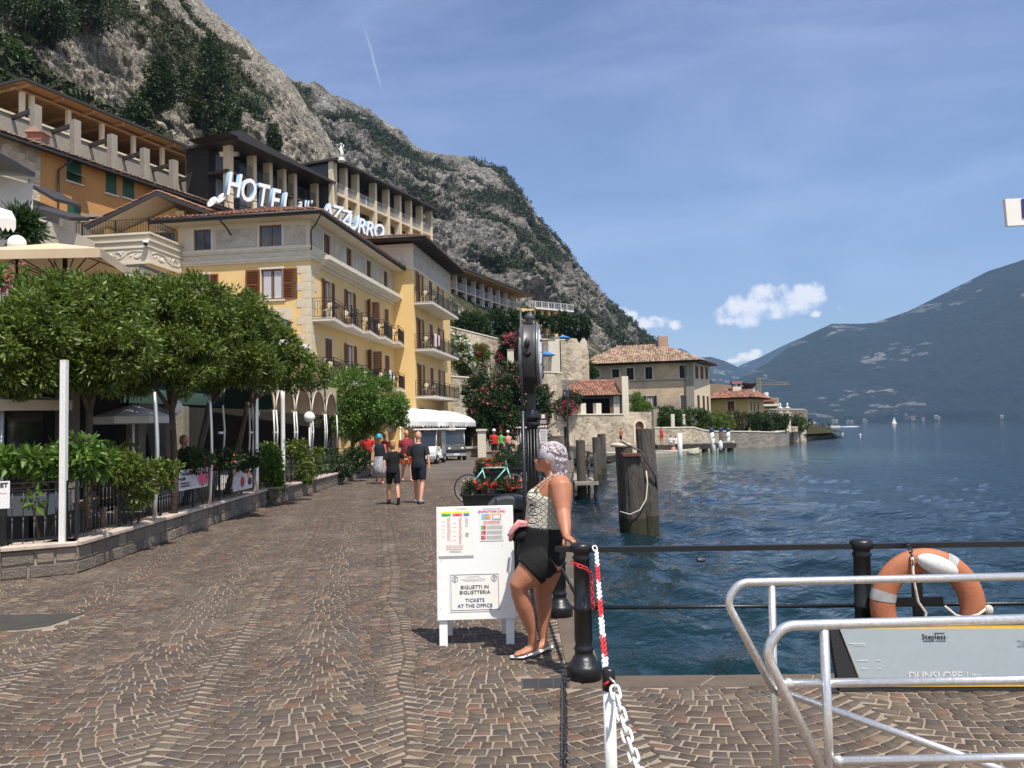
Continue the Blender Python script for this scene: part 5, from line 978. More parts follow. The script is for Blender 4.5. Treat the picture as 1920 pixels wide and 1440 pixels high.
E0 = hl-uu*ov-un*ov; E1 = hc+uu*ov*1.2-un*ov; E2 = sx_+us_*ov+so_*ov*.9; E3 = back[1]-uu*ov+un*ov
rzh = pbh.hit(1240, 657)[1]+1.2; R0_ = hl+un*(W_/2)+uu*3; R1_ = hl+un*(W_/2+.5)+uu*(Lh-4.2)
v3 = lambda q, z: (q.x, q.y, z)
rf = MB(BH.B); ze = zh+.12
for f_ in ((v3(E0, ze), v3(E1, ze), v3(R1_, rzh), v3(R0_, rzh)), (v3(E1, ze), v3(E2, ze), v3(R1_, rzh)), (v3(E2, ze), v3(E3, ze), v3(R0_, rzh), v3(R1_, rzh)), (v3(E3, ze), v3(E0, ze), v3(R0_, rzh)), (v3(E0, ze-.1), v3(E3, ze-.1), v3(E2, ze-.1), v3(E1, ze-.1))): rf.poly(list(f_))
rf = rf.build('roof', K['dark'], BH.root); q = MB(BH.B); tiles(q, v3(E0, ze), v3(E1, ze), v3(R1_, rzh), v3(R0_, rzh), cw=.3, cl=.5, seed=51); tiles(q, v3(E1, ze), v3(E2, ze), v3(R1_, rzh), v3(R1_, rzh), cw=.3, cl=.5, seed=52); kind(q.build('roof_tiles', K['tile2'], rf), 'stuff')
cq = P(1243, 657, 103); MB(BH.B @ Matrix.Translation((cq.x, cq.y, 0))).box(-.6, .6, -.4, .4, rzh-1, rzh+.9).build('chimney', K['tile2'], rf)
yc = Vector(xy(1401, 740, 116)); yl = Vector(xy(1330, 740, 118)); YA = math.atan2(yc.y-yl.y, yc.x-yl.x); YH = Bld('lakeside_house', 'small yellow house with tiled roof and pale chimneys beyond the villa', 'house', (yl.x, yl.y, 2)); py_ = Plane((yl.x, yl.y), YA); Ly = (yc-yl).length; zy = py_.hit(1370, 745 if 0 else 747)[1]
K['olive'] = mat('ochre_plaster', (.55,.42,.17), .9, .3, .6, .15, 10, col2=(.45,.33,.14))
T_ = facade(YH, (yl.x, yl.y), YA, Ly, 0, zy, [py_.op(1364, 752, 1377, 772, 'closed')], 'olive'); ys_ = Vector(xy(1431, 740, 124)); YB = math.atan2(ys_.y-yc.y, ys_.x-yc.x); pyb = Plane((yc.x, yc.y), YB)
facade(YH, (yc.x, yc.y), YB, (ys_-yc).length, 0, zy, [pyb.op(1407, 753, 1410, 770), pyb.op(1413, 753, 1416, 770, 'closed'), pyb.op(1420, 754, 1423, 770, 'closed')], 'olive')
b = MB(YH.B); y3 = yl+Vector((-math.sin(YA), math.cos(YA)))*8; b.poly([v3(ys_, 0), v3(y3, 0), v3(y3, zy), v3(ys_, zy)]); b.build('rear_wall', K['olive'], YH.root)
u1, n1_ = Vector((math.cos(YA), math.sin(YA))), Vector((-math.sin(YA), math.cos(YA))); a_, b_, c_, d_ = yl-u1-n1_, yc+u1*1.3-n1_, ys_+u1*1.2+n1_, y3-u1+n1_; ra, rb_ = yl+u1*2.5+n1_*4, yc-u1*.5+n1_*4.5; zr = py_.hit(1375, 735)[1]+.8
rf = MB(YH.B)
for f_ in ((v3(a_, zy), v3(b_, zy), v3(rb_, zr), v3(ra, zr)), (v3(b_, zy), v3(c_, zy), v3(rb_, zr)), (v3(c_, zy), v3(d_, zy), v3(ra, zr), v3(rb_, zr)), (v3(d_, zy), v3(a_, zy), v3(ra, zr)), (v3(a_, zy-.1), v3(d_, zy-.1), v3(c_, zy-.1), v3(b_, zy-.1))): rf.poly(list(f_))
rf = rf.build('roof', K['dark'], YH.root); q = MB(YH.B); tiles(q, v3(a_, zy), v3(b_, zy), v3(rb_, zr), v3(ra, zr), cw=.35, cl=.6, seed=61); tiles(q, v3(b_, zy), v3(c_, zy), v3(rb_, zr), v3(rb_, zr), cw=.35, cl=.6, seed=62); kind(q.build('roof_tiles', K['tile'], rf), 'stuff')
for x, y in ((1380, 720), (1405, 724)):
 c1 = P(x, y, 119); m = MB(YH.B @ Matrix.Translation((c1.x, c1.y, 0))); m.box(-.6, .6, -.5, .5, zr-1.5, c1.z-.4); ch_ = m.build('chimney', K['trim'], rf); m = MB(YH.B @ Matrix.Translation((c1.x, c1.y, 0)))
 if x < 1390: m.box(-.75, .75, -.6, .6, c1.z, c1.z+.35); m.box(-.5, -.35, -.4, .4, c1.z-.4, c1.z); m.box(.35, .5, -.4, .4, c1.z-.4, c1.z)
 else: m.lathe([(.4, c1.z-.4), (1.1, c1.z+.3), (1.1, c1.z+.45), (.3, c1.z+.5)], n=8)
 m.build('chimney_cap', K['tile' if x < 1390 else 'dark'], ch_)
fb = P(1440, 760, 175); FB = Bld('apartment_block', 'small balconied apartment block beyond the yellow house', 'building', (fb.x, fb.y, 0))
for k in range(4): z = P(1440, 775-k*8.5, 175).z; MB(FB.B).box(fb.x-3.0+k*.4, fb.x+2.8-k*.5, fb.y-2, fb.y+3, z-.45, z).build('balcony_slab', K['tile' if k % 2 else 'trim'], FB.root)
MB(FB.B).box(fb.x-2.4, fb.x+2.2, fb.y-.5, fb.y+3, 0, z+.4).build('wall', K['concrete'], FB.root); MB(FB.B).box(fb.x-.6, fb.x+.2, fb.y, fb.y+.8, z+.4, z+1.6).build('chimney', K['white'], FB.root)
fb2 = P(1345, 735, 150); F2 = Bld('village_house', 'grey roofed house half hidden between the villa and the yellow house', 'house', (fb2.x, fb2.y, 0)); MB(F2.B).box(fb2.x-5, fb2.x+6, fb2.y, fb2.y+6, 0, fb2.z-.5).build('wall', K['oldcream'], F2.root); m = MB(F2.B); m.prism([(fb2.x-5.5, fb2.y-.5, fb2.z-.5), (fb2.x+6.5, fb2.y-.5, fb2.z-.5), (fb2.x+2, fb2.y-.5, fb2.z+1.2), (fb2.x-4, fb2.y-.5, fb2.z+1.8)], (0, 7, 0)); m.build('roof', K['tile2'], F2.root)
cr = P(1423, 722, 330); K['crane'] = mat('crane_yellow', (.42,.30,.12), .6); cn = thing('tower_crane', 'thin tower crane over the roofs beyond the yellow house', 'crane', (cr.x, cr.y, 0)); zc = cr.z
m = MB()
for sx2 in (-.5, .5):
 for sy in (-.5, .5): m.beam((sx2, sy, 0), (sx2, sy, zc+3), .16, .16)
for k in range(int(zc/1.5)): m.beam((-.5, -.5, k*1.5), (.5, -.5, k*1.5+1.5), .1, .1)
m.build('mast', K['crane'], cn); m = MB(); m.beam((-4, 0, zc), (12.5, 0, zc), .14, .14); m.beam((0, 0, zc+3), (12.5, 0, zc+.1), .1, .1); m.beam((0, 0, zc+.9), (12, 0, zc+.9), .1, .1)
for k in range(11): m.beam((k*1.1, 0, zc), (k*1.1+.55, 0, zc+.9), .07, .07)
m.build('jib', K['crane'], cn); MB().box(-4.5, -3, -.5, .5, zc-1, zc).build('counterweight', K['concrete'], cn)
rm = P(1236, 640, 740); MB().beam((0, 0, 0), (0, 0, 22), .5, .5).build('x', K['iron2']) if 0 else None
ms = thing('radio_mast', 'thin radio mast on the end of the mountain ridge', 'mast', tuple(P(1236, 652, 740))); MB().beam((0, 0, -8), (0, 0, 11), .9, .9).build('pole', K['iron2'], ms)
wg = [xy(1228, 812, 84), xy(1300, 812, 86), xy(1322, 812, 88), xy(1350, 815, 95)]
wall_thing('garden_wall', 'rubble wall under the vine pergola behind the jetty', wg, [zz_(1228, 803, 84), zz_(1300, 802, 86), zz_(1322, 808, 88), zz_(1350, 810, 95)], zb=-1.5, th=.6)
wall_thing('garden_wall', 'grey stone lake wall of the garden with a pale corner', [xy(1350, 820, 95), xy(1458, 820, 99), xy(1480, 820, 109)], [zz_(1350, 809, 95), zz_(1458, 811, 99), zz_(1480, 808, 109)], zb=-1.6, th=.6, mt='rubble_grey')
wall_thing('lake_wall', 'pale wall past the garden steps at the water', [xy(1488, 810, 122), xy(1512, 810, 132)], [zz_(1488, 802, 122), zz_(1508, 800, 132)], zb=-1.6, th=.6)
wall_thing('garden_wall', 'tall block wall at the end of the garden', [xy(1440, 780, 132), xy(1508, 780, 134), xy(1514, 780, 150)], [zz_(1440, 768, 132), zz_(1507, 768, 134), zz_(1513, 772, 150)], zb=-1.5, mt='rubble')
m = MB(); k_ = [xy(1350, 812, 95.7), xy(1458, 812, 99.7), xy(1480, 812, 109), xy(1512, 812, 134), xy(1440, 812, 134), xy(1240, 812, 100)]; m.poly([(x, y, .55) for x, y in k_]); kind(m.build('garden_ground', K['earth']), 'structure')
m = MB(); m.prism([(*xy(1490, 822, 128), -1.6), (*xy(1520, 822, 138), -1.6), (*xy(1534, 822, 150), -1.6), (*xy(1500, 822, 150), -1.6)], (0, 0, 1.15)); m.prism([(*xy(1530, 822, 146), -1.6), (*xy(1560, 820, 166), -1.6), (*xy(1556, 820, 172), -1.6), (*xy(1530, 820, 160), -1.6)], (0, 0, .9)); kind(m.build('stone_jetty', K['rubble']), 'structure')
gs = P(1470, 770, 118); gt = thing('garden_gateway', 'pale stone garden gateway topped with two urns by the lake wall', 'gateway', (gs.x, gs.y, 0)); zg = P(1470, 775, 118).z
for k in (-.5, .5):
 MB().box(k-.3, k+.3, -.3, .3, 0, zg).build('pier', K['trim'], gt); MB().box(k-.38, k+.38, -.38, .38, zg, zg+.15).build('cap', K['trim'], gt)
 MB().lathe([(.2, zg+.15), (.1, zg+.3), (.28, zg+.45), (.42, zg+.7), (.44, zg+.78), (.14, zg+.85), (.08, zg+1.1), (.16, zg+1.25), (.03, zg+1.5)], (k, 0, 0), 10).build('urn', K['white'], gt)
m = MB(); la = [(4.9, 79), (6.2, 77.5), (P(1240, 835, 84).x, 84), (P(1240, 828, 91).x, 91)]; m.prism([(x, y, -2) for x, y in la], (0, 0, 1.97)); kind(m.build('far_quay', K['concrete']), 'structure')
m = MB(); a, b2, c2, d2 = P(1092, 850, 66), P(1180, 852, 70), P(1292, 855, 76), P(1290, 838, 80)
m.prism([(5.6, 70, -1.6), (9, 70.5, -1.6), (13.5, 74, -1.6), (16.5, 78, -1.6), (P(1240, 835, 84).x, 84, -1.6), (6.2, 77.5, -1.6)], (0, 0, .95)); m.build('x', K['concrete']) if 0 else kind(m.build('slipway', K['concrete']), 'structure')
j0, j1 = Vector(xy(1232, 840, 82)), Vector(xy(1380, 840, 86)); JT = thing('jetty', 'dark wooden jetty in front of the garden wall', 'jetty', (j0.x, j0.y, -1)); K['tar'] = mat('dark_timber', (.045,.038,.032), .85, .4, 3, .3, 20)
d_ = (j1-j0); nJ = Vector((-d_.y, d_.x)).normalized()*1.6; m = MB(Matrix.Translation((-j0.x, -j0.y, 1)))
m.prism([(j0.x, j0.y, -.12), (j1.x, j1.y, -.12), (j1.x+nJ.x, j1.y+nJ.y, -.12), (j0.x+nJ.x, j0.y+nJ.y, -.12)], (0, 0, .12)); m.build('deck', K['concrete'], JT)
m = MB(Matrix.Translation((-j0.x, -j0.y, 1))); m.beam((j0.x, j0.y-.05, -.4), (j1.x, j1.y-.05, -.4), .1, .5); m.build('side_beam', K['tar'], JT)
for k in range(9): q = j0.lerp(j1, (k+.5)/9); MB(Matrix.Translation((-j0.x, -j0.y, 1))).box(q.x-.2, q.x+.2, q.y, q.y+1.2, -2, -.13).build('pile', K['tar'], JT)
def rowboat(label, p, rz, L_=4.5, m_='concrete'):
 o = thing('rowing_boat', label, 'boat', p, rz, 'small boats at the far quay'); b = MB(); n_ = 12; vs = [];
 for i in range(n_+1):
  t_ = i/n_; w_ = .75*(math.sin(math.pi*min(1, .12+t_*.95)))**.6*(1 if t_ < .9 else (1-t_)/.1*.6+.05); zb = .28*(2*t_-1)**2; x = (t_-.5)*L_
  for a, z in ((-1, .55+zb*.8), (-.8, .15+zb), (0, zb*.9), (.8, .15+zb), (1, .55+zb*.8)): vs.append((x, a*w_, z))
  for a, z in ((.92, .5+zb*.8), (.7, .18+zb), (0, .06+zb*.9), (-.7, .18+zb), (-.92, .5+zb*.8)): vs.append((x, a*w_, z))
 fs = [(i*10+j, i*10+(j+1) % 10, (i+1)*10+(j+1) % 10, (i+1)*10+j) for i in range(n_) for j in range(10)]+[tuple(range(10))[::-1], tuple(n_*10+j for j in range(10))]
 b.add(vs, fs, 0, False); b.build('hull', K[m_], o)
 for x in (-1, .3, 1.2): MB().box(x, x+.25, -.6, .6, .36, .4).build('thwart', K['wood'], o)
 return o
rowboat('pale rowing boat drawn up on the slip beside the tall pile', (P(1145, 848, 69).x, 69, -.9), R(12), 5.2, 'quoin'); rowboat('low white boat moored at the jetty under the seated people', (P(1262, 850, 78).x, 78, -1.1), R(3), 5.0, 'trim')
rowboat('dark rowing boat below the railing at the quay corner', (P(1105, 862, 60).x, 60, -1.05), R(25), 4.6, 'tar')
K['oldwood'] = mat('weathered_timber', (.115,.097,.08), .92, .9, 2.2, .9, 16, col2=(.045,.036,.028), mapscale=(2.2, 2.2, .35)); K['algae'] = mat('algae_timber', (.04,.038,.016), .9, .5, 4, .5, 20, mapscale=(1.5, 1.5, .3))
def pile_mb(c, r_, z0, z1, lean=(0, 0), seed=0, n_=30, rows=36, taper=.95):
 rr = np.random.default_rng(seed); th = np.linspace(0, 2*math.pi, n_, endpoint=False); zs = np.linspace(z0, z1, rows); TH, ZZ = np.meshgrid(th, zs)
 q = np.stack([np.cos(TH).ravel()*6+seed*3, np.sin(TH).ravel()*6, ZZ.ravel()*.55], 1); crack = fbm(q, 4, True); rad = r_*(1-.16*(crack-.5)+.10*(fbm(q*np.array([.35, .35, 1.2]), 3).ravel()-.5)).reshape(ZZ.shape); k = (ZZ-z0)/(z1-z0); rad *= 1-(1-taper)*k
 X = c[0]+rad*np.cos(TH)+lean[0]*k; Y = c[1]+rad*np.sin(TH)+lean[1]*k; Zt = ZZ.copy(); Zt[-1] += (fbm(np.stack([X[-1]*5, Y[-1]*5, np.zeros(n_)], 1), 3)-.5)*.12
 v = [tuple(t_) for t_ in np.stack([X.ravel(), Y.ravel(), Zt.ravel()], 1)]; f = [(i*n_+j, i*n_+(j+1) % n_, (i+1)*n_+(j+1) % n_, (i+1)*n_+j) for i in range(rows-1) for j in range(n_)]
 v.append((c[0]+lean[0], c[1]+lean[1], z1-.03)); f += [((rows-1)*n_+j, (rows-1)*n_+(j+1) % n_, len(v)-1) for j in range(n_)];
 zi = [0 if v[a[0]][2] > -.62 else 1 for a in f]; return v, f, zi
def piles(name, label, specs, group=None, base=None):
 p0 = specs[0][0]; o = thing(name, label, 'mooring pile', (p0[0], p0[1], -1), 0, group)
 for i, (c, r_, z1, lean) in enumerate(specs):
  v, f, mi = pile_mb(c, r_, -2, z1, lean, seed=int(abs(c[0]*10))+i, rows=44); b = MB(Matrix.Translation((-p0[0], -p0[1], 1))); b.add(v, f, 0, False); b.m = mi; b.s = [False]*len(f); b.build('timber', [K['oldwood'], K['algae']], o)
 return o
def wl(px, py): q = G(px, py, -1); return (q.x, q.y)
a = wl(1200, 1000); zf = P(1200, 853, a[1]).z
bp_ = piles('mooring_pile', 'thick cluster of weathered timber piles bound together, nearest to the railing', [((a[0]-.08, a[1]), .30, zf, (-.06, 0)), ((a[0]+.30, a[1]+.14), .26, P(1215, 806, a[1]).z, (-.05, .1)), ((a[0]-.20, a[1]+.35), .24, P(1185, 838, a[1]).z, (-.1, 0))])
K['rust'] = mat('rusty_iron', (.16,.065,.04), .85, .4, 8, .3, 40); K['rope'] = mat('pale_rope', (.66,.60,.50), .9, .3, 30, .5, 120)
m = MB(Matrix.Translation((-a[0], -a[1], 1))); m.box(a[0]-.34, a[0]+.14, a[1]-.36, a[1]+.2, zf-.02, zf+.05); m.build('iron_cap', K['rust'], bp_)
m = MB(Matrix.Translation((-a[0], -a[1], 1))); m.tube([(a[0]-.42, a[1]-.1, zf-1.42), (a[0]-.2, a[1]-.36, zf-1.47), (a[0]+.05, a[1]-.36, zf-1.36), (a[0]+.22, a[1]-.28, zf-1.1), (a[0]+.28, a[1]-.2, zf-.7), (a[0]+.26, a[1]-.16, zf-.4)], .018, 6); m.build('rope_loop', K['rope'], bp_)
m = MB(Matrix.Translation((-a[0], -a[1], 1))); m.tube([(a[0]-.36, a[1]-.15, zf+.35), (a[0]+.1, a[1]-.3, zf+.12), (a[0]+.5, a[1]-.1, zf-.55), (a[0]+.56, a[1]+.1, zf-.9)], .025, 6); m.build('steel_cable', K['iron2'], bp_)
cap = MB(Matrix.Translation((-a[0], -a[1], 1))); cap.lathe([(.27, 0), (.27, .08), (.2, .1)], (a[0]-.30, a[1]+.35, P(1185, 838, a[1]).z), 14); cap.build('pale_cap', K['quoin'], bp_)
for x, y, yt, r_, lb in ((1093, 935, 826, .19, 'single grey timber pile standing just behind the leaning woman'), (1122, 905, 820, .17, 'slimmer timber pile, second out from the woman'), (1131, 890, 814, .17, 'timber pile directly behind the slimmer second one')):
 a = wl(x, y); piles('mooring_pile', lb, [(a, r_*a[1]/32*1.0, P(x, yt, a[1]).z, (-.05, 0))], 'single timber piles off the quay')
K['stripe'] = mat('stripe_white', (.7,.7,.68), .6)
for i, (x, y, yt, lean, sp_) in enumerate(((1340, 850, 803, -.25, 1), (1353, 846, 802, 0, 1), (1365, 844, 803, .1, 1), (1275, 860, 812, .05, 0))):
 a = wl(x, y); zt = P(x, yt, a[1]).z; lb = ('blue and white mooring pole with a white fender, tilted', 'straight blue topped mooring pole between two others', 'blue and white spiral mooring pole beside the lake wall', 'plain pale mooring pole beside the people seated on the jetty')[i]
 o = thing('mooring_pole', lb, 'mooring pole', (a[0], a[1], -1), 0, 'painted mooring poles at the jetty'); m = MB(); n_ = 14
 m.tube([(0, 0, -.8), (lean, 0, zt+1)], .2, 10); m.build('pole', K['stripe'] if i != 1 else K['oldwood'], o)
 if sp_: m = MB(); m.tube([(lean*.85, 0, (zt+1)*.85), (lean, 0, zt+1.02)], .21, 10); m.build('blue_top', K['dblue'], o)
 if i in (0, 2): m = MB(); m.tube([(lean*k/20+.16*math.cos(k*.9), .16*math.sin(k*.9), (zt+1)*(.2+.7*k/20)) for k in range(20)], .07, 6); m.build('spiral_stripe', K['dblue'], o)
 if i in (0, 2): MB().ell((.55, -.2, .75 if i == 0 else .5), (.22, .22, .5), 10, 8).build('fender', K['white'], o)
sb = G(1677, 799, -1); sb = P(1677, 795.5, 900);
for (x, y, D, h, lb) in ((1677, 793, 1000, 7.5, 'white sailboat in front of the far shore'), (1527, 797, 1300, 6.5, 'small white sailboat close to the end of the stone spit')):
 q = P(x, y, D); o = thing('sailboat', lb, 'sailboat', (q.x, D, -1), 0, 'sailboats on the lake'); MB().ell((0, 0, .5), (3.2, 1, .8), 12, 6).build('hull', K['white'], o); MB().prism([(-.3, 0, 1.2), (2.6, .5, 1.2), (0, 0, h+1)], (0, .06, 0)).build('mainsail', K['white'], o); MB().prism([(-.5, 0, 1), (-2.8, 0, 1), (-.2, 0, h)], (0, .06, 0)).build('jib_sail', K['white'], o)
q = P(1567, 797.5, 520); o = thing('motorboat', 'small white motorboat trailing a white wake', 'motorboat', (q.x, 520, -1)); m = MB(); m.prism([(-3, -.9, 0), (2.2, -.9, 0), (2.6, -.9, .8), (-3.8, -.9, .9)], (0, 1.8, 0)); m.build('hull', K['white'], o); MB().box(-.6, 1, -.6, .6, .8, 1.7).build('cabin', K['iron2'], o)
K['foam'] = mat('white_foam', (.8,.82,.84), .8); m = MB(); m.ell((8.5, 0, .1), (6.5, .9, .28), 14, 6); m.ell((-4, 0, .1), (2.5, .6, .25), 10, 6); kind(m.build('wake', K['foam'], o), 'stuff')
for (x, y, D, lb) in ((1580, 814, 190, 'small white buoy out on the water'), (1613, 816, 170, 'tiny white buoy farther from the spit')):
 q = G(x, y, -1); o = tag(MB().ell((0, 0, 0), .22, 10, 8).build('buoy', K['white'], None, (q.x, q.y, -.9)), lb, 'buoy', 'buoys on the lake')
sh_ = [(1562, 789), (1568, 789), (1590, 789.5), (1597, 789.8), (1620, 788), (1623, 789), (1712, 783.5), (1731, 785), (1755, 781), (1760, 783), (1878, 780)]
for i, (x, y) in enumerate(sh_):
 D = 2940-(x-1530)*.95; q = P(x, y, D-30); wd_ = rnd.uniform(3, 6); o = MB(); o.box(-wd_, wd_, -3, 3, -8, rnd.uniform(1, 3)); hh = o.v[-1][2]; o.prism([(-wd_-1, -7, hh), (wd_+1, -7, hh), (wd_*.6, 0, hh+2), (-wd_*.6, 0, hh+2)], (0, 8, 0), 1)
 tag(o.build('shore_house', [K['oldcream'], K['tile2']], None, (q.x, D-30, max(q.z, 1))), 'pale house among the far shore houses at the foot of the mountain', 'house', 'houses along the far shore')
dk = G(1315, 1054, -1); o = thing('duck', 'dark duck swimming in front of the railing', 'duck', (dk.x, dk.y, -.99), R(200)); o.scale = (.6, .6, .6); m = MB(); m.tube([(-.2, 0, .06), (-.12, 0, .05), (.02, 0, .05), (.13, 0, .06), (.17, 0, .09), (.16, 0, .16), (.2, 0, .2), (.245, 0, .195)], [.012, .06, .085, .06, .035, .026, .036, .018], 10); m.build('body', K['iron2'], o); MB().tube([(.24, 0, .19), (.29, 0, .183)], [.012, .006], 6).build('bill', K['rust'], o)
# promenade: low wall and fence of the restaurant garden
K['wallstone'] = mat('wall_stone', (.185,.15,.115), .88, .5, 4, .5, 26, col2=(.17,.15,.125), island=.3); K['mortar'] = mat('mortar', (.34,.29,.22), .95, .4, 4, .3, 30); K['coping'] = mat('pale_coping', (.56,.46,.38), .7, .3, 3, .15, 30)
ZW = .36
def lowwall(name, label, pts, seed):
 r = random.Random(seed); p0 = pts[1]; o = thing(name, label, 'wall', (p0[0], p0[1], 0)); B = Matrix.Translation((-p0[0], -p0[1], 0))
 for a, b_ in zip(pts[:-1], pts[1:]):
  a, b_ = Vector(a), Vector(b_); L_ = (b_-a).length; ang = math.atan2(b_.y-a.y, b_.x-a.x); T_ = B @ Matrix.Translation((a.x, a.y, 0)) @ Matrix.Rotation(ang, 4, 'Z')
  MB(T_).box(.02, L_-.005, .02, .4, -.02, ZW-.002).build('mortar_core', K['mortar'], o)
  z = .0
  for h_ in (.165, .19):
   x = 0.0
   while x < L_-.05:
    w_ = min(r.uniform(.2, .5), L_-x);
    if L_-x-w_ < .12: w_ = L_-x
    d_ = r.uniform(-.006, .008); m = MB(); g_ = .011; x0, x1, z0, z1 = g_, w_-g_, g_, h_-g_; e = .012; j = [r.uniform(-.008, .008) for _ in range(8)]
    fr0 = [(x0+j[0], z0+j[1]), (x1+j[2], z0+j[3]), (x1+j[4], z1+j[5]), (x0+j[6], z1+j[7])]; cx, cz = (x0+x1)/2, (z0+z1)/2
    m.add([(p[0], .03, p[1]) for p in fr0]+[(p[0], d_+.006, p[1]) for p in fr0]+[(cx+(p[0]-cx)*.93, d_-.006, cz+(p[1]-cz)*.9) for p in fr0], [(0,1,5,4),(1,2,6,5),(2,3,7,6),(3,0,4,7),(4,5,9,8),(5,6,10,9),(6,7,11,10),(7,4,8,11),(8,9,10,11)])
    put('stone', m.mesh('stone', K['wallstone']), o, T_ @ Matrix.Translation((x, 0, z))); x += w_
   z += h_
  x = 0.0
  while x < L_-.01:
   w_ = min(r.uniform(.85, 1.25), L_-x); put('coping_slab', bevel_slab(w_-.006), o, T_ @ Matrix.Translation((x, 0, ZW))); x += w_
 return o
def bevel_slab(w_):
 m = MB(); y0, y1, h_ = -.045, .44, .05; e = .012
 m.prism([(0, y0, 0), (0, y0-0, h_-e), (0, y0+e, h_), (0, y1-e, h_), (0, y1, h_-e), (0, y1, 0)], (w_, 0, 0)); return m.mesh('coping_slab', K['coping'])
W1 = [(-9.4, 9.35), (-6.27, 10.17), (-5.56, 10.6), (-6.02, 20.2)]; W1[0] = (-10.2, 9.5)
lowwall('garden_wall', 'low stone wall with pale coping around the near part of the restaurant garden', W1, 4)
W2 = [(-6.5, 20.78), (-5.86, 20.8), (-5.86, 26.7), (-5.93, 32.5), (-5.6, 38)]
lowwall('garden_wall', 'farther low stone wall with pale coping, starting past the grey round pole', W2, 5)
def twisted():
 if 'bar' not in _cache:
  m = MB(); m.tube([(0, 0, .06), (0, 0, .30)], .0065, 5); m.lathe([(.007, .30), (.012, .33), (.007, .36)], n=5); m.tube([(0, 0, .36), (0, 0, .70)], .0065, 5); m.lathe([(.007, .46), (.011, .48), (.007, .5)], n=5); _cache['bar'] = m.mesh('baluster', K['iron2'])
 return _cache['bar']
def fence(label, pts, gap=.115, zb=ZW+.05, h=.76, back=.14, cat='fence'):
 p0 = pts[0]; o = thing('iron_fence', label, cat, (p0[0], p0[1], zb)); B = Matrix.Translation((-p0[0], -p0[1], 0))
 for a, b_ in zip(pts[:-1], pts[1:]):
  a, b_ = Vector(a), Vector(b_); L_ = (b_-a).length; ang = math.atan2(b_.y-a.y, b_.x-a.x); T_ = B @ Matrix.Translation((a.x, a.y, 0)) @ Matrix.Rotation(ang, 4, 'Z') @ Matrix.Translation((0, back, 0))
  for z in (.06, h-.10, h): MB(T_).box(0, L_, -.013, .013, z-.008, z+.008).build('rail', K['iron'], o)
  n_ = int(L_/gap)
  for i in range(1, n_): put('baluster', twisted(), o, T_ @ Matrix.Translation((i*L_/n_, 0, -.03)))
  n_ = max(1, round(L_/1.6))
  for i in range(n_+1):
   m = MB(T_ @ Matrix.Translation((i*L_/n_, 0, 0))); m.box(-.018, .018, -.018, .018, 0, h+.01); m.build('post', K['iron'], o)
 return o
fence('black twisted iron railing on the near low wall, with plants pushing through', [(-8.2, 9.72), (-6.27, 10.17), (-5.56, 10.6), (-6.0, 20.1)])
fence('black iron railing on the farther low wall', [(-5.86, 20.9), (-5.86, 26.7), (-5.93, 32.5)], gap=.125)
def sign_at(name, label, cat, px0, py0, px1, py1, Y0, Y1, build, th=.012):
 """flat sign between two world corners read off the photograph; local x to the right, z up"""
 a = P(px0, py1, Y0); b_ = P(px1, py1, Y1); w_ = (Vector((b_.x, b_.y))-Vector((a.x, a.y))).length; zt = P(px0, py0, Y0).z; o = thing(name, label, cat, (a.x, a.y, a.z), math.atan2(b_.y-a.y, b_.x-a.x)); build(o, w_, zt-a.z); return o
K['ink'] = mat('black_print', (.03,.03,.035), .6, .05, 3); K['navy'] = mat('navy_print', (.02,.03,.14), .6, .05, 3); K['grey'] = mat('grey_print', (.30,.31,.33), .6, .05, 3); K['redp'] = mat('red_print', (.55,.05,.04), .6, .05, 3); K['pinkp'] = mat('pink_print', (.80,.10,.22), .6, .05, 3); K['greenp'] = mat('green_print', (.08,.50,.12), .6, .05, 3); K['bluep'] = mat('blue_print', (.10,.25,.62), .6, .05, 3); K['yellowp'] = mat('yellow_print', (.85,.75,.05), .6, .05, 3); K['orangep'] = mat('orange_print', (.85,.35,.12), .6, .1, 20); K['cyanp'] = mat('pale_blue_print', (.25,.60,.75), .6, .3, 20); K['meat'] = mat('meat_print', (.42,.12,.16), .6, .8, 22, col2=(.65,.40,.45)); K['choc'] = mat('chocolate_print', (.12,.04,.025), .6, .6, 20); K['straw'] = mat('strawberry_print', (.60,.06,.05), .6, .5, 30); K['paleb'] = mat('pale_banner_print', (.66,.68,.72), .6, .3, 6)
YS = lambda px: -5.86/((px-960)/1553.0)   # bearing to distance along the near wall
def ban1(o, w_, h_):
 MB().box(0, w_, 0, .012, 0, h_).build('board', K['white'], o); MB().box(.03, w_-.03, -.002, 0, .03, h_-.03).build('print_ground', K['paleb'], o)
 m = MB(); m.ell((w_*.8, -.004, h_*.45), (w_*.2, .001, h_*.42), 20, 4); m.build('plate_print', K['meat'], o); m = MB(); m.ell((w_*.8, -.005, h_*.5), (w_*.15, .002, h_*.3), 9, 4); m.build('food_print', K['pinkp'], o)
 for i, (t_, s_) in enumerate((('Trota Salmonata alla', .085), ('Griglia', .085), ('Grilled Salmon Trout', .045), ('Lachsforelle vom Grill', .045))): lettering('lettering', t_, s_*1.0, o, Matrix.Translation((.05, -.006, h_*(.72, .5, .3, .17)[i])), K['ink'], .001, .002, align='LEFT')
sign_at('menu_banner', 'white banner on the railing advertising grilled trout', 'banner', 336, 882, 390, 921, YS(336)-.1, YS(390)-.1, ban1)
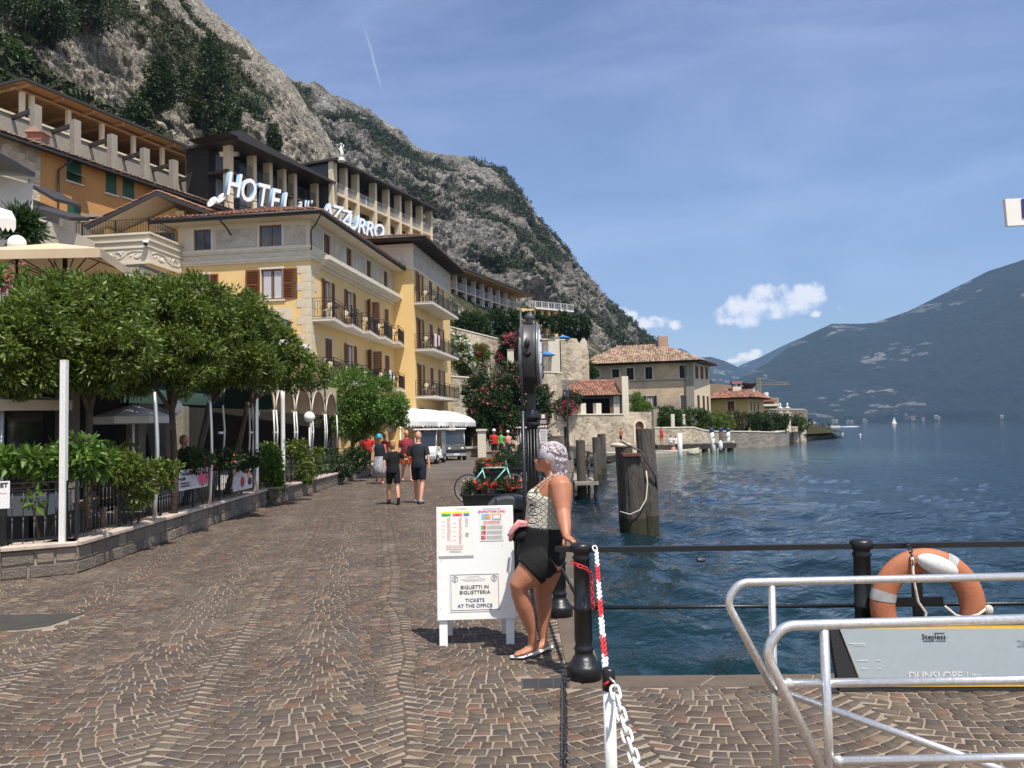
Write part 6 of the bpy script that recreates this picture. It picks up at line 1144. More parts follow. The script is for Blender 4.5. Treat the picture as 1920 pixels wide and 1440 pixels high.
def ban2(o, w_, h_):
 MB().box(0, w_, 0, .012, 0, h_).build('board', K['white'], o); MB().box(.02, w_-.02, -.002, 0, .02, h_-.02).build('print_ground', K['paleb'], o)
 for x, z, a, b_, k in ((.22, .75, .13, .14, 'straw'), (.24, .72, .18, .10, 'white'), (.55, .72, .10, .17, 'choc'), (.45, .28, .12, .20, 'straw'), (.8, .5, .12, .14, 'orangep'), (.85, .25, .13, .14, 'choc')): MB().ell((w_*x, -.004 if k != 'white' else -.003, h_*z), (w_*a, .002, h_*b_), 7, 4).build('dessert_print', K[k], o)
sign_at('menu_banner', 'white banner with pictures of desserts beside the grey round pole', 'banner', 438, 866, 473, 922, YS(438)-.1, YS(473)-.1, ban2)
def net(o, w_, h_): MB().box(0, w_, 0, .01, 0, h_).build('board', K['white'], o); lettering('lettering', 'NET', .075, o, Matrix.Translation((w_-.02, -.004, h_*.78)), K['ink'], .001, .003, align='RIGHT'); MB().box(w_-.12, w_-.03, -.003, 0, h_*.55, h_*.56).build('line_print', K['redp'], o)
sign_at('white_sign', 'white sign with the letters NET on the near railing', 'sign', -40, 904, 18, 956, 9.98, 10.12, net)
def pole(name, label, px, Y, y_top, r_, m_, base=ZW+.05, sq=False, group=None, bend=0):
 q = P(px, 900, Y); zt = P(px, y_top, Y).z; o = thing(name, label, 'pole', (q.x, Y, base), 0, group); m = MB()
 if sq: m.box(-r_, r_, -r_, r_, 0, zt-base)
 else: m.tube([(bend*math.sin(k/8*3.14), 0, (zt-base)*k/8) for k in range(9)], r_, 10)
 m.build('shaft', K[m_], o)
 if sq: MB().box(-r_*1.02, r_*1.02, -r_*1.02, r_*1.02, zt-base, zt-base+.02).build('cap', K['trim'], o)
 return o
pole('white_post', 'square white post standing in front of the orange trees', 119, 10.58, 678, .037, 'white', sq=True)
for i, (px, Y, yt, r_, m_, lb, bd) in enumerate(((289, 13.4, 735, .035, 'alu', 'slightly bent grey awning pole nearest the square white post', .05), (393, 15.8, 740, .03, 'alu', 'grey awning pole between the two menu banners', .04), (481, 19.0, 722, .055, 'alu', 'thick grey round pole beside the dessert banner', 0), (531, 21.1, 726, .055, 'white', 'thick white round pole at the first canopy arch', 0))): pole('awning_pole', lb, px, Y, yt, r_, m_, bend=bd)
K['canopyg'] = mat('dark_green_canvas', (.02,.06,.05), .8); K['frame'] = mat('galvanised_frame', (.50,.50,.48), .45, .2, 6, metal=.4)
CA = thing('arched_canopy', 'cream restaurant canopy with a row of arched openings on twin white legs', 'canopy', (-6.2, 21, 2.3)); cB = Matrix.Translation((6.2, -21, -2.3))
spr = [17.6, 19.6, 21.6, 23.6, 25.5, 27.4, 29.3]
for i in range(len(spr)-1):
 y0, y1 = spr[i]+.12, spr[i+1]-.12; n_ = 14; yc_ = (y0+y1)/2; rx = (y1-y0)/2; m = MB(cB); outer = []; inner = []
 for k in range(n_+1): a = math.pi*k/n_; inner.append((-6.2, yc_-rx*math.cos(a), 2.35+.72*math.sin(a)))
 top = 3.25; vs = [(p[0], p[1], p[2]) for p in inner]+[(-6.2, p[1], top) for p in inner]; m.add(vs, [(k, k+1, n_+2+k, n_+1+k) for k in range(n_)]); m.build('valance', K['canvas' if i > 0 else 'canopyg'], CA)
 m = MB(cB); m.tube(inner, .022, 6); m.build('arch_frame', K['frame' if i else 'iron'], CA)
 m = MB(cB); vs = inner+[(p[0]-2.2, p[1], p[2]+.12) for p in inner]; m.add(vs, [(k, k+1, n_+2+k, n_+1+k) for k in range(n_)], 0, True); m.build('vault_cloth', K['canvas' if i > 1 else 'canopyg'], CA)
 for y in (y0, y1):
  m = MB(cB); m.tube([(-6.2, y, 2.36), (-6.17, y+(.03 if y == y0 else -.03), 1.8), (-6.2, y, 1.22)], .022, 6); m.build('leg', K['white'], CA)
 m = MB(cB); m.box(-6.22, -6.18, y0-.24, y0, 1.75, 1.8); m.build('cross_tie', K['white'], CA)
m = MB(cB); m.prism([(-6.21, 17.5, 3.25), (-6.21, 29.4, 3.25), (-10.5, 29.4, 4.0), (-10.5, 17.5, 4.0)], (0, 0, .04)); m.build('roof_cloth', K['canvas'], CA)
AW = thing('beige_awning', 'beige awning spread under the orange trees over the near tables', 'awning', (-7.2, 10.5, 2.2)); m = MB(Matrix.Translation((7.2, -10.5, -2.2)))
m.add([(-12, 8, 2.95), (-6.75, 10.9, 2.25), (-6.75, 12.7, 2.3), (-12, 12.9, 3.1), (-6.75, 10.9, 2.1), (-6.75, 12.7, 2.15), (-12, 8, 2.8)], [(0, 1, 2, 3), (1, 4, 5, 2), (0, 6, 4, 1)]); m.build('cloth', K['canvas'], AW)
for y in (11.1, 12.6): MB(Matrix.Translation((7.2, -10.5, -2.2))).tube([(-6.85, y, 0), (-6.85, y, 2.3)], .03, 8).build('pole', K['frame'], AW)
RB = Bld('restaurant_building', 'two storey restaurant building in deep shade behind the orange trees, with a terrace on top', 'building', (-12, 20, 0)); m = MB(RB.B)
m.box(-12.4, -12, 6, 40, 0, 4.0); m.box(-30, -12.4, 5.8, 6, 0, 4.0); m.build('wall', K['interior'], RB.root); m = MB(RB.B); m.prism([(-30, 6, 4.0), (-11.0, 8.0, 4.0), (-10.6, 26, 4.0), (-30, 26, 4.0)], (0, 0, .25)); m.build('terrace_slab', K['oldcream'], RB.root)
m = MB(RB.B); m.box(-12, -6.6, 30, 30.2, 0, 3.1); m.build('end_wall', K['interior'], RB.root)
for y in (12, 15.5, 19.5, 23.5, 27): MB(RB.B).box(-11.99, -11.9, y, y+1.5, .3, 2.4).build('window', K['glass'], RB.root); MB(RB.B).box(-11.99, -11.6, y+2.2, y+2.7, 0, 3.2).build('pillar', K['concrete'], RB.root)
m = MB(RB.B); m.prism([(-12, 13.0, 2.85), (-6.9, 13.0, 2.7), (-6.35, 17.4, 2.75), (-12, 17.4, 2.9)], (0, 0, .08)); m.prism([(-12, 6.2, 3.2), (-7.6, 9.0, 3.1), (-6.9, 12.9, 3.0), (-12, 12.9, 3.2)], (0, 0, .08)); m.build('added_shade_roof', K['interior'], RB.root)  # unseen dark panels added inside the crowns to deepen the shade below
railing('terrace_railing', RB.B, RB.root, [(-16, 15.0, 4.25), (-11.25, 16, 4.25), (-11.0, 25.5, 4.25)], 1.0, .13, 'iron')
m = MB(RB.B); m.box(-30, -6.3, 10.3, 40, -.02, .06); kind(m.build('garden_terrace_floor', K['concrete'], RB.root), 'structure')
def q3(px, py, Y): return P(px, py, Y)
bp2 = thing('parasol', 'large square beige parasol on black ribs on the upper terrace', 'parasol', (P(121, 600, 17).x, 17, 4.25)); bx = P(121, 600, 17).x; zt = P(121, 466, 17).z; iB = Matrix.Translation((-bx, -17, -4.25))
x0, x1, y0_, y1_ = bx-1.75, bx+1.0, 15.6, 18.6; ap = (bx-.2, 17, zt+.12); cs4 = [(P(188, 465, 15.7).x, 15.7, P(188, 465, 15.7).z), (P(262, 517, 18.6).x, 18.6, P(262, 517, 18.6).z), (P(-60, 517, 18.6).x, 18.6, P(-60, 517, 18.6).z), (P(-90, 470, 15.7).x, 15.7, P(-90, 470, 15.7).z)]
m = MB(iB)
for k in range(4):
 a, b_ = Vector(cs4[k]), Vector(cs4[(k+1) % 4]); n_ = 6
 for j in range(n_):
  p, q = a.lerp(b_, j/n_), a.lerp(b_, (j+1)/n_); m.add([tuple(p), tuple(q), ap], [(0, 1, 2)]); m.add([tuple(p), tuple(q), (q.x, q.y, q.z-.18), (p.x, p.y, p.z-.18)], [(0, 1, 2, 3)])
m.build('canopy', K['canvas'], bp2); hub = Vector((bx, 17, zt-.75))
for k in range(8):
 a = Vector(cs4[k//2]).lerp(Vector(cs4[(k//2+1) % 4]), .5*(k % 2)); tip = a.lerp(Vector(ap), .12)-Vector((0, 0, .03)); MB(iB).tube([tuple(Vector(ap)-Vector((0, 0, .05))), tuple(tip)], .014, 5).build('rib', K['iron'], bp2); MB(iB).tube([tuple(hub), tuple(Vector(ap).lerp(a, .5)-Vector((0, 0, .04)))], .014, 5).build('strut', K['iron'], bp2)
MB(iB).tube([(bx, 17, 4.25), (bx, 17, zt+.05)], .05, 8).build('pole', K['iron'], bp2)
def globe(label, px, py, Y, r_, zb, m_='iron', group='white globe lamps'):
 q = P(px, py, Y); o = thing('globe_lamp', label, 'lamp', (q.x, Y, zb), 0, group); MB().ell((0, 0, q.z-zb), r_, 18, 12).build('globe', K['globe'], o); m = MB(); m.tube([(0, 0, 0), (0, 0, q.z-zb-r_*.95)], .03, 8); m.build('post', K[m_], o); MB().lathe([(.04, 0), (.085, .03), (.09, .05), (.04, .05)], (0, 0, q.z-zb-r_-.02), 12).build('collar', K[m_], o); return o
globe('large white globe lamp on a black post beside the beige parasol', 32, 457, 17, .18, 4.25); globe('white globe lamp half sunk in the orange tree top', 240, 528, 17, .16, 2.0)
globe('white globe lamp behind the bent grey pole', 326, 762, 15.5, .15, 0, 'frame'); globe('white globe lamp inside the first canopy arch', 475, 775, 20, .15, 0, 'frame'); globe('white globe lamp beyond the last canopy arch legs', 580, 782, 24, .16, 0, 'frame')
for px, Y, lb in ((732, 46, 'nearest'), (766, 49, 'second'), (801, 52, 'third'), (836, 55, 'fourth'), (862, 58, 'last')): globe(lb+' white globe lamp in the row under the scalloped awning', px, 803, Y, .26, 0, 'frame')
parasol('parasol', 'grey and white garden parasol in the shade under the trees', (P(250, 800, 15).x, 15, 0), .72, P(250, 782, 15).z, K['wcanvas'], n_=8, drop=.22)
parasol('parasol', 'white parasol top showing between the trees and the quoined corner', (P(540, 700, 36).x, 36, 3.0), 1.0, P(540, 652, 36).z-3.0, K['wcanvas'], n_=10, drop=.45)
def simple_house(name, label, pts, z0, zt, wall, roofz=None):
 o = Bld(name, label, 'house', (pts[0][0], pts[0][1], z0)); m = MB(o.B); m.prism([(x, y, z0) for x, y in pts], (0, 0, zt-z0)); m.build('wall', K[wall], o.root); return o
a0 = P(62, 340, 26); wh = simple_house('white_house', 'weathered white house with a sloping dark eave behind the parasol', [(a0.x, 26), (a0.x-2.9, 30), (a0.x-8, 30), (a0.x-5.5, 17.5), (a0.x-4.2, 17.5)], 3, a0.z-.1, 'oldwhite')
e0, e1 = P(66, 332, 26), P(-60, 262, 20); m = MB(wh.B); m.prism([tuple(e0), tuple(e1), (e1.x-3, e1.y+3, e1.z+.8), (e0.x-5, e0.y+3, e0.z+1.2)], (0, 0, .14)); m.build('roof', K['dark'], wh.root)
m = MB(wh.B); m.tube([(e0.x-.1, e0.y-.05, e0.z-.1), (e0.x-.25, e0.y-.1, e0.z-.6), (e0.x-.25, e0.y-.1, 5)], .05, 6); m.build('downpipe', K['oldwhite'], wh.root)
a1_ = P(120, 425, 36); bh_ = simple_house('small_house', 'narrow brown recess house with a dark lean-to roof below the orange house', [(P(58, 400, 36).x, 36), (P(118, 400, 38).x, 38), (P(118, 400, 38).x-1, 43), (P(58, 400, 36).x-2, 43)], 5, P(80, 372, 36).z, 'concrete')
m = MB(bh_.B); q0, q1 = P(54, 350, 35), P(104, 378, 36.5); m.prism([tuple(q0), tuple(q1), (q1.x-2, q1.y+6, q1.z+1.4), (q0.x-2, q0.y+6, q0.z+1.4)], (0, 0, .15)); m.build('roof', K['dark'], bh_.root)
q0, q1 = P(50, 392, 33), P(132, 414, 34.5); ch2 = simple_house('cream_house', 'small cream house with a black sloping roof beside the terrace parapet', [(q0.x+.3, 33.3), (P(98, 420, 34).x, 34), (P(98, 420, 34).x, 37.5), (q0.x-2, 37.5)], 4, P(80, 408, 33.6).z-.1, 'oldcream'); m = MB(ch2.B); m.prism([tuple(q0), tuple(q1), (q1.x-1, q1.y+3.5, q1.z+.9), (q0.x-1, q0.y+3.5, q0.z+.9)], (0, 0, .16)); m.build('roof', K['dark'], ch2.root)
aw = thing('wall_awning', 'half open white awning on the white house above the terrace flowers', 'awning', tuple(P(-20, 400, 19))); l0 = Vector(aw.location); q = [P(-60, 370, 19.5), P(-60, 402, 18), P(30, 412, 18.6), P(22, 396, 20)]; m = MB(Matrix.Translation(-l0)); m.poly([tuple(x) for x in q]); m.build('cloth', K['wcanvas'], aw)
m = MB(Matrix.Translation(-l0)); a, b_ = P(-60, 402, 18), P(30, 412, 18.6); n_ = 9
for k in range(n_): p, q = a.lerp(b_, k/n_), a.lerp(b_, (k+1)/n_); m.add([tuple(p), tuple(q), (q.x, q.y, q.z-.2), tuple(p.lerp(q, .5)-Vector((0, 0, .3))), (p.x, p.y, p.z-.2)], [(0, 1, 2, 3, 4)])
m.build('valance', K['wcanvas'], aw)
SA2 = thing('scalloped_awning', 'white balloon awning with scalloped edge along the hotel ground floor', 'awning', (-5.4, 45, 2)); sB2 = Matrix.Translation((5.4, -45, -2)); pts_a = [P(757, 780, 44), P(788, 781, 46.5), P(818, 782, 49.5), P(846, 783, 53), P(870, 784, 56.5), P(890, 786, 60)];
for i in range(len(pts_a)-1):
 a, b_ = pts_a[i].copy(), pts_a[i+1].copy(); a.z = b_.z = 2.28; n_, m_n = 10, 7; vs = []; dpt = 3.0; back = Vector((-1, .12, 0))
 for j in range(m_n+1):
  for k in range(n_+1):
   s_ = k/n_; p = a.lerp(b_, s_); ar = (1-(2*s_-1)**2)**.5 if 0 < s_ < 1 else 0; t_ = j/m_n; p = p+back*dpt*(1-math.cos(t_*math.pi/2)); p.z += (.95*math.sin(t_*math.pi/2))*(.4+.6*ar); p -= back*.28*ar*(1-t_); vs.append(tuple(p))
 m = MB(sB2); m.add(vs, [(j*(n_+1)+k, j*(n_+1)+k+1, (j+1)*(n_+1)+k+1, (j+1)*(n_+1)+k) for j in range(m_n) for k in range(n_)], 0, True); m.build('balloon_panel', K['wcanvas'], SA2)
 m = MB(sB2)
 for k in range(8):
  p, q = a.lerp(b_, k/8), a.lerp(b_, (k+1)/8); s0_, s1_ = [(1-(2*x-1)**2)**.5 if 0 < x < 1 else 0 for x in (k/8, (k+1)/8)]; p, q = p-back*.28*s0_, q-back*.28*s1_; c_ = (p+q)/2; m.add([tuple(p), tuple(q), (q.x, q.y, q.z-.2), (c_.x, c_.y, c_.z-.33), (p.x, p.y, p.z-.2)], [(0, 1, 2, 3, 4)])
 m.build('scallops', K['wcanvas'], SA2)
for i in (0, 2, 3, 4, 5): p = pts_a[i]; MB(sB2).tube([(p.x-.2, p.y, 0), (p.x-.2, p.y, 2.3)], .04, 8).build('post', K['white'], SA2)
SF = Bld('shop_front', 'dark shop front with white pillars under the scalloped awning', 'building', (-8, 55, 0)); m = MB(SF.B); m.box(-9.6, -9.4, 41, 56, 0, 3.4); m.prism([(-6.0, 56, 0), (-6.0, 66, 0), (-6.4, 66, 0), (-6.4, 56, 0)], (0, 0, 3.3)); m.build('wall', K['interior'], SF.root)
for k in range(5): y = 57+k*1.9; MB(SF.B).box(-6.0, -5.75, y, y+.35, 0, 3.3).build('pillar', K['trim'], SF.root)
# street furniture
def gcart(label, loc, rz, col='iron'):
 o = thing('golf_cart', label, 'golf cart', loc, rz, 'golf carts parked at the end of the promenade')
 m = MB(); m.prism([(-.58, -1.2, .28), (-.58, -1.2, .62), (-.58, -1.1, .88), (-.58, -.72, .98), (-.58, -.55, .5), (-.58, .3, .45), (-.58, .3, .75), (-.58, 1.25, .8), (-.58, 1.3, .35), (-.58, 1.2, .25)], (1.16, 0, 0)); bevel(m.build('body', K[col], o), .03)
 MB().box(-.6, .6, -1.26, -1.18, .26, .42).build('bumper', K['grey'], o)
 for z, n_ in ((.75, 'seat'), (1.05, 'backrest')): (MB().box(-.5, .5, .25, .75, .76, .9) if n_ == 'seat' else MB().obox((0, .82, 1.15), (1.0, .1, .5), (-.15, 0, 0))).build(n_, K['cream'], o)
 for x in (-.56, .56):
  for y0, y1 in ((-.95, -.72), (1.15, 1.15)): MB().tube([(x, y0, .85), (x, y1, 1.78)], .022, 6).build('roof_post', K['white'], o)
 m = MB(); m.box(-.66, .66, -.95, 1.4, 1.78, 1.86); bevel(m.build('roof', K['white'], o), .03)
 MB().add([(-.54, -.94, .92), (.54, -.94, .92), (.54, -.74, 1.74), (-.54, -.74, 1.74)], [(0, 1, 2, 3)]).build('windscreen', K['glass'], o)
 for x in (-.38, .38): MB().lathe([(.07, 0), (.085, .02), (.06, .04)], (x, -1.14, .68), 10, axis=(0, -1, 0)).build('headlight', K['globe'], o)
 MB().tube([(0, -.7, .9), (0, -.45, 1.05)], .02, 6).build('steering_column', K['iron'], o); MB().tube([(.15*math.cos(a), -.45-.03*math.sin(a), 1.05+.14*math.sin(a)) for a in [k*math.pi/5 for k in range(10)]], .014, 5, closed=True).build('steering_wheel', K['iron'], o)
 for x in (-.55, .55):
  for y in (-.82, .85): wh_ = MB().lathe([(.13, -.09), (.23, -.09), (.25, -.05), (.25, .05), (.23, .09), (.13, .09)], (x, y, .25), 16, axis=(1, 0, 0)).build('wheel', K['rubber'], o); MB().lathe([(.0, -.095), (.13, -.085), (.13, .085), (.0, .095)], (x, y, .25), 12, axis=(1, 0, 0)).build('hubcap', K['white'], wh_)
 MB().box(-.16, .16, -1.275, -1.262, .3, .4).build('number_plate', K['white'], o); return o
g1 = gcart('golf cart with black front and white roof, parked outermost from the shop front', (P(848, 862, 49).x, 49.4, 0), R(14)); g2 = gcart('golf cart with white side panels, half hidden behind the man in the dark shirt', (P(806, 868, 44.5).x, 44.6, 0), R(-8), 'white')
m = MB(); m.box(-.6, -.58, -.9, 1.3, .45, 1.75); m.box(.58, .6, .3, 1.3, .45, 1.75); m.build('side_panel', K['glassb'], g2)
gcart('golf cart with white roof parked behind the clock pole by the brown information sign', (P(992, 858, 50).x, 50, 0), R(5))
bn = G(950, 1060); BN = thing('waste_bin', 'black litter bin with a domed lid between the planter and the woman', 'bin', (P(958, 960, 9.6).x, 9.6, 0))
m = MB(); m.box(-.2, .2, -.16, .16, .05, .78); bevel(m.build('body', K['iron'], BN), .02); m = MB(); m.prism([(-.25, -.19, .80), (.22, -.19, .80), (.25, -.19, .86), (.16, -.19, .93), (-.05, -.19, .955), (-.2, -.19, .92), (-.27, -.19, .85)], (0, .38, 0)); bevel(m.build('lid', K['iron2'], BN), .025, 2); MB().box(-.15, .15, -.17, -.161, .64, .74).build('opening', K['interior'], BN); m = MB(); m.box(-.12, .12, -.1, .1, 0, .05); m.build('foot', K['iron'], BN)
def planter(label, x, Y, w_, z, d_=.45, seed=0):
 o = thing('planter', label, 'planter', (x, Y, 0), 0, 'black flower troughs along the promenade'); m = MB(); a, b_ = w_/2, w_/2*.72
 m.add([(-b_, -d_*.35, .12), (b_, -d_*.35, .12), (b_, d_*.35, .12), (-b_, d_*.35, .12), (-a, -d_/2, z), (a, -d_/2, z), (a, d_/2, z), (-a, d_/2, z)], [(0,3,2,1),(0,1,5,4),(1,2,6,5),(2,3,7,6),(3,0,4,7)]); m.box(-a-.02, a+.02, -d_/2-.02, d_/2+.02, z-.03, z); m.build('trough', K['iron'], o)
 m = MB()
 for x_ in (-b_*.7, b_*.7): m.box(x_-.03, x_+.03, -.12, .12, 0, .12)
 m.build('feet', K['iron'], o); m = MB(); n_ = int(w_/.07)
 for sd in (-1, 1):
  for k in range(n_+1):
   xx = -a+k*w_/n_; m.tube([(xx, sd*d_/2, z), (xx, sd*d_/2, z+.09), (xx+.02, sd*d_/2, z+.125), (xx+.035, sd*d_/2, z+.11)], .005, 4)
  m.tube([(-a, sd*d_/2, z+.06), (a, sd*d_/2, z+.06)], .005, 4)
 kind(m.build('scroll_trim', K['iron'], o), 'stuff'); return o
PL = [planter('black trough of red flowers right behind the ticket board', P(925, 900, 12.6).x, 12.6, .95, P(925, 923, 12.6).z), planter('black trough of orange red flowers behind the bicycle', P(922, 880, 21).x, 21, .9, P(922, 883, 21).z), planter('small trough with leafy plants beside the third trough', P(915, 850, 27).x, 27, .8, .62), planter('leafy trough nearest the golf cart behind the clock', P(965, 850, 31).x, 31, 1.2, .65), planter('trough of shrubs at the foot of the clock poles', P(952, 845, 24).x, 24, .8, .6)]
K['celeste'] = mat('mint_paint', (.22,.55,.45), .35); bc = P(920, 900, 19.4); BK = thing('bicycle', 'mint green bicycle parked behind the nearest flower trough', 'bicycle', (bc.x, 19.6, 0))
for x in (-.53, .53):
 w_ = MB().tube([(x+.33*math.cos(k*math.pi/14), 0, .34+.33*math.sin(k*math.pi/14)) for k in range(28)], .018, 6, closed=True).build('wheel', K['rubber'], BK); MB().tube([(x+.305*math.cos(k*math.pi/14), 0, .34+.305*math.sin(k*math.pi/14)) for k in range(28)], .009, 5, closed=True).build('rim', K['alu'], w_); m = MB()
 for k in range(12): m.tube([(x, 0, .34), (x+.3*math.cos(k*math.pi/6), 0, .34+.3*math.sin(k*math.pi/6))], .0022, 3)
 kind(m.build('spokes', K['alu'], w_), 'stuff')
m = MB(); S_, Hd, Bb = (-.2, 0, .82), (.38, 0, .82), (-.08, 0, .32)
for a, b_ in ((S_, Hd), (Hd, Bb), (Bb, S_), (Bb, (-.53, 0, .34)), ((-.18, 0, .78), (-.53, 0, .34)), (Hd, (.53, 0, .34)), (Hd, (.36, 0, .98))): m.tube([a, b_], .017, 7)
m.build('frame', K['celeste'], BK); m = MB(); m.tube([(.36, -.27, 1.0), (.42, -.1, 1.02), (.37, 0, .98), (.42, .1, 1.02), (.36, .27, 1.0)], .012, 6); m.build('handlebar', K['iron'], BK); m = MB(); m.ell((-.22, 0, .93), (.14, .07, .03), 10, 6); m.tube([(-.2, 0, .8), (-.22, 0, .93)], .012, 6); m.build('saddle', K['iron'], BK); m = MB(); m.lathe([(.0, -.01), (.09, -.01), (.09, .01), (.0, .01)], (-.08, -.05, .32), 14, axis=(0, 1, 0)); m.tube([(-.08, -.08, .32), (.02, -.08, .2), (.02, -.14, .2)], .01, 5); m.build('crank', K['iron'], BK)
lp = G(1066, 862); LPp = thing('street_lamp', 'black street lamp with a lantern at the quay edge near the rubble wall', 'lamp', (lp.x, lp.y, 0)); zl = P(1066, 742, lp.y).z
MB().lathe([(.16, 0), (.16, .1), (.1, .2), (.08, .9), (.055, 1.0), (.045, zl-.1), (.03, zl)], n=12).build('post', K['iron'], LPp); MB().lathe([(.10, zl-.05), (.19, zl+.22), (.19, zl+.24)], n=6, smooth=False).build('lantern_glass', K['glassb'], LPp); MB().lathe([(.24, zl+.24), (.12, zl+.38), (.03, zl+.44), (.02, zl+.6)], n=8).build('lantern_roof', K['iron2'], LPp)
K['brown'] = mat('brown_sign', (.10,.03,.02), .5); IS = thing('information_sign', 'brown visitor sign with white pictograms above a pale notice board', 'sign', (P(1020, 850, 44).x, 44, 0))
MB().tube([(-.3, 0, 0), (-.3, 0, 2.6)], .035, 8).build('pole', K['iron2'], IS); z0, z1 = P(1020, 803, 44).z, P(1020, 775, 44).z; MB().box(-.22, .22, -.03, .03, z0, z1).build('brown_panel', K['brown'], IS); MB().box(-.09, .09, -.036, -.03, z1-.26, z1-.06).build('pictogram', K['white'], IS)
for k in range(3): MB().box(-.19+k*.14, -.09+k*.14, -.036, -.03, z0+.05, z0+.15).build('pictogram', K['white'], IS)
for k in range(2): MB().box(-.16, .16, -.036, -.03, z0+.27+k*.1, z0+.31+k*.1).build('text_line', K['white'], IS)
MB().box(-.2, .2, -.03, .03, P(1020, 832, 44).z, z0-.03).build('notice_panel', K['oldwhite'], IS)
for k in range(5): MB().box(-.16, .12, -.036, -.03, z0-.16-k*.12, z0-.13-k*.12).build('text_line', K['grey'], IS)
gp = G(904, 858); o = thing('gate_pillar', 'square cream gate pillar at the end of the promenade', 'pillar', (P(904, 850, 53).x, 53, 0)); MB().box(-.26, .26, -.26, .26, 0, P(904, 808, 53).z).build('shaft', K['trim'], o); MB().box(-.34, .34, -.34, .34, P(904, 808, 53).z, P(904, 806, 53).z+.06).build('cap', K['trim'], o)
wall_thing('low_wall', 'low rubble wall with a railing past the golf carts', [xy(868, 850, 54), xy(900, 850, 53.6)], [.55, .55], zb=0, th=.3, mt='rubble'); wall_thing('rubble_wall', 'old rubble wall with an irregular top at the street corner behind the carts', [xy(866, 845, 63), xy(902, 845, 62)], [2.2, 3.2], zb=0, th=.5, mt='rubble_light', cope=False)
wq = wall_thing('rubble_wall', 'pale rubble wall behind the pedestrians with backpacks', [xy(908, 845, 66), xy(1012, 845, 70)], [2.6, 2.8], zb=0, th=.5, mt='rubble_light')
LD = thing('landing_stage', 'small dark timber landing stage with rails at the quay corner', 'landing stage', (2.6, 33, -1)); m = MB(Matrix.Translation((-2.6, -33, 1))); m.box(2.3, 3.2, 31.5, 40, -.45, -.33); m.build('deck', K['concrete'], LD)
for x, y in ((3.1, 31.7), (3.1, 34.5), (3.1, 37.3), (3.1, 39.8)): MB(Matrix.Translation((-2.6, -33, 1))).tube([(x, y, -2), (x, y, .75)], .07, 8).build('post', K['tar'], LD)
for z in (.0, .35, .7): MB(Matrix.Translation((-2.6, -33, 1))).beam((3.1, 31.7, z), (3.1, 39.8, z), .06, .05).build('rail', K['tar'], LD)
# quay railing
RT = .87
def rpost(name, parent, x, y, s_=1.0):
 k = 'rpost'
 if k not in _cache: _cache[k] = MB().lathe([(.118, 0), (.118, .085), (.112, .095), (.085, .125), (.075, .15), (.062, .16), (.062, .19), (.07, .2), (.062, .215), (.056, .235), (.062, .26), (.06, .46), (.075, .475), (.06, .49), (.054, .80), (.066, .815), (.054, .83), (.054, .845), (.075, .86), (.075, .90), (.06, .915), (.0, .92)], n=22).mesh('post', K['iron'])
 return put(name, _cache[k], parent, Matrix.Translation((x, y, 0)))
QR = thing('quay_railing', 'black cast iron quay railing with two rails along the water', 'railing', (.45, 5.74, 0)); rp = [(6.1, 5.46), (4.2, 5.54), (P(1617, 1022, 5.6).x, 5.62), (.45, 5.74), (.39, 7.64), (.40, 9.7), (.40, 11.8), (.42, 14.0), (.46, 16.4), (.55, 19.2), (.7, 22.5), (.95, 26.5), (1.25, 31.0)]
loc = lambda p: Vector((p[0]-.45, p[1]-5.74, 0))
for p in rp: q = loc(p); rpost('post', QR, q.x, q.y)
MB().beam((0, 0, RT), (-.17, .06, RT), .055, .035).build('rail_stub', K['iron'], QR)
for a, b_ in zip(rp[:-1], rp[1:]):
 a, b_ = loc(a), loc(b_); m = MB(); m.beam(a+Vector((0, 0, RT)), b_+Vector((0, 0, RT)), .055, .035); d_ = (b_-a).normalized()
 for t_ in (.22, .3):
  c = a.lerp(b_, t_)+Vector((0, 0, RT)); n_ = Vector((d_.y, -d_.x, 0)); m.ell(tuple(c+n_*.028), .008, 6, 4)
 m.build('top_rail', K['iron'], QR); MB().tube([a+Vector((0, 0, .475)), b_+Vector((0, 0, .475))], .013, 8).build('lower_rail', K['iron'], QR)
# street clock
ck = P(1000, 900, 9.2); CL = thing('street_clock', 'two faced street clock on a fluted black pole, seen from its edge', 'clock', (ck.x, 9.2, 0)); zc = P(992, 665, 9.2).z; cxo = P(995, 665, 9.2).x-ck.x; A_ = Vector((math.cos(R(-5)), math.sin(R(-5)), 0)); rr_ = .335
m = MB(); m.lathe([(.10, 0), (.10, .12), (.08, .2), (.075, .5), (.07, .55), (.062, .62), (.058, 1.72), (.075, 1.74), (.075, 1.78), (.06, 1.80)], n=20); m.build('pole', K['iron'], CL)
m = MB()
for k in range(10): a = k*math.pi/5; m.tube([(.06*math.cos(a), .06*math.sin(a), .64), (.06*math.cos(a), .06*math.sin(a), 1.70)], .010, 5)
m.build('fluting', K['iron'], CL)
m = MB(); m.lathe([(.085, 1.80), (.10, 1.84), (.05, 1.92), (.035, 2.0)], n=14); m.build('capital', K['iron'], CL)
m = MB(); m.prism([(cxo-.055, -.05, zc-rr_-.06), (cxo-.11, -.05, zc-rr_+.25), (cxo+.06, -.05, zc-rr_+.25), (cxo+.045, -.05, zc-rr_-.06), (.05, -.05, 1.9), (-.05, -.05, 1.9)], (0, .1, 0)); bevel(m.build('bracket', K['iron'], CL), .02, 2)
K['clockgrey'] = mat('clock_case_grey', (.10,.10,.10), .45, .2, 5, metal=.3); K['clockrim'] = mat('clock_rim', (.22,.23,.235), .35, .1, 5, metal=.5)
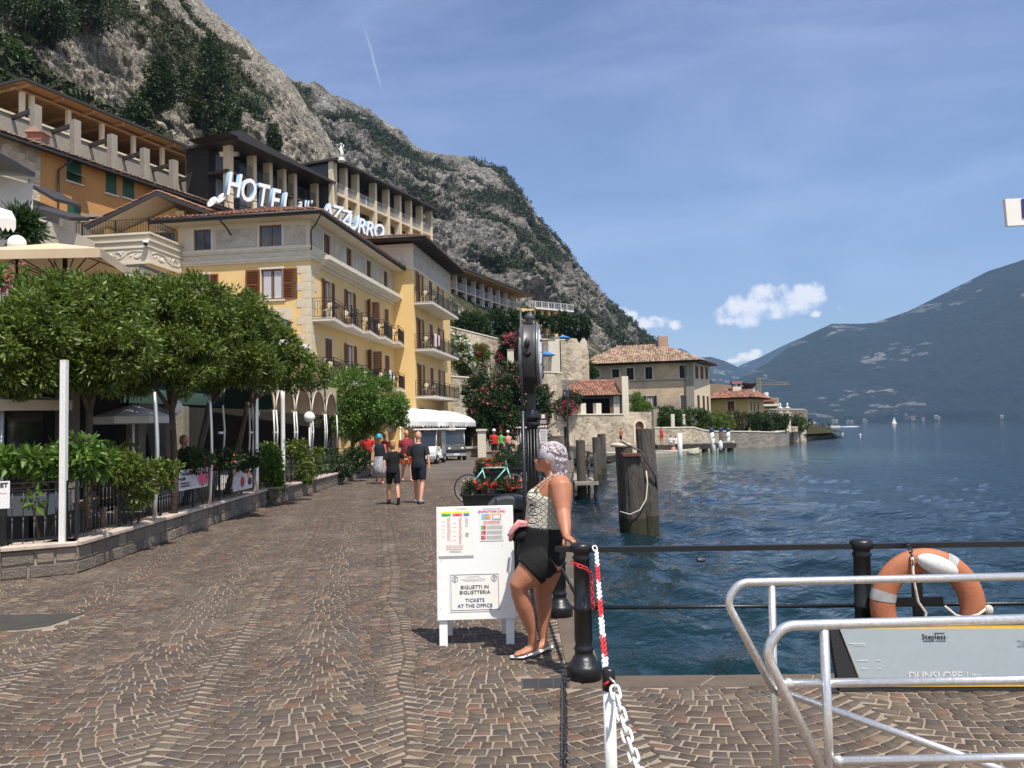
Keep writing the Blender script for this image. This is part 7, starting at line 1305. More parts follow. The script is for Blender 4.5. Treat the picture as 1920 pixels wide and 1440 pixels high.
cc = Vector((cxo, 0, zc)); D_ = MB().lathe([(.0, -.075), (rr_-.02, -.075), (rr_, -.07), (rr_+.004, -.055), (rr_, -.045), (rr_, .045), (rr_+.004, .055), (rr_, .07), (rr_-.02, .075), (.0, .075)], cc, 48, axis=A_).build('case', K['clockgrey'], CL)
for s_ in (-1, 1):
 MB().lathe([(rr_-.035, 0), (rr_+.012, 0), (rr_+.014, .015), (rr_, .03), (rr_-.035, .03)], cc+A_*(.075 if s_ > 0 else -.105), 48, axis=A_).build('rim', K['clockrim'], CL); f_ = MB().lathe([(.0, -.004), (rr_-.03, -.004), (rr_-.03, .004), (.25, .02), (.0, .03)], cc+A_*.095*s_, 40, axis=A_*s_).build('dial', K['globe'], CL)
 up = Vector((0, 0, 1)); sd = up.cross(A_*s_)
 m = MB()
 for k in range(12): a = k*math.pi/6; v = up*math.cos(a)+sd*math.sin(a); b0 = cc+A_*(.128*s_); m.beam(b0+v*.24, b0+v*.28, .018, .006)
 m.build('hour_marks', K['ink'], f_)
 for a, l_, n_ in ((R(25), .14, 'hour_hand'), (R(190), .21, 'minute_hand')): v = up*math.cos(a)+sd*math.sin(a); b0 = cc+A_*(.133*s_); MB().beam(b0, b0+v*l_, .02, .006).build(n_, K['ink'], f_)
m = MB(); m.lathe([(.05, 0), (.035, .03), (.055, .06), (.06, .09), (.035, .12), (.012, .14)], (cxo, 0, zc+rr_), 14); m.build('finial', K['iron2'], CL)
m = MB(); q = P(986, 668, 9.0)-P(1000, 900, 9.2); m.lathe([(.035, 0), (.04, .02), (.0, .05)], (cxo-.045, -rr_-.0, zc-.02), 12, axis=(0, -1, 0)); m.build('knob', K['iron'], CL); m = MB(); m.lathe([(.012, 0), (.03, .03), (.034, .06), (.012, .1), (.0, .12)], (cxo-.045, -rr_-.02, zc+.04), 12); m.build('acorn_ornament', K['iron'], CL)
m = MB(); m.prism([(cxo-.085, -rr_*.98, zc+.03), (cxo+.0, -rr_*.98, zc+.03), (cxo+.03, -rr_*.4, zc-rr_-.1), (cxo-.12, -rr_*.4, zc-rr_-.1)], (0, .05, 0)); m.build('side_shield', K['iron'], CL)
fp = thing('thin_pole', 'thin dark pole standing just before the street clock', 'pole', (P(983, 900, 8.9).x, 8.9, 0)); zt = P(981, 578, 8.9).z; MB().tube([(0, 0, 0), (0, 0, 1.9)], .022, 8).build('sleeve', K['iron'], fp); MB().tube([(0, 0, 1.9), (0, 0, zt)], .011, 8).build('rod', K['iron2'], fp)
# ticket board
bl, br = Vector(G(832, 1213)), Vector(G(957, 1209)); bm0 = (bl+br)/2; TB = thing('ticket_board', 'white wooden A-board with tariff sheets and a TICKETS AT THE OFFICE notice', 'sign board', (bm0.x, bm0.y, 0), math.atan2(br.y-bl.y, br.x-bl.x)); tl = Matrix.Rotation(R(-7), 4, 'X')
pw, z0, z1 = .625, .20, 1.095
m = MB(tl); m.box(-pw/2, pw/2, 0, .02, z0, z1); bevel(m.build('panel', K['whiteboard'], TB), .004)
for x in (-.265, .265): MB(tl).box(x-.032, x+.032, .021, .05, 0, 1.05).build('leg', K['whiteboard'], TB)
tl2 = Matrix.Translation((0, .36, 0)) @ Matrix.Rotation(R(10), 4, 'X')
for x in (-.235, .235): MB(tl2).box(x-.03, x+.03, .0, .028, 0, 1.07).build('rear_leg', K['whiteboard'], TB)
MB(tl2).box(-.2, .2, .005, .023, .15, .21).build('brace', K['whiteboard'], TB)
px2m = pw/147.0; X = lambda px: (px-893.5)*px2m; Z = lambda py: z1-(py-955)*(z1-z0)/210.0
K['paper'] = mat('paper_sheet', (.80,.775,.72), .6, .05, 4, fine=.1)
def flat(name, x0, y0, x1, y1, m_, d=.003, parent=None, th=.0012): return MB(tl).box(X(x0), X(x1), -d-th, -d, Z(y1), Z(y0)).build(name, K[m_], parent or TB)
def lt(s_, px, py, size, m_, parent, align='CENTER', off=.0, d=.0062, sp=1.0): return lettering('lettering', s_, size, parent, tl @ Matrix.Translation((X(px), -d, Z(py))), K[m_], .0006, off, 0, sp, align)
s1_ = flat('tariff_sheet', 824, 963, 890, 1051, 'paper'); flat('sheet_strip', 824, 1047, 890, 1050, 'grey', .0045, s1_)
lt('NAVIGAZIONE', 869, 959.5, .012, 'grey', s1_);
for x0, x1, c1, t1 in ((830, 848, 'greenp', 'BIGLIETTI'), (851, 869, 'pinkp', 'LAGO'), (872, 883, 'bluep', 'CARD')):
 flat('heading_band', x0, 964, x1+1, 968, 'yellowp', .0045, s1_); flat('heading_band', x0, 968.5, x1, 973, c1, .0045, s1_); lt(t1, (x0+x1)/2, 972, .010, 'ink', s1_, d=.0065)
def rows(px0, px1, y0, y1, step, m_, parent, seed, w=.6, name='price_rows'):
 r = random.Random(seed); m = MB(tl); y = y0
 while y < y1:
  x = px0
  while x < px1-1: l_ = r.uniform(1.2, 3.2)*w; m.box(X(x), X(min(x+l_, px1)), -.0056, -.0045, Z(y+1.0), Z(y)); x += l_+r.uniform(.5, 1.1)
  y += step
 kind(m.build(name, K[m_], parent), 'stuff')
rows(841, 847, 976, 1018, 2.3, 'redp', s1_, 1); rows(830, 836, 983, 1018, 7, 'grey', s1_, 2); rows(863, 868.5, 976, 1026, 2.3, 'redp', s1_, 3); rows(851, 858, 986, 1026, 8, 'grey', s1_, 4); rows(875, 881, 976, 993, 2.3, 'grey', s1_, 5); rows(838, 870, 1028, 1036, 3.4, 'redp', s1_, 6, 1.6, 'note_lines'); rows(845, 868, 1038, 1042, 2, 'grey', s1_, 7, 1.2, 'note_lines')
def emblem(px, py, r_, parent, d=.0045):
 c = tl @ Vector((X(px), -d, Z(py))); m = MB(); m.tube([tuple(tl @ Vector((X(px)+r_*math.cos(k*math.pi/12), -d-.001, Z(py)+r_*math.sin(k*math.pi/12)))) for k in range(24)], r_*.17, 5, closed=True, flat=.3, side=None); m.build('round_emblem', K['navy'], parent)
 m = MB(tl); m.box(X(px)-r_*.08, X(px)+r_*.08, -d-.0015, -d, Z(py)-r_*.5, Z(py)+r_*.5); m.box(X(px)-r_*.45, X(px)+r_*.45, -d-.0015, -d, Z(py)+r_*.05, Z(py)+r_*.2); m.box(X(px)-r_*.4, X(px)+r_*.4, -d-.0015, -d, Z(py)-r_*.5, Z(py)-r_*.36); m.build('emblem_anchor', K['navy'], parent)
emblem(878, 1008, .014, s1_)
s2_ = flat('promotion_sheet', 903, 958, 948, 1021, 'paper'); lt('PROMOTIONS CARD', 926, 967.5, .0235, 'pinkp', s2_, off=.0006); lt('NAVIGAZIONE LAGO DI GARDA', 926, 961.5, .010, 'bluep', s2_)
flat('picture', 906, 970, 924, 981, 'cyanp', .0045, s2_); flat('picture', 914, 972, 923, 979, 'orangep', .0062, s2_); flat('picture', 926, 970, 944, 981, 'orangep', .0045, s2_); flat('picture', 929, 972.5, 941, 979, 'paper', .0062, s2_); flat('picture', 926, 979, 944, 981.5, 'cyanp', .0062, s2_)
rows(910, 942, 984, 990, 2.4, 'redp', s2_, 9, 1.8, 'note_lines')
for i, (y0, c1, c2) in enumerate(((992, 'greenp', 'redp'), (1001.5, 'meat', 'straw'), (1011, 'straw', 'meat'))): flat('picture', 905, y0, 909.5, y0+7.5, c1, .0045, s2_); flat('picture', 909.5, y0, 914, y0+7.5, c2, .0045, s2_); rows(916, 946, y0+.5, y0+7.5, 1.9, 'grey', s2_, 20+i, 1.4, 'note_lines')
s3_ = flat('notice', 844, 1080, 938, 1150, 'paper'); m = MB(tl)
for a, b_, c, d_ in ((846, 1082, 936, 1082.8), (846, 1146.6, 936, 1147.4), (846, 1082, 846.7, 1147.4), (935.3, 1082, 936, 1147.4)): m.box(X(a), X(c), -.0058, -.0045, Z(d_), Z(b_))
m.build('notice_border', K['navy'], s3_); emblem(854, 1090, .022, s3_); emblem(928, 1090, .022, s3_)
for t_, y, s_, c_ in (('BIGLIETTI IN', 1108.5, .0385, 'ink'), ('BIGLIETTERIA', 1118.0, .0385, 'ink'), ('TICKETS', 1132.5, .0385, 'navy'), ('AT THE OFFICE', 1142.5, .0385, 'navy')): lt(t_, 891, y, s_, c_, s3_, off=.0006, sp=1.06)
m = MB(tl)
for a, b_ in (((866, 1090), (873, 1094.5)), ((873, 1094.5), (908, 1094.5)), ((908, 1094.5), (912, 1090.5)), ((912, 1090.5), (866, 1091.5)), ((872, 1090), (874, 1086.5)), ((874, 1086.5), (898, 1085.5)), ((898, 1085.5), (904, 1090)), ((896, 1085.5), (896, 1082.6)), ((876, 1088.5), (900, 1088)), ((870, 1093), (910, 1092.6))): m.beam((X(a[0]), -.005, Z(a[1])), (X(b_[0]), -.005, Z(b_[1])), .0012, .0012)
m.build('ship_drawing', K['grey'], s3_)
for x, y in ((828, 1056), (943, 985), (826, 1143), (947, 1145), (945, 1030)): MB(tl).lathe([(.0025, 0), (.0025, .003)], (X(x), -.004, Z(y)), 8).build('screw', K['iron2'], TB)
# stanchion and chains
sx0 = P(1141, 1260, 3.3); ST = thing('stanchion', 'short white barrier post with a black cap', 'barrier post', (sx0.x, 3.3, 0)); zs = P(1141, 1252, 3.3).z
MB().lathe([(.12, 0), (.12, .02), (.03, .04)], n=16).build('base', K['iron'], ST); MB().tube([(0, 0, .03), (0, 0, zs-.085)], .024, 14).build('post', K['white'], ST); MB().lathe([(.026, zs-.085), (.026, zs-.01), (.02, zs), (0, zs)], n=16).build('cap', K['iron'], ST); MB().tube([(.0, -.03, zs-.03), (.018, -.045, zs-.045), (.018, -.045, zs-.07), (0, -.03, zs-.08)], .005, 6).build('hook', K['alu'], ST)
K['chainw'] = mat('white_plastic_chain', (.80,.79,.76), .4, .05, 5); K['chainr'] = mat('red_plastic_chain', (.60,.03,.035), .4, .1, 5)
def link_mesh(L_, w_, r_, m_):
 k = ('link', L_, w_, r_, m_)
 if k not in _cache:
  pts = []; h_ = L_/2-w_/2
  for j in range(6): a = -math.pi/2+math.pi*j/5; pts.append((h_+w_/2*math.cos(a), w_/2*math.sin(a), 0))
  for j in range(6): a = math.pi/2+math.pi*j/5; pts.append((-h_+w_/2*math.cos(a), w_/2*math.sin(a), 0))
  _cache[k] = MB().tube(pts, r_, 6, closed=True, side=(0, 0, 1)).mesh('chain_link', K[m_])
 return _cache[k]
def chain(name, label, pts, L_, w_, r_, mfun, group=None):
 pts = [Vector(p) for p in pts]; o = thing(name, label, 'chain', tuple(pts[0])); seg = [(pts[i+1]-pts[i]).length for i in range(len(pts)-1)]; tot = sum(seg); pitch = L_-2.6*r_; n_ = int(tot/pitch); s_ = 0
 for k in range(n_):
  t_ = (k+.5)*pitch; i = 0
  while i < len(seg)-1 and t_ > seg[i]: t_ -= seg[i]; i += 1
  p = pts[i].lerp(pts[i+1], min(1, t_/seg[i])); d_ = (pts[i+1]-pts[i]).normalized(); q = Vector((1, 0, 0)).rotation_difference(d_); Mx = Matrix.Translation(p-pts[0]) @ q.to_matrix().to_4x4() @ Matrix.Rotation(R(45+90*(k % 2)+rnd.uniform(-12, 12)), 4, 'X'); put('chain_link', link_mesh(L_, w_, r_, mfun(k/n_)), o, Mx)
 return o
def sag(a, b_, s_, n_=14): a, b_ = Vector(a), Vector(b_); return [a.lerp(b_, k/n_)-Vector((0, 0, s_*4*(k/n_)*(1-k/n_))) for k in range(n_+1)]
tp = (P(1114, 1026, 5.66).x, 5.66, .90); bt = (sx0.x-.01, 3.27, zs-.05)
chain('barrier_chain', 'red and white plastic chain from the cast iron post to the white stanchion', [tp]+sag((tp[0]+.01, 5.62, .87), bt, .06, 16), .052, .026, .0048, lambda t_: 'chainw' if int(t_*7.2) % 2 == 0 else 'chainr')
r0 = Vector((.45, 5.74, 0)); lp_ = [r0+Vector((-.07, -.02, .79)), r0+Vector((-.03, -.075, .775)), r0+Vector((.03, -.075, .75)), r0+Vector((.055, -.07, .72)), r0+Vector((.06, -.07, .6)), r0+Vector((.065, -.07, .48))]
chain('barrier_chain', 'loose red plastic chain wrapped round the top of the cast iron post', lp_, .045, .023, .0042, lambda t_: 'chainr')
chain('barrier_chain', 'white plastic chain hanging from the white stanchion toward the gangway', sag((sx0.x+.015, 3.25, zs-.06), (P(1225, 1500, 2.75).x, 2.75, P(1225, 1500, 2.75).z), .05), .064, .033, .0062, lambda t_: 'chainw')
chain('iron_chain', 'rusty dark chain lying on the setts from the railing post toward the camera', [(.40, 5.72, .012), (G(1054, 1262).x, 5.66, .012)]+[(G(1054, y).x+.006*math.sin(y), G(1054, y).y, .012) for y in range(1290, 1500, 25)]+[(.18, 2.5, .012)], .042, .024, .005, lambda t_: 'iron2')
dg_ = thing('drain_grate', 'cast iron drain grate set in the paving by the railing post', 'drain grate', (.175, 5.66, 0)); MB().box(-.155, .155, -.11, .11, -.03, -.014).build('pan', K['interior'], dg_)
for k in range(9): y = -.10+k*.0245; MB().box(-.15, .15, y, y+.011, -.012, .0).build('bar', K['rust' if 0 else 'iron2'], dg_)
for x in (-.155, -.05, .05, .145): MB().box(x, x+.012, -.112, .112, -.013, .001).build('cross_bar', K['iron2'], dg_)
mc = G(40, 1163); mh = thing('dark_patch', 'dark flat inspection cover in the paving below the corner of the low wall', 'manhole cover', (-5.1, 7.9, 0)); m = MB(); m.prism([(-.9, -.33, -.011), (.62, -.33, -.011), (.8, -.2, -.011), (.88, .33, -.011), (-.9, .33, -.011)], (0, 0, .013)); K['darkpatch'] = mat('dark_patch_brown', (.055,.05,.042), .75, .3, 5, .3, 60); m.build('plate', K['darkpatch'], mh)  # thin dark patch level with the setts, one brownish tone
# ramp panel on the quay
K['rampgrey'] = mat('pale_grey_panel', (.42,.485,.50), .5, .25, 1.5, 0, 20, col2=(.36,.41,.42), fine=.1); K['rampy'] = mat('yellow_edge', (.85,.50,.03), .5, .05, 4); K['rampk'] = mat('black_grip', (.03,.03,.032), .8, .1, 4, .8, 140)
r0_, r1_ = G(1560, 1297), G(1920, 1296); RP = thing('access_ramp', 'folded pale grey access ramp with yellow edges standing on its side', 'ramp', (r0_.x, r0_.y, 0), math.atan2(r1_.y-r0_.y, r1_.x-r0_.x)); hp = .405; sc_ = 5.32/1553; Xr = lambda px: (px-1560)*sc_*1.02; Zr = lambda py: hp*(1-(py-1180)/118.0)
m = MB(); m.prism([(.05, 0, .0), (2.6, 0, .0), (2.6, 0, hp), (.0, 0, hp)], (0, .07, 0)); m.build('core', K['rampk'], RP)
m = MB(); m.prism([(Xr(1613), -.004, .03), (2.58, -.004, .03), (2.58, -.004, hp), (Xr(1577), -.004, hp)], (0, .003, 0)); m.build('edge_band', K['rampy'], RP); m = MB(); m.prism([(Xr(1613), -.008, .05), (2.55, -.008, .05), (2.55, -.008, hp-.022), (Xr(1578), -.008, hp-.012)], (0, .003, 0)); m.build('face_panel', K['rampgrey'], RP)
lettering('lettering', 'Stepless', .046, RP, Matrix.Translation((Xr(1743), -.010, Zr(1203))), K['ink'], .0006, .0003); lettering('lettering', 'DUNSLOPE', .066, RP, Matrix.Translation((Xr(1695), -.010, Zr(1275))), K['white'], .0006, .0012, align='LEFT'); lettering('lettering', 'Lite', .062, RP, Matrix.Translation((Xr(1796), -.010, Zr(1275))), K['white'], .0006, 0, align='LEFT')
m = MB(); m.box(Xr(1744), Xr(1762), -.011, -.009, Zr(1192.5), Zr(1191.5)); m.box(Xr(1724), Xr(1744), -.011, -.009, Zr(1206.5), Zr(1205.5)); m.box(Xr(1746), Xr(1764), -.011, -.009, Zr(1206.3), Zr(1205.6)); m.build('logo_bars', K['ink'], RP)
K['fadedg'] = mat('faded_grey_print', (.33,.38,.40), .6); lettering('lettering', '28', .06, RP, Matrix.Translation((Xr(1896), -.010, Zr(1217))), K['fadedg'], .0006, .001)
m = MB()
for x, y, l_ in ((1592, 1210, 30), (1600, 1213, 22), (1612, 1256, 14), (1642, 1256, 6), (1606, 1241, 20), (1640, 1241, 8)): m.box(Xr(x), Xr(x+l_), -.0105, -.0095, Zr(y+.8), Zr(y-.6))
m.build('scuff_marks', K['white'], RP); m = MB(); m.prism([(-.02, -.05, -.004+.005), (.03, -.05, .001), (.03, .1, .001), (-.02, .1, .001)], (0, 0, .012)); m.build('rubber_foot', K['rubber'], RP)
# lifebuoy on its stand
K['buoyo'] = mat('faded_orange_foam', (.42,.145,.065), .62, .4, 3, .15, 60, col2=(.33,.11,.05), fine=.3); K['reflect'] = mat('reflective_tape', (.42,.42,.40), .35, .2, 10)
lc = P(1739, 1138, 5.46); LB = thing('lifebuoy', 'faded orange lifebuoy with pale bands hanging at the quay railing', 'lifebuoy', tuple(lc), R(-6)); Rb, rb2 = .281, .08
m = MB(); m.tube([(Rb*math.cos(k*math.pi/24), 0, Rb*1.07*math.sin(k*math.pi/24)) for k in range(48)], [(rb2, rb2*.62)]*48, 14, closed=True, side=(0, 1, 0)) if 0 else m.tube([(Rb*math.cos(k*math.pi/24), 0, Rb*1.07*math.sin(k*math.pi/24)) for k in range(48)], [(rb2*.62, rb2)]*48, 14, closed=True, side=(0, 1, 0)); m.build('ring', K['buoyo'], LB)
for a0 in (55, 160, 235, 320):
 m = MB(); m.tube([(Rb*math.cos(R(a0+k*3)), 0, Rb*1.07*math.sin(R(a0+k*3))) for k in range(5)], [(rb2*.62+.003, rb2+.003)]*5, 14, side=(0, 1, 0), cap=False); m.build('band', K['reflect'], LB)
m = MB(); rp_ = []
for k in range(41):
 a = R(100-k*9); o_ = .085+.05*abs(math.sin(k*math.pi/10)); rp_.append(((Rb+o_)*math.cos(a), -.03, (Rb*1.07+o_)*math.sin(a)))
m.tube([(-.10, -.06, .33), (-.11, -.09, .2), (-.085, -.08, .05), (-.04, -.08, -.02), (-.06, -.085, -.1), (-.2, -.07, -.16), (-.3, -.06, -.175)], .0085, 7); m.build('rope', K['rope'], LB)
m = MB(); m.tube([(.08, -.07, .02), (.14, -.085, -.035), (.2, -.09, -.05), (.28, -.08, -.03), (.34, -.05, .0)], .0085, 7); m.ell((.355, -.05, -.01), (.03, .025, .035), 8, 6); m.build('rope', K['rope'], LB)
m = MB(); m.ell((0, 0, 0), (.14, .055, .062), 18, 10, rot=(0, R(22), 0)); cu = m.build('white_throw_bag', K['wcanvas'], None, (lc.x+.035, lc.y-.085, P(1752, 1060, 5.38).z)); tag(cu, 'rounded white canvas throw bag strapped to the lifebuoy', 'bag')
chain('iron_chain', 'short dark chain holding the lifebuoy to the top rail', [(P(1700, 1018, 5.58).x, 5.58, P(1700, 1018, 5.58).z), (P(1708, 1034, 5.45).x, 5.45, P(1708, 1034, 5.45).z), (P(1712, 1062, 5.38).x, 5.38, P(1712, 1062, 5.38).z)], .04, .02, .004, lambda t_: 'iron')
sp_ = G(1725, 1283); SP = thing('buoy_stand', 'black flat post with a bracket carrying the lifebuoy', 'stand', (P(1724, 1200, 5.55).x, 5.55, 0)); MB().box(-.03, .03, -.015, .015, 0, .72).build('post', K['iron'], SP); MB().box(-.16, .16, -.02, .02, .48, .54).build('bracket', K['iron'], SP); m = MB(); m.tube([(-.09, -.03, .14), (-.05, -.05, .2), (.06, -.05, .2), (.13, -.03, .15)], .008, 6); m.build('hook', K['iron'], SP); MB().box(-.1, .1, -.07, .07, 0, .012).build('foot', K['iron'], SP)
# aluminium gangway rails
def bentrail(name, label, Yd, pts, posts, extra, r_):
 p0 = pts[0]; o = thing(name, label, 'handrail', tuple(P(*p0[:2], Yd))); l0 = Vector(o.location); B = Matrix.Translation(-l0)
 def rnd_path(q, rad=.09):
  out = [q[0]]
  for i in range(1, len(q)-1):
   a, b_, c = q[i-1], q[i], q[i+1]; d1, d2 = (a-b_), (c-b_); rr2 = min(rad, d1.length*.45, d2.length*.45); s0, s1 = b_+d1.normalized()*rr2, b_+d2.normalized()*rr2
   for k in range(9): t_ = k/8; out.append(s0*(1-t_)**2+b_*2*t_*(1-t_)+s1*t_*t_)
  out.append(q[-1]); return out
 q = [P(x, y, Yd) for x, y in pts]; MB(B).tube(rnd_path(q), r_, 14).build('top_rail', K['alu'], o)
 for (xa, ya, xb, yb) in posts: MB(B).tube([P(xa, ya, Yd), P(xb, yb, Yd)], r_*.93, 14).build('post', K['alu'], o)
 for nm, a, b_ in extra: MB(B).tube([a, b_], r_*.9, 14).build(nm, K['alu'], o); MB(B).ell(tuple(a), r_*1.18, 10, 6).build('weld', K['alu'], o)
 return o
bentrail('gangway_rail', 'farther aluminium gangway handrail with a bent end and a sloping brace', 3.2, [(2600, 1066), (1385, 1092), (1362, 1128), (1455, 1302)], [(1447, 1098, 1457, 1560)], [('brace', P(1466, 1297, 3.18), P(2050, 1505, 2.62))], .0150)
bentrail('gangway_rail', 'nearer aluminium gangway handrail with three level rails', 2.6, [(2700, 1140), (1466, 1173), (1434, 1222), (1600, 1560)], [(1545, 1180, 1560, 1560)], [('middle_rail', P(1478, 1282, 2.61), P(2700, 1262, 2.6)), ('lower_rail', P(1572, 1427, 2.59), P(2700, 1405, 2.6))], .0155)
nb = P(1884, 392, 6.0); NB = thing('name_board', 'white overhead board with a dark blue letter L at its edge', 'sign', tuple(nb), R(3)); MB().obox((.75, 0, 0), (1.5, .03, .20), (0, R(-2.2), 0)).build('board', K['paper'], NB); lettering('lettering', 'L', .19, NB, Matrix.Translation((.155, -.02, -.065)), K['navy'], .002, .006)
MB().tube([(1.35, .05, -nb.z), (1.35, .05, .12)], .04, 10).build('post', K['iron'], NB)
# plants
def foliage(name, parent, lobes, ncl, clr, nleaf, ll, lw, mt, seed=0, origin=(0, 0, 0), shell=.62, droop=.25):
 """leaves in clumps over a set of ellipsoid lobes (cx,cy,cz,rx,ry,rz)"""
 r = np.random.default_rng(seed); L = np.array(lobes, float); vol = (L[:, 3]*L[:, 4]*L[:, 5])**.67; k = r.choice(len(L), ncl, p=vol/vol.sum())
 d = r.normal(0, 1, (ncl, 3)); d /= np.linalg.norm(d, axis=1, keepdims=True); rad = r.uniform(shell**3, 1, (ncl, 1))**(1/3); cc = L[k, :3]+d*rad*L[k, 3:6]; cs = clr*r.uniform(.6, 1.35, ncl)
 q = r.integers(0, ncl, nleaf); e = r.normal(0, 1, (nleaf, 3)); e /= np.linalg.norm(e, axis=1, keepdims=True); base = cc[q]+e*cs[q][:, None]*r.uniform(.3, 1, (nleaf, 1))
 ax = e+d[q]*.5+r.normal(0, .45, (nleaf, 3)); ax[:, 2] -= droop; ax /= np.linalg.norm(ax, axis=1, keepdims=True); sd = np.cross(ax, r.normal(0, 1, (nleaf, 3))); sd /= np.linalg.norm(sd, axis=1, keepdims=True); nm = np.cross(ax, sd)
 l_ = ll*r.uniform(.6, 1.25, (nleaf, 1)); w_ = lw*r.uniform(.7, 1.2, (nleaf, 1)); V = np.stack([base, base+ax*l_*.45+sd*w_*.5+nm*w_*.18, base+ax*l_-nm*w_*.25, base+ax*l_*.45-sd*w_*.5+nm*w_*.18], 1)-np.array(origin)
 i = np.arange(nleaf)[:, None]*4; F_ = np.concatenate([i+np.array([0, 1, 2]), i+np.array([0, 2, 3])], 0)
 return link(name, npmesh(name, V.reshape(-1, 3), F_, mt), parent)
def tree(name, label, cat, base, lobes, ncl, clr, nleaf, ll, lw, mt, seed, group=None, trunk=.1, blossoms=None, fruit=0):
 o = thing(name, label, cat, base, 0, group); b = Vector(base); m = MB(); r = random.Random(seed)
 top = Vector(lobes[0][:3])-b; fork = Vector((top.x*.6, top.y*.6, max(.3, (min(l[2]-l[5] for l in lobes)-b.z)*.9)))
 m.tube([(0, 0, 0), tuple(fork*.5+Vector((r.uniform(-.05, .05), 0, 0))), tuple(fork)], [trunk, trunk*.8, trunk*.7], 8); m.build('trunk', K['bark'], o)
 for l in lobes[:5]:
  c = Vector(l[:3])-b; mid = fork.lerp(c, .5)+Vector((r.uniform(-.1, .1), r.uniform(-.1, .1), .05)); MB().tube([tuple(fork*.97), tuple(mid), tuple(c)], [trunk*.55, trunk*.35, trunk*.12], 6).build('limb', K['bark'], o)
 foliage('crown', o, lobes, ncl, clr, nleaf, ll, lw, mt, seed, base)
 if blossoms: foliage('blossoms', o, [tuple(l[:3])+tuple(x*1.04 for x in l[3:6]) for l in lobes], *blossoms[:2], blossoms[2], blossoms[3], blossoms[3], blossoms[4], seed+77, base, shell=.9)
 for k in range(fruit): l = r.choice(lobes); a, e_ = r.uniform(-2.6, -.5), r.uniform(-.6, .6); MB().ell((l[0]+l[3]*math.cos(a)*math.cos(e_)-b.x, l[1]+l[4]*math.sin(a)*math.cos(e_)-b.y, l[2]+l[5]*math.sin(e_)-b.z), .038, 8, 6).build('orange', K['fruit'], o)
 return o
def lob(px, py, Y, rpx, rpy, ry=None): c = P(px, py, Y); s_ = Y/FPX; return (c.x, c.y, c.z, rpx*s_, (ry if ry else rpx*s_*.9), rpy*s_)
OT = 'clipped orange trees over the restaurant garden'
def ot(label, tx, Y, ls, n, seed, fruit=0, tw=.075): b_ = P(tx, 900, Y); tree('orange_tree', label, 'tree', (b_.x, Y, 0), ls, int(n/42), .13, int(n*1.35), .10, .038, K['leaf'], seed, OT, tw, fruit=fruit)
ot('orange tree cut off by the edge of the picture, beside the NET sign', -10, 11.2, [lob(10, 665, 11.2, 95, 70), lob(-50, 640, 11.4, 80, 70), lob(62, 615, 11.3, 62, 58), lob(80, 575, 11.8, 50, 38)], 15000, 101)
ot('rounded orange tree behind the square white post', 172, 12.4, [lob(165, 610, 12.4, 95, 88), lob(110, 660, 12.0, 70, 70), lob(205, 660, 12.2, 80, 75), lob(130, 562, 12.8, 62, 50), lob(215, 570, 13, 60, 50), lob(225, 625, 12.8, 50, 55)], 21000, 102)
ot('orange tree with a single ripe orange near its top', 325, 14.2, [lob(320, 610, 14.2, 85, 88), lob(280, 565, 14.4, 60, 52), lob(255, 670, 13.6, 65, 65), lob(350, 670, 13.9, 65, 65), lob(372, 572, 14.8, 60, 56), lob(395, 625, 15, 50, 60)], 21000, 103, 4)
ot('orange tree above the dessert banner', 335, 16.4, [lob(430, 650, 16.2, 75, 78), lob(445, 595, 16.6, 55, 52), lob(400, 685, 16, 60, 48), lob(480, 690, 16.4, 45, 42), lob(480, 620, 17, 42, 42)], 15000, 104)
ot('orange tree at the far end of the row by the first canopy arch', 415, 19, [lob(500, 660, 18.6, 62, 62), lob(545, 690, 19.4, 50, 42), lob(480, 625, 19, 42, 42), lob(585, 700, 20.5, 30, 26)], 11000, 105)
b_ = P(664, 880, 31.5); tree('bushy_tree', 'light green bushy tree leaning over the pavement beyond the canopy arches', 'tree', (b_.x, 31.5, 0), [lob(658, 742, 31, 58, 52), lob(638, 785, 30.5, 40, 40), lob(710, 752, 31, 48, 44), lob(680, 792, 31.5, 38, 30), lob(738, 772, 32, 28, 30)], 260, .24, 19000, .13, .06, K['leaf_l'], 106, None, .1)
def shrub(name, label, cat, base, lobes, ncl, clr, nleaf, ll, lw, mt, seed, group=None, bl=None):
 o = thing(name, label, cat, base, 0, group); r = random.Random(seed); b = Vector(base)
 for l in lobes: MB().tube([(0, 0, 0), tuple((Vector(l[:3])-b)*.5+Vector((r.uniform(-.05, .05), 0, 0))), tuple(Vector(l[:3])-b)], [.02, .014, .006], 5).build('stem', K['bark'], o)
 foliage('leaves', o, lobes, ncl, clr, nleaf, ll, lw, K[mt], seed, base, shell=.3)
 if bl: foliage('blossoms', o, lobes, *bl[:2], bl[2], bl[3], bl[3], K[bl[4]], seed+9, base, shell=.8)
FP = 'plants growing through the restaurant railing'
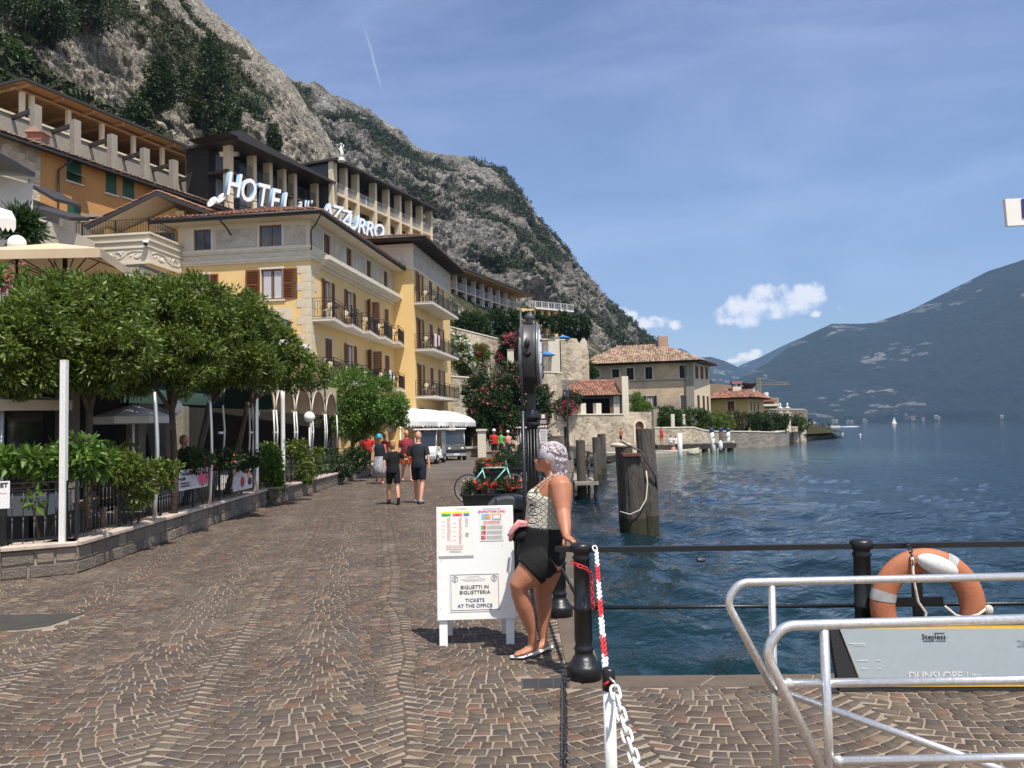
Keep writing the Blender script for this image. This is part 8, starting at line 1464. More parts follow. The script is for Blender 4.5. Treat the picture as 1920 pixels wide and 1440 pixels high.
for i, (lb, px, Y, ls, n, ll, mt, bl) in enumerate((
 ('broad leaved bright green shrub around the foot of the square white post', 95, 10.95, [lob(95, 868, 10.9, 52, 28), lob(150, 848, 10.9, 36, 24), lob(35, 866, 10.8, 44, 24), lob(60, 935, 10.5, 24, 44), lob(200, 872, 11.1, 36, 22)], 1700, .14, 'leaf_l', None),
 ('darker trailing shrub on the railing before the trout banner', 250, 12.6, [lob(240, 880, 12.2, 46, 24), lob(300, 890, 12.9, 34, 22), lob(262, 922, 12.3, 22, 24), lob(210, 856, 12.4, 38, 20)], 3000, .09, 'leaf', (40, .05, 60, .045, 'redf')),
 ('low greenery behind the trout and dessert banners', 400, 16.5, [lob(350, 862, 15, 45, 18), lob(410, 860, 16.5, 45, 16), lob(455, 865, 17.5, 30, 18)], 2600, .09, 'leaf_d', (40, .05, 110, .05, 'redf')),
 ('light shrub at the gap between the two stone walls', 510, 20.8, [lob(512, 880, 20.8, 24, 34), lob(500, 850, 20.6, 20, 20), lob(515, 910, 20.9, 14, 20)], 2200, .1, 'leaf_l', None),
 ('climbing shrub behind the white pole at the first arch', 560, 23, [lob(560, 850, 23, 26, 22), lob(590, 865, 24, 22, 26), lob(570, 885, 23, 18, 20)], 2600, .1, 'leaf', None),
 ('dark hedge plant under the bushy tree', 650, 28.5, [lob(625, 862, 27.5, 28, 26), lob(665, 862, 29.5, 26, 24), lob(640, 885, 28, 22, 12)], 3200, .11, 'leaf_d', None))):
 b_ = P(px, 900, Y); shrub('climbing_shrub', lb, 'shrub', (b_.x-.1, Y, .1), ls, max(30, n//40), .12, n, ll, ll*.48, mt, 120+i, FP, bl)
shrub('geranium', 'pink geraniums on the upper terrace railing below the globe lamp', 'flowers', tuple(P(20, 560, 15.2)), [lob(18, 520, 15.2, 42, 28), lob(50, 545, 15.4, 20, 22), lob(95, 545, 15.6, 40, 14)], 60, .1, 2200, .07, .05, 'leaf_l', 131, None, (60, .05, 620, .045, 'pink'))
shrub('terrace_palm', 'dark leafy bush beside the white house on the upper terrace', 'shrub', tuple(P(40, 450, 24)), [lob(42, 430, 24, 24, 34)], 30, .25, 1600, .3, .07, 'leaf_d', 132)
for i, (o, bl) in enumerate(zip(PL, ('redf', 'redf', 'redf', None, None))):
 x, y = o.location.x, o.location.y; z = (P(925, 923, 12.6).z, P(922, 883, 21).z, .62, .65, .6)[i]; w_ = (.44, .42, .38, .6, .38)[i]; ls = [(x-w_*.5, y, z+.06, w_*.5, .2, .1), (x+w_*.5, y, z+.06, w_*.5, .2, .1)] if i < 3 else [(x-w_*.4, y, z+.25, w_*.6, .28, .32), (x+w_*.5, y, z+.2, w_*.5, .28, .26)]
 foliage('plants', o, ls, 60, .06, 3200 if i < 2 else 2000, .055, .03, K['leaf_d' if i != 2 else 'leaf'], 140+i, (x, y, 0), shell=.2, droop=0)
 if bl: foliage('flowers', o, [(a, b, c+.03, d, e, f) for a, b, c, d, e, f in ls], 70, .035, (600, 900, 400)[i], .034, .034, K[bl], 150+i, (x, y, 0), shell=.6)
GT = 'garden trees on the terraces'
def gt(nm, lb, cat, px, py, Y, ls, n, ll, mt, seed, bl=None, trunk=.15, grp=GT):
 tree(nm, lb, cat, tuple(P(px, py, Y)), ls, max(40, n//70), ll*1.6, n, ll, ll*.55, K[mt], seed, grp, trunk, bl)
ob = lambda n, s_, m_: (90, .35, n, s_, K[m_])
gt('oleander', 'huge pink flowering oleander behind the clock pole', 'oleander', 960, 835, 61, [lob(930, 770, 61, 50, 48), lob(985, 760, 61.5, 45, 52), lob(905, 740, 62, 38, 36), lob(965, 715, 62, 42, 30), lob(1005, 800, 61, 28, 26), lob(930, 805, 60.5, 40, 22)], 26000, .26, 'leaf_d', 201, (160, .3, 1500, .15, K['pink']))
gt('oleander', 'pink oleander on the quay wall beside the red tiled roof', 'oleander', 1060, 790, 81, [lob(1055, 764, 81, 18, 15), lob(1042, 752, 81.5, 12, 10), lob(1072, 750, 82, 14, 14), lob(1018, 745, 78, 14, 22)], 5000, .26, 'leaf_d', 202, (60, .3, 1300, .18, K['pink']))
gt('oleander', 'white flowering oleander beside the hotel balconies', 'oleander', 868, 720, 77, [lob(866, 668, 77, 17, 28), lob(878, 690, 77, 14, 20), lob(858, 640, 78, 12, 14)], 4500, .3, 'leaf', 203, (60, .3, 1900, .22, K['wblossom']))
gt('oleander', 'pink oleander between two pale pillars above the rubble wall', 'oleander', 900, 710, 78, [lob(898, 668, 78, 15, 18), lob(905, 690, 78, 12, 14)], 3000, .28, 'leaf', 204, (40, .3, 1100, .2, K['pink']))
gt('oleander', 'pink oleander bush hanging over the terrace by the clock head', 'oleander', 960, 690, 86, [lob(960, 645, 86, 22, 16), lob(975, 665, 86, 14, 18), lob(945, 668, 86, 12, 14)], 4200, .3, 'leaf_d', 205, (50, .3, 1300, .22, K['pink']))
gt('garden_tree', 'dark round garden tree below the far hotel, near the balconies', 'tree', 885, 680, 92, [lob(885, 622, 92, 36, 32), lob(865, 640, 92, 24, 24), lob(905, 648, 92, 24, 20)], 9000, .4, 'leaf_d', 206)
gt('garden_tree', 'dark garden tree in front of the far hotel columns', 'tree', 940, 670, 97, [lob(942, 608, 97, 32, 28), lob(925, 628, 97, 22, 20), lob(960, 628, 97, 22, 18)], 9000, .4, 'leaf_d', 207)
gt('garden_tree', 'olive coloured tree between the ruined wall and the villa', 'tree', 1085, 720, 97, [lob(1082, 688, 97, 26, 22), lob(1065, 698, 97, 18, 18), lob(1100, 700, 97, 16, 16)], 6500, .36, 'leaf_f', 208)
gt('pine_tree', 'umbrella shaped dark pine in front of the far hotel end block', 'tree', 1052, 640, 132, [lob(1052, 606, 132, 22, 14), lob(1068, 612, 133, 16, 12)], 5000, .5, 'leaf_p', 209)
gt('pine_tree', 'dark tree on the slope edge right of the hotel end block', 'tree', 1085, 640, 140, [lob(1085, 615, 140, 20, 18)], 4000, .55, 'leaf_p', 210)
gt('garden_tree', 'thin climbing tree on the wall behind the golf carts', 'tree', 872, 850, 60, [lob(872, 800, 60, 16, 18), lob(868, 825, 60, 12, 14)], 2200, .2, 'leaf_d', 211, None, .07)
for i, (px, py, lb) in enumerate(((986, 590, 'tall palm in front of the far hotel, by the clock finial'), (1003, 594, 'palm beside the yellow end block'), (1017, 600, 'lower palm before the blue parasols'), (1030, 606, 'smallest palm near the umbrella pine'))):
 q = P(px, py, 124); o = thing('palm_tree', lb, 'palm', (q.x, 124, q.z-5), 0, 'palms in front of the far hotel'); MB().tube([(0, 0, 0), (.1, 0, 2.5), (0, 0, 5)], [.22, .18, .15], 8).build('trunk', K['bark'], o); m = MB()
 for k in range(26):
  a, e_ = rnd.uniform(0, 6.28), rnd.uniform(-.4, 1.1); l_ = rnd.uniform(1.2, 1.7); d_ = Vector((math.cos(a)*math.cos(e_), math.sin(a)*math.cos(e_), math.sin(e_))); s_ = Vector((-math.sin(a), math.cos(a), 0))*.28; t0 = Vector((0, 0, 5)); p1 = t0+d_*l_*.6; p2 = t0+d_*l_-Vector((0, 0, .5)); m.add([tuple(t0), tuple(p1+s_), tuple(p2), tuple(p1-s_)], [(0, 1, 2), (0, 2, 3)])
 m.build('fronds', K['leaf_d'], o)
gt('ivy', 'bright green creeper on the villa wall beside the loggia', 'creeper', 1200, 790, 93, [lob(1192, 752, 93, 14, 18), lob(1205, 768, 93, 20, 16), lob(1218, 778, 92, 18, 12)], 5000, .24, 'leaf_l', 220, None, .06, None)
VP_ = 'vine covered garden along the lake wall'
for i, (px, py, Y, rx, ry, n, mt, lb) in enumerate(((1250, 785, 90, 26, 20, 6500, 'leaf_f', 'vine pergola greenery nearest the arched door'), (1295, 786, 92, 30, 18, 6500, 'leaf_f', 'vine greenery under the corner of the villa'), (1345, 792, 97, 26, 16, 5000, 'leaf', 'denser dark vine in front of the yellow house'), (1372, 790, 100, 20, 18, 3200, 'scrubleaf', 'brownish bush in the garden before the yellow house'), (1410, 792, 102, 26, 16, 5000, 'leaf_d', 'dark hedge tree before the yellow house corner'), (1450, 790, 106, 24, 18, 5000, 'leaf_d', 'dark hedge tree beside the urn gateway'), (1498, 792, 126, 12, 17, 2600, 'leaf_f', 'green bush just beyond the urn gateway'))):
 if mt not in K: K[mt] = leafmat(mt, (.05,.05,.02), (.13,.11,.05))
 gt('garden_vine', lb, 'vine', px, py+26, Y, [lob(px, py, Y, rx, ry), lob(px-rx*.7, py+3, Y, rx*.6, ry*.8), lob(px+rx*.7, py+2, Y, rx*.6, ry*.85)], n, .26, mt, 230+i, None, .08, VP_)
for i, px in enumerate((1262, 1282, 1300, 1325)): q = P(px, 812, 88+i*2); o = thing('pergola_post', 'pale post holding up the vines, '+('nearest the arched door', 'second from the arched door', 'under the villa corner', 'just past the villa corner')[i], 'post', (q.x, q.y, .4), 0, 'pale pergola posts in the lake garden'); MB().box(-.18, .18, -.18, .18, 0, 2.6).build('shaft', K['trim'], o)
def onslope(px, py, PG_):
 d = np.array(ray(px, py)); d /= np.linalg.norm(d); v = PG_[:-6].reshape(-1, 3)-np.array([0, 0, EYE]); n_ = np.linalg.norm(v, axis=1); c_ = (v@d)/n_; i = int(np.argmax(c_)); return PG_[:-6].reshape(-1, 3)[i]
CT_ = 'dark pines growing on the cliff'
for i, (nm, px, py, rx, ry, n, mt, lb) in enumerate((('pine_tree', 392, 265, 42, 105, 13000, 'leaf_p', 'tall full pine on the cliff above the pergola roof end'), ('pine_tree', 298, 215, 34, 60, 7500, 'leaf_p', 'smaller dark pine on the cliff left of the tall full one'), ('pine_tree', 432, 300, 30, 60, 6000, 'leaf_p', 'dark pine just behind the pavilion roof'), ('pine_tree', 350, 200, 26, 48, 4000, 'leaf_p', 'scruffy pine high between two rock faces'), ('pine_tree', 60, 75, 80, 60, 12000, 'leaf_p', 'spreading dark tree on the cliff top near the corner of the picture'), ('pine_tree', 160, 60, 70, 55, 10000, 'leaf_p', 'spreading dark tree on the cliff beside the corner one'), ('cypress', 514, 300, 12, 36, 4000, 'leaf_p', 'narrow dark cypress behind the pavilion roof'), ('bush', 205, 5, 50, 40, 5000, 'leaf_d', 'dark bush at the upper edge of the cliff'), ('pine_tree', 255, 250, 26, 38, 3500, 'leaf_p', 'low dark bushes at the foot of the rock face'), ('bush', 20, 125, 30, 26, 2500, 'leaf_f', 'green bush over the pergola roof corner'), ('bush', 470, 215, 36, 22, 3000, 'leaf_d', 'bush clump on the cliff shoulder above the cypress'))):
 b_ = onslope(px, py, pA); Y = max(b_[1], 60.0)-1; s_ = Y/FPX; c = P(px, py-ry, Y); k = rx*s_; h_ = ry*s_
 ls = [(c.x, Y, c.z-h_*.1, k*.8, k*.8, h_*.9), (c.x-k*.4, Y, c.z-h_*.35, k*.62, k*.7, h_*.5), (c.x+k*.45, Y, c.z-h_*.2, k*.6, k*.7, h_*.5), (c.x+k*.1, Y, c.z+h_*.45, k*.5, k*.5, h_*.5)] if nm != 'cypress' else [(c.x, Y, c.z, k, k, h_), (c.x, Y, c.z-h_*.3, k*1.05, k, h_*.6)]
 tree(nm, lb, 'tree' if nm != 'bush' else 'bush', (c.x, Y, c.z-h_*1.15), ls, 150, k*.24, n, .42, .16, K[mt], 260+i, CT_, .25)
# people
K['skin'] = mat('medium_skin', (.55,.27,.165), .5, .12, 5, 0, 30, col2=(.46,.20,.12), fine=.15); K['skint'] = mat('tanned_skin', (.43,.180,.095), .48, .35, 7, .08, 60, col2=(.33,.115,.06), fine=.2); K['skinp'] = mat('pale_skin', (.62,.36,.25), .5, .12, 5)  # skin tones: medium, tanned, pale
for k, c in dict(black=(.004,.004,.0045), charcoal=(.018,.020,.026), navyc=(.005,.008,.02), maroon=(.23,.02,.03), orangec=(.80,.13,.02), redc=(.55,.02,.025), pinkc=(.70,.29,.28), cyanc=(.03,.42,.62), whitec=(.75,.75,.75), greenc=(.08,.5,.08), blond=(.38,.25,.12), brownh=(.08,.045,.025), greyh=(.35,.33,.32), denim=(.12,.17,.27)).items(): K[k] = mat(k+'_cloth', c, .88, .18, 6, .15, 30)
def fuse(name, mb, m_, parent, vox=.014, sm=2):
 o = mb.build(name, m_, parent); r = o.modifiers.new('r', 'REMESH'); r.mode = 'VOXEL'; r.voxel_size = vox; r.use_smooth_shade = True; s_ = o.modifiers.new('s', 'SMOOTH'); s_.iterations = sm; s_.factor = .6
 dg = bpy.context.evaluated_depsgraph_get(); me = bpy.data.meshes.new_from_object(o.evaluated_get(dg)); o.modifiers.clear(); o.data = me
 if not len(me.materials): me.materials.append(m_)
 return o
def hand(m, w, d, side, L=.17, s_=1.0, curl=.3):
 """palm, four bent fingers and a thumb, from the wrist w along d"""
 w, d = Vector(w), Vector(d).normalized(); sd = (Vector(side)-d*Vector(side).dot(d)).normalized(); nn = d.cross(sd); m.tube([w, w+d*L*.25, w+d*L*.5], [(.028*s_, .02*s_), (.04*s_, .016*s_), (.038*s_, .012*s_)], 10, side=sd)
 for k, l_ in enumerate((.82, .95, 1.0, .78)): a = w+d*L*.46+sd*(k-1.5)*.019*s_; b = a+(d+nn*curl*.4).normalized()*L*.26*l_; c = b+(d+nn*curl*1.3).normalized()*L*.24*l_; m.tube([a-d*.01, a, b, c], [.0085*s_, .009*s_, .0082*s_, .0065*s_], 6)
 a = w+d*L*.12-sd*.028*s_; m.tube([a, a-sd*.03*s_+d*.03*s_, a-sd*.04*s_+d*.06*s_+nn*.01], [.012*s_, .01*s_, .0075*s_], 6)
def person(label, loc, rz, H_, skin, top, bottom, hair, arms=((.25,.03,1.13,.26,-.06,.88), (.25,.03,1.13,.26,-.06,.88)), step=.0, low='shorts', sleeve=.55, shoes='black', hat=None, fat=1.0, bald=False, extra=None, sit=False, socks=None, group=None):
 o = thing('person', label, 'person', loc, rz, group); k = H_/1.75; v = lambda x, y, z: Vector((x*k, y*k, z*k)); m = MB(); f_ = fat
 def torso(mm, e=0, z0=.88, tp_=True): mm.tube([v(0, 0, z0), v(0, 0, .95), v(0, -.01*f_, 1.1), v(0, -.01, 1.28), v(0, .005, 1.4), v(0, .01, 1.455)], [((.16*f_+e)*k, (.12*f_+e)*k), ((.17*f_+e)*k, (.125*f_+e)*k), ((.15*f_+e)*k, (.12*f_*f_+e)*k), ((.175*f_**.5+e)*k, (.125*f_+e)*k), ((.165+e)*k, (.10+e)*k), ((.085+e)*k, (.07+e)*k)], 16, side=(1, 0, 0))
 torso(m); m.tube([v(0, .01, 1.42), v(0, -.005, 1.56)], .056*k, 10); m.ell(v(0, -.015, 1.635), (.077*k, .094*k, .115*k), 16, 12); m.ell(v(0, -.108, 1.62), (.013*k, .02*k, .022*k), 8, 6); m.ell(v(0, -.075, 1.57), (.04*k, .035*k, .03*k), 8, 6)
 legs = []
 for s_ in (-1, 1):
  m.ell(v(s_*.078, 0, 1.625), (.012*k, .02*k, .03*k), 8, 6); st = step*s_
  if sit: J = [v(s_*.09, 0, .93), v(s_*.11, -.4, .9), v(s_*.11, -.42, .5), v(s_*.11, -.52, .44)]
  else: J = [v(s_*.09, 0, .92), v(s_*.10, -.03-st*.5, .5), v(s_*.10, .02-st+(.06 if st < 0 else 0), .085+(.03 if st < 0 else 0)), v(s_*.115, -.15-st, .035)]
  legs.append(J); m.tube([J[0], J[0].lerp(J[1], .5), J[1], J[1].lerp(J[2], .35), J[2]], [.09*f_*k, .075*f_*k, .054*k, .056*k, .036*k], 12); m.tube([J[2]+v(0, .04, -.035), J[2]+v(0, -.02, -.035), J[3]+v(0, 0, 0)], [.034*k, .04*k, .03*k], 10)
  a = arms[0 if s_ < 0 else 1]; E, W_ = v(s_*a[0], a[1], a[2]), v(s_*a[3], a[4], a[5]); Sh = v(s_*.18, .005, 1.40); m.tube([Sh, Sh.lerp(E, .5), E, W_], [.055*k, .046*k, .037*k, .026*k], 10); hand(m, W_, W_-E, (0, -1, 0) if abs((W_-E).normalized().y) < .7 else (1, 0, 0), .17*k, k)
  legs[-1].append((Sh, E))
 body = fuse('body', m, K[skin], o, .013*k, 2)
 t_ = MB(); torso(t_, .012, .86 if low != 'skirt' else 1.0)
 for J in legs:
  Sh, E = J[4]
  if sleeve: t_.tube([Sh, Sh.lerp(E, sleeve), Sh.lerp(E, sleeve*1.25)], [.07*k, .064*k, .062*k], 12)
 fuse('shirt', t_, K[top], o, .016*k, 2)
 b = MB()
 if low == 'skirt': b.tube([v(0, 0, 1.05), v(0, 0, .95), v(0, -.01, .6), v(0, -.02, .28)], [(.15*f_*k, .12*f_*k), (.18*f_*k, .15*f_*k), (.22*f_*k, .19*k), (.27*k, .23*k)], 26, side=(1, 0, 0)); kk_ = K[bottom]; b.build('skirt', kk_, o)
 else:
  b.tube([v(0, 0, 1.0), v(0, 0, .86)], [((.155*f_+.016)*k, (.122*f_+.016)*k), (.18*f_*k, .14*f_*k)], 16, side=(1, 0, 0)); e_ = .82 if low == 'shorts' else 1
  for J in legs: b.tube([J[0], J[0].lerp(J[1], .5), J[0].lerp(J[1], e_)], [.10*f_*k, .096*f_*k, .086*k], 14)
  fuse('shorts', b, K[bottom], o, .016*k, 2)
 hm_ = MB()
 if not bald: hm_.ell(v(0, .008, 1.665), (.087*k, .102*k, .1*k), 16, 10); hm_.ell(v(0, .035, 1.62), (.083*k, .078*k, .1*k), 12, 8); fuse('hair', hm_, K[hair], o, .02, 1)
 else: pass
 for s_ in (-1, 1): MB().ell(v(s_*.03, -.098, 1.645), (.012*k, .006*k, .007*k), 8, 6).build('eye', K['ink'], body)
 MB().ell(v(0, -.104, 1.585), (.024*k, .006*k, .006*k), 8, 6).build('mouth', K['redp'], body)
 if hat: h_ = MB(); h_.lathe([(.16*k, 0), (.09*k, .02*k), (.098*k, .04*k), (.085*k, .1*k), (.04*k, .125*k), (0, .13*k)], v(0, 0, 1.675), 18); h_.build('hat', K[hat], o);
 for J in legs:
  if shoes: s2 = MB(); s2.tube([J[2]+v(0, .06, -.04), J[2]+v(0, -.02, -.035), J[3]+v(0, -.015, -.0)], [.042*k, .047*k, .036*k], 10); s2.build('shoe', K[shoes], o)
  if socks: MB().tube([J[2]+v(0, 0, -.02), J[2]+v(0, 0, .09)], .043*k, 10).build('sock', K[socks], o)
 if extra: extra(o, v)
 return o
down = (.24,.04,1.13,.26,-.05,.88); bent = (.25,.05,1.14,.2,-.22,1.12)
pg = lambda px, py: (G(px, py).x, G(px, py).y, 0)
person('man in a dark short sleeved shirt and navy shorts walking away', pg(786, 944), R(172), 1.72, 'skin', 'charcoal', 'navyc', 'blond', ((.26,.08,1.14,.29,.12,.9), (.27,.0,1.13,.36,-.1,.92)), .16, sleeve=.7, shoes='greyh', fat=1.05, bald=True)
person('boy in black clothes and black trainers reaching toward the man beside him', pg(738, 946), R(195), 1.52, 'skin', 'black', 'black', 'blond', ((.33,-.02,1.2,.5,-.16,1.22), (.25,.1,1.15,.27,.14,.92)), .20, sleeve=.6, shoes='black', socks='black')
K['patskirt'] = mat('patterned_skirt', (.50,.50,.54), .9, 1.0, 26, 0, 30, col2=(.03,.03,.04), fine=.2)
person('woman with a turquoise sun hat, dark tank top and patterned skirt', pg(712, 907), R(12), 1.62, 'skin', 'navyc', 'patskirt', 'brownh', ((.25,0,1.13,.28,-.04,.9), (.24,.06,1.15,.2,.0,.95)), .06, 'skirt', 0, 'pinkc', 'cyanc', 1.08)
person('bald man in a maroon T-shirt and orange shorts', pg(763, 903), R(20), 1.78, 'skin', 'maroon', 'orangec', 'greyh', (down, (.24,.0,1.12,.14,-.24,1.0)), .18, sleeve=.6, shoes=None, fat=1.18, bald=True)
person('man in a red polo shirt and black shorts beside the garden wall', pg(690, 892), R(-8), 1.75, 'skint', 'redc', 'black', 'brownh', (down, bent), .05, sleeve=.7, shoes='brownh')
person('fair haired person in red half hidden behind the woman in the sun hat', pg(722, 893), R(15), 1.66, 'skin', 'redc', 'denim', 'blond', (down, down), .04)
def pack(m_): return lambda o, v: MB().ell(v(0, .17, 1.25), v(.15, .1, .24), 12, 8).build('backpack', K[m_], o)
person('person in a red vest with a pale cap by the rubble wall', (P(927, 850, 47).x, 47, 0), R(10), 1.74, 'skint', 'redc', 'black', 'greyh', (bent, down), .05, sleeve=.3, hat='whitec', extra=pack('navyc'))
person('person in a pink top, straw hat and pale shorts by the rubble wall', (P(953, 850, 47).x, 47.3, 0), R(-5), 1.64, 'skint', 'pinkc', 'denim', 'blond', (down, bent), .03, sleeve=.1, hat='whitec')
person('person in a bright green shirt between the two hikers', (P(940, 850, 49).x, 49.2, 0), R(160), 1.66, 'skin', 'greenc', 'black', 'brownh', (down, down), .03)
person('bather in dark shorts walking on the quay before the rubble wall', (P(1166, 830, 80).x, 80.5, 0), R(-60), 1.7, 'skint', 'skint', 'navyc', 'brownh', ((.3,.05,1.2,.42,-.1,1.35), down), .12, sleeve=0, shoes=None)
person('bather in a red swimsuit standing beside the arched door', (P(1241, 826, 82).x, 82.2, 0), R(20), 1.65, 'skint', 'redc', 'redc', 'brownh', (bent, down), .03, sleeve=0, shoes=None)
person('person in a white shirt seated on the jetty with the back turned', (P(1258, 829, 83).x, 83, -.86), R(170), 1.7, 'skin', 'whitec', 'navyc', 'brownh', (down, down), sit=True)
person('person in a white top seated on the jetty beside the pale mooring pole', (P(1267, 829, 83).x, 83, -.86), R(190), 1.65, 'skin', 'whitec', 'whitec', 'blond', (down, down), sit=True)
person('girl in pink seated low at the water edge of the jetty', (P(1263, 845, 80).x, 80, -1.55), R(15), 1.5, 'skin', 'pinkc', 'pinkc', 'brownh', (down, bent), sit=True)
person('waitress in black with a white apron standing in the shade behind the railing', (P(345, 850, 17.5).x, 17.5, .06), R(60), 1.68, 'skin', 'black', 'whitec', 'blond', (bent, bent), low='skirt')
def tableset(i, px, Y, lb):
 q = P(px, 880, Y); o = thing('restaurant_table', lb, 'table', (q.x, Y, .06), 0, 'laid tables in the restaurant shade'); m = MB(); m.add([(-.42, -.42, .74), (.42, -.42, .74), (.42, .42, .74), (-.42, .42, .74), (-.47, -.47, .42), (.47, -.47, .42), (.47, .47, .42), (-.47, .47, .42)], [(0, 1, 2, 3), (0, 4, 5, 1), (1, 5, 6, 2), (2, 6, 7, 3), (3, 7, 4, 0)]); m.build('tablecloth', K['wcanvas'], o); MB().tube([(0, 0, 0), (0, 0, .73)], .04, 8).build('leg', K['iron'], o)
for i, (px, Y, lb) in enumerate(((300, 18, 'white clothed table left of the waitress'), (405, 19.5, 'white clothed table behind the trout banner'), (430, 21.5, 'white clothed table behind the dessert banner'), (560, 27, 'white clothed table seen through the first arches'), (60, 14, 'white clothed table behind the near shrub'))): tableset(i, px, Y, lb)
person('seated guest in a brown shirt under the trees', (P(205, 850, 15).x, 15, -.43), R(30), 1.72, 'skin', 'brownh', 'navyc', 'brownh', (bent, bent), sit=True); person('seated guest in white seen through the canopy arches', (P(555, 850, 26).x, 26, -.4), R(-30), 1.72, 'skin', 'whitec', 'navyc', 'greyh', (bent, bent), sit=True)
wb = Vector((G(995, 1226).x, 6.36, 0)); WM = thing('person', 'grey haired woman in a black and white tank top leaning back on the railing', 'person', tuple(wb)); Q_ = lambda px, py, Y: P(px, py, Y)-wb; M_ = MB(); K['hairl'] = mat('silver_lilac_hair', (.56,.50,.52), .5, .6, 14, .3, 80, col2=(.26,.21,.23)); sX = (1, 0, 0)
tor = [(1014, 1066, .155, .165), (1016, 1040, .178, .178), (1020, 1008, .155, .172), (1021, 985, .142, .16), (1026, 958, .155, .16), (1031, 932, .158, .165), (1041, 911, .115, .175), (1042, 897, .07, .09)]
M_.tube([Q_(x, y, 6.36) for x, y, _, _ in tor], [(a, b) for _, _, a, b in tor], 24, side=sX)
M_.ell(Q_(1008, 933, 6.30), (.075, .085, .075), 14, 10); M_.ell(Q_(1008, 935, 6.44), (.07, .08, .07), 12, 8)
M_.tube([Q_(1042, 903, 6.36), Q_(1035, 882, 6.37), Q_(1031, 872, 6.38)], [.075, .058, .055], 12)
hd = Q_(1030, 862, 6.39); M_.ell(hd, (.088, .092, .112), 18, 14, rot=(0, .1, 0)); M_.ell(hd+Vector((-.07, .03, -.045)), (.04, .05, .05), 10, 8); M_.ell(hd+Vector((-.1, .055, -.01)), (.02, .018, .024), 8, 6); M_.ell(hd+Vector((-.018, -.092, -.01)), (.022, .012, .034), 10, 8)
M_.tube([Q_(1047, 905, 6.24), Q_(1052, 915, 6.19), Q_(1053, 938, 6.15), Q_(1056, 962, 6.10), Q_(1059, 983, 6.02), Q_(1061, 1000, 5.95), Q_(1062, 1007, 5.93)], [.082, .088, .074, .054, .049, .034, .030], 16)
hw = Q_(1062, 1006, 5.92); tipd = Q_(1079, 1019, 5.80); M_.tube([hw, hw.lerp(tipd, .28), hw.lerp(tipd, .55)], [(.030, .022), (.040, .020), (.040, .017)], 12, side=(.3, .9, 0))
M_.tube([Q_(1038, 908, 6.5), Q_(1018, 950, 6.56), Q_(1000, 985, 6.56), Q_(985, 997, 6.44)], [.07, .062, .048, .03], 12); hand(M_, Q_(985, 997, 6.44), (-1, -.3, -.2), (0, 0, 1), .16, .95, .8)
for L_ in ([(1020, 1045, 6.28, .135), (1003, 1066, 6.25, .128), (985, 1084, 6.23, .098), (972, 1099, 6.22, .074), (974, 1112, 6.23, .064), (982, 1135, 6.25, .066), (990, 1160, 6.27, .052), (997, 1185, 6.29, .036), (999, 1203, 6.30, .035), (997, 1213, 6.31, .036)], [(1026, 1048, 6.46, .13), (1024, 1075, 6.46, .112), (1020, 1100, 6.46, .082), (1018, 1115, 6.47, .068), (1020, 1135, 6.48, .066), (1020, 1160, 6.48, .050), (1018, 1185, 6.47, .035), (1019, 1198, 6.47, .034)]):
 M_.tube([Q_(x, y, Y) for x, y, Y, _ in L_], [r_ for *_, r_ in L_], 18)
F1 = [Q_(1004, 1212, 6.32), Q_(993, 1218, 6.30), Q_(977, 1224, 6.27), Q_(968, 1226, 6.26)]; F2 = [Q_(1026, 1204, 6.45), Q_(1012, 1212, 6.42), Q_(994, 1222, 6.36), Q_(981, 1226, 6.33)]
for F_ in (F1, F2):
 M_.tube(F_, [(.036, .032), (.04, .03), (.045, .02), (.04, .014)], 12, side=(0, 1, 0))
 for k in range(5): a = F_[3]+Vector((.012, (k-2)*.0175, 0)); M_.tube([a, a+Vector((-.035+abs(k-1.2)*.006, 0, -.004))], [.011 if k != 4 else .013, .009], 6)
bd = fuse('body', M_, K['skint'], WM, .0085, 3)
fg = MB(); dd_ = (tipd-hw).normalized(); sdv = Vector((-.35, -.9, .1)).normalized()
for k in range(4): a = hw.lerp(tipd, .5)+sdv*(k-1.5)*.019*-1; b = a+dd_*.036+Vector((0, 0, .004)); c = b+(dd_*.5+Vector((.25, 0, -.8))).normalized()*.030; fg.tube([a-dd_*.02, a, b, c], [.0095, .0095, .009, .007], 8)
a = hw.lerp(tipd, .2)+Vector((-.028, -.012, -.012)); fg.tube([a, a+Vector((-.008, -.015, -.028)), a+Vector((.006, -.018, -.052))], [.013, .011, .008], 8); fg.build('fingers', K['skint'], WM)
K['print'] = mat('printed_top', (.78,.74,.62), .85, .05, 4, 0, 20); _m = K['print'].node_tree; _nn, _ll = _m.nodes, _m.links; _b = _nn['Principled BSDF']; _t = _nn.new('ShaderNodeTexCoord'); _s = _nn.new('ShaderNodeSeparateXYZ'); _ll.new(_t.outputs['Object'], _s.inputs[0])
def mm(op, a, b=None):
 n_ = _nn.new('ShaderNodeMath'); n_.operation = op
 for i, x in enumerate((a, b)):
  if x is None: continue
  if isinstance(x, (int, float)): n_.inputs[i].default_value = x
  else: _ll.new(x, n_.inputs[i])
 return n_.outputs[0]
_h = mm('ADD', mm('MULTIPLY', _s.outputs[0], 1.0), mm('MULTIPLY', _s.outputs[1], 1.0)); _u = mm('MULTIPLY', mm('ADD', _h, _s.outputs[2]), 21.0); _v = mm('MULTIPLY', mm('SUBTRACT', _h, _s.outputs[2]), 21.0)
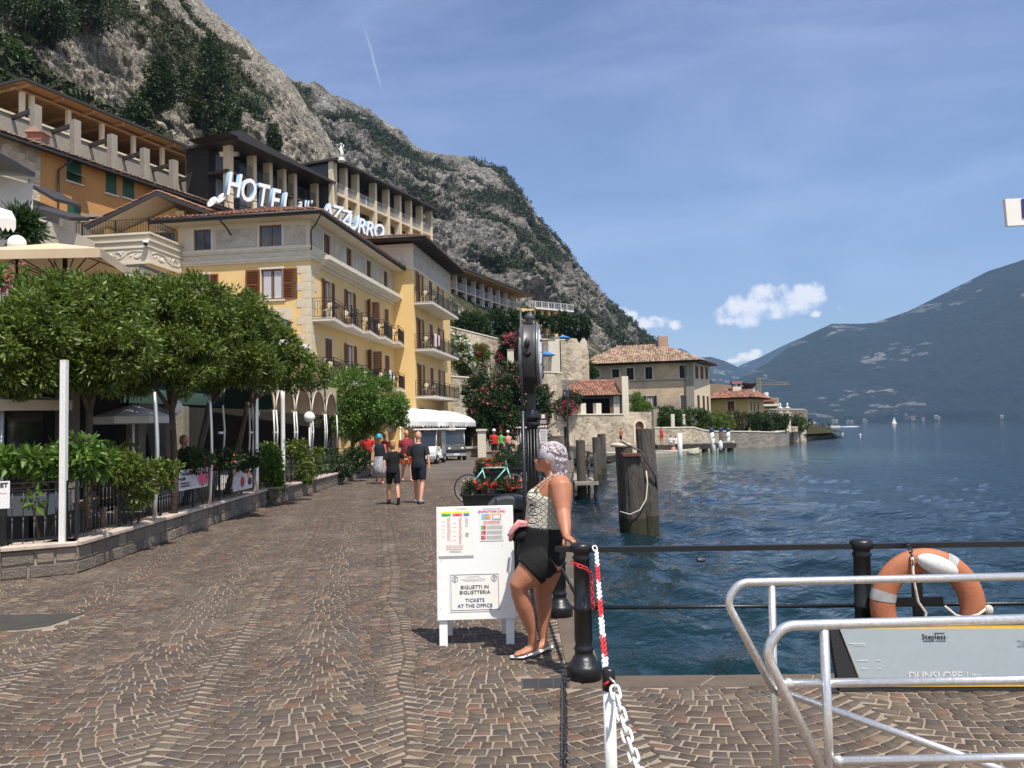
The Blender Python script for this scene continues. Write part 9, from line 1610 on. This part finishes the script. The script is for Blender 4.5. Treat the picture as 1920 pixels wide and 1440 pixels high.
fu, fv = [mm('ABSOLUTE', mm('SUBTRACT', mm('FRACT', q_), .5)) for q_ in (_u, _v)]; ed = mm('MAXIMUM', fu, fv); r1 = mm('GREATER_THAN', ed, .43); dx = mm('ABSOLUTE', mm('SUBTRACT', fu, .17)); dy = mm('ABSOLUTE', mm('SUBTRACT', fv, .17)); dot_ = mm('LESS_THAN', mm('MAXIMUM', dx, dy), .085); r2 = mm('MULTIPLY', mm('GREATER_THAN', ed, .32), mm('LESS_THAN', mm('MINIMUM', fu, fv), .07)); pt_ = mm('MAXIMUM', r1, mm('MAXIMUM', dot_, r2))
_x = _nn.new('ShaderNodeMix'); _x.data_type = 'RGBA'; _x.inputs[6].default_value = (.72,.68,.55,1); _x.inputs[7].default_value = (.02,.02,.022,1); _ll.new(pt_, _x.inputs[0]); _ll.new(_x.outputs[2], _b.inputs['Base Color'])
tp_ = MB(); ts = [(1021, 990, .155, .172), (1021, 982, .152, .170), (1026, 958, .164, .169), (1030, 938, .168, .174), (1031, 928, .160, .170)]; tp_.tube([Q_(x, y, 6.36) for x, y, _, _ in ts], [(a, b) for _, _, a, b in ts], 24, side=sX); tp_.ell(Q_(1007, 934, 6.30), (.085, .093, .082), 14, 10); tp_.ell(Q_(1007, 936, 6.44), (.08, .09, .08), 12, 8); tp_.ell(Q_(1008, 985, 6.36), (.115, .14, .09), 14, 10); fuse('tank_top', tp_, K['print'], WM, .012, 3)
for pts in ([(1002, 922, 6.24), (1010, 912, 6.2), (1022, 901, 6.215), (1034, 893, 6.25), (1046, 893, 6.27), (1057, 901, 6.285), (1064, 915, 6.28), (1068, 932, 6.27)],): MB().tube([Q_(*p) for p in pts], .009, 8, flat=.5).build('strap', K['print'], WM)
sh2 = MB(); ss = [(1020, 987, .166, .184), (1018, 1012, .176, .186), (1015, 1040, .190, .192), (1014, 1062, .155, .172)]; sh2.tube([Q_(x, y, 6.36) for x, y, _, _ in ss], [(a, b) for _, _, a, b in ss], 24, side=sX); sh2.tube([Q_(1018, 1046, 6.28), Q_(1003, 1062, 6.25), Q_(992, 1073, 6.24)], [.148, .137, .128], 18); sh2.tube([Q_(1024, 1048, 6.46), Q_(1024, 1072, 6.46)], [.135, .120], 18); fuse('shorts', sh2, K['black'], WM, .012, 3)
hr = MB(); hr.ell(hd+Vector((.02, -.012, .03)), (.102, .103, .098), 16, 12); hr.ell(hd+Vector((.055, -.02, -.03)), (.075, .088, .09), 12, 8); hm2 = fuse('hair', hr, K['hairl'], WM, .012, 1); rr_ = random.Random(3); cu = MB()
for k in range(330):
 a, e_ = rr_.uniform(0, 6.28), rr_.uniform(-.75, 1.5); d_ = Vector((math.cos(a)*math.cos(e_), math.sin(a)*math.cos(e_), math.sin(e_)))
 if d_.x < -.25 and e_ < .45: continue
 if d_.x < .15 and d_.y < 0 and e_ < .1: continue
 c = hd+Vector((.028, -.012, .02))+Vector((d_.x*.1, d_.y*.102, d_.z*.105)); tn = Vector((.55, rr_.uniform(-.5, .5), -.85+d_.z*.6)).normalized(); tn = (tn-d_*tn.dot(d_)).normalized(); bn_ = d_.cross(tn); L_ = rr_.uniform(.035, .07); w_ = rr_.uniform(.006, .014)
 cu.tube([c+tn*(L_*(j/5-.5))+bn_*w_*math.sin(j*1.35+k)+d_*(.004+.006*math.sin(j*1.1)) for j in range(6)], [.003, .0075, .0085, .008, .006, .002], 5)
for k in range(46): c = hd+Vector((rr_.uniform(.0, .12), rr_.uniform(-.09, .05), rr_.uniform(-.14, -.07))); cu.tube([c+Vector((.012*math.sin(j+k), .01*math.cos(j*1.3+k), -.011*j)) for j in range(5)], [.004, .009, .009, .006, .002], 5)
kind(cu.build('curls', K['hairl'], WM), 'stuff')
gl = MB(); gl.tube([hd+Vector((.0, -.098, .005)), hd+Vector((-.05, -.085, .012)), hd+Vector((-.105, -.03, .01))], .0035, 5); gl.tube([hd+Vector((-.105, -.03, .01)), hd+Vector((-.12, .03, .005))], .012, 6, flat=.4); gl.build('sunglasses', K['ink'], WM)
for F_, mm_ in ((F1, 0), (F2, 1)):
 s_ = MB(); s_.tube([F_[0]+Vector((.045, 0, -.034)), F_[0]+Vector((0, 0, -.038)), F_[2]+Vector((0, 0, -.026)), F_[3]+Vector((-.045, 0, -.020))], [(.034, .009), (.04, .010), (.05, .009), (.03, .008)], 12, side=(0, 1, 0)); s_.build('sandal_sole', K['white'], WM); t2 = MB(); mid = F_[1].lerp(F_[2], .4); t2.tube([mid+Vector((.01, .045, -.02)), mid+Vector((-.005, .0, .028)), mid+Vector((.01, -.045, -.02))], .006, 6); t2.build('sandal_strap', K['greyh'], WM)
pk = Q_(970, 996, 6.28)+wb; pj = MB();
for k in range(3): pj.tube([(-.055+.006*k, 0, -.07+.012*k), (-.05+.01*k, 0, -.01+.015*k), (.01, 0, .045+.012*k), (.075, 0, .045+.008*k)], [(.05, .013), (.06, .018), (.06, .018), (.045, .014)], 12, side=(0, 1, 0))
jk = pj.build('folded_jacket', K['pinkc'], None, tuple(pk)); tag(jk, 'folded pink cloth hanging over the bag in front of the leaning woman', 'jacket')
MB().tube([(.06, .03, -.01), (.045, .035, -.09), (.03, .03, -.17), (.05, .03, -.215)], [(.03, .016), (.034, .018), (.036, .016), (.026, .010)], 10, side=(0, 1, 0)).build('hanging_sleeve', K['pinkc'], jk)
hb = MB(); hb.ell((.035, .02, -.03), (.085, .06, .055), 14, 10, rot=(0, -.4, 0)); tag(hb.build('belt_bag', K['black'], None, tuple(pk)), 'small black bag held before the leaning woman, under the pink cloth', 'bag')
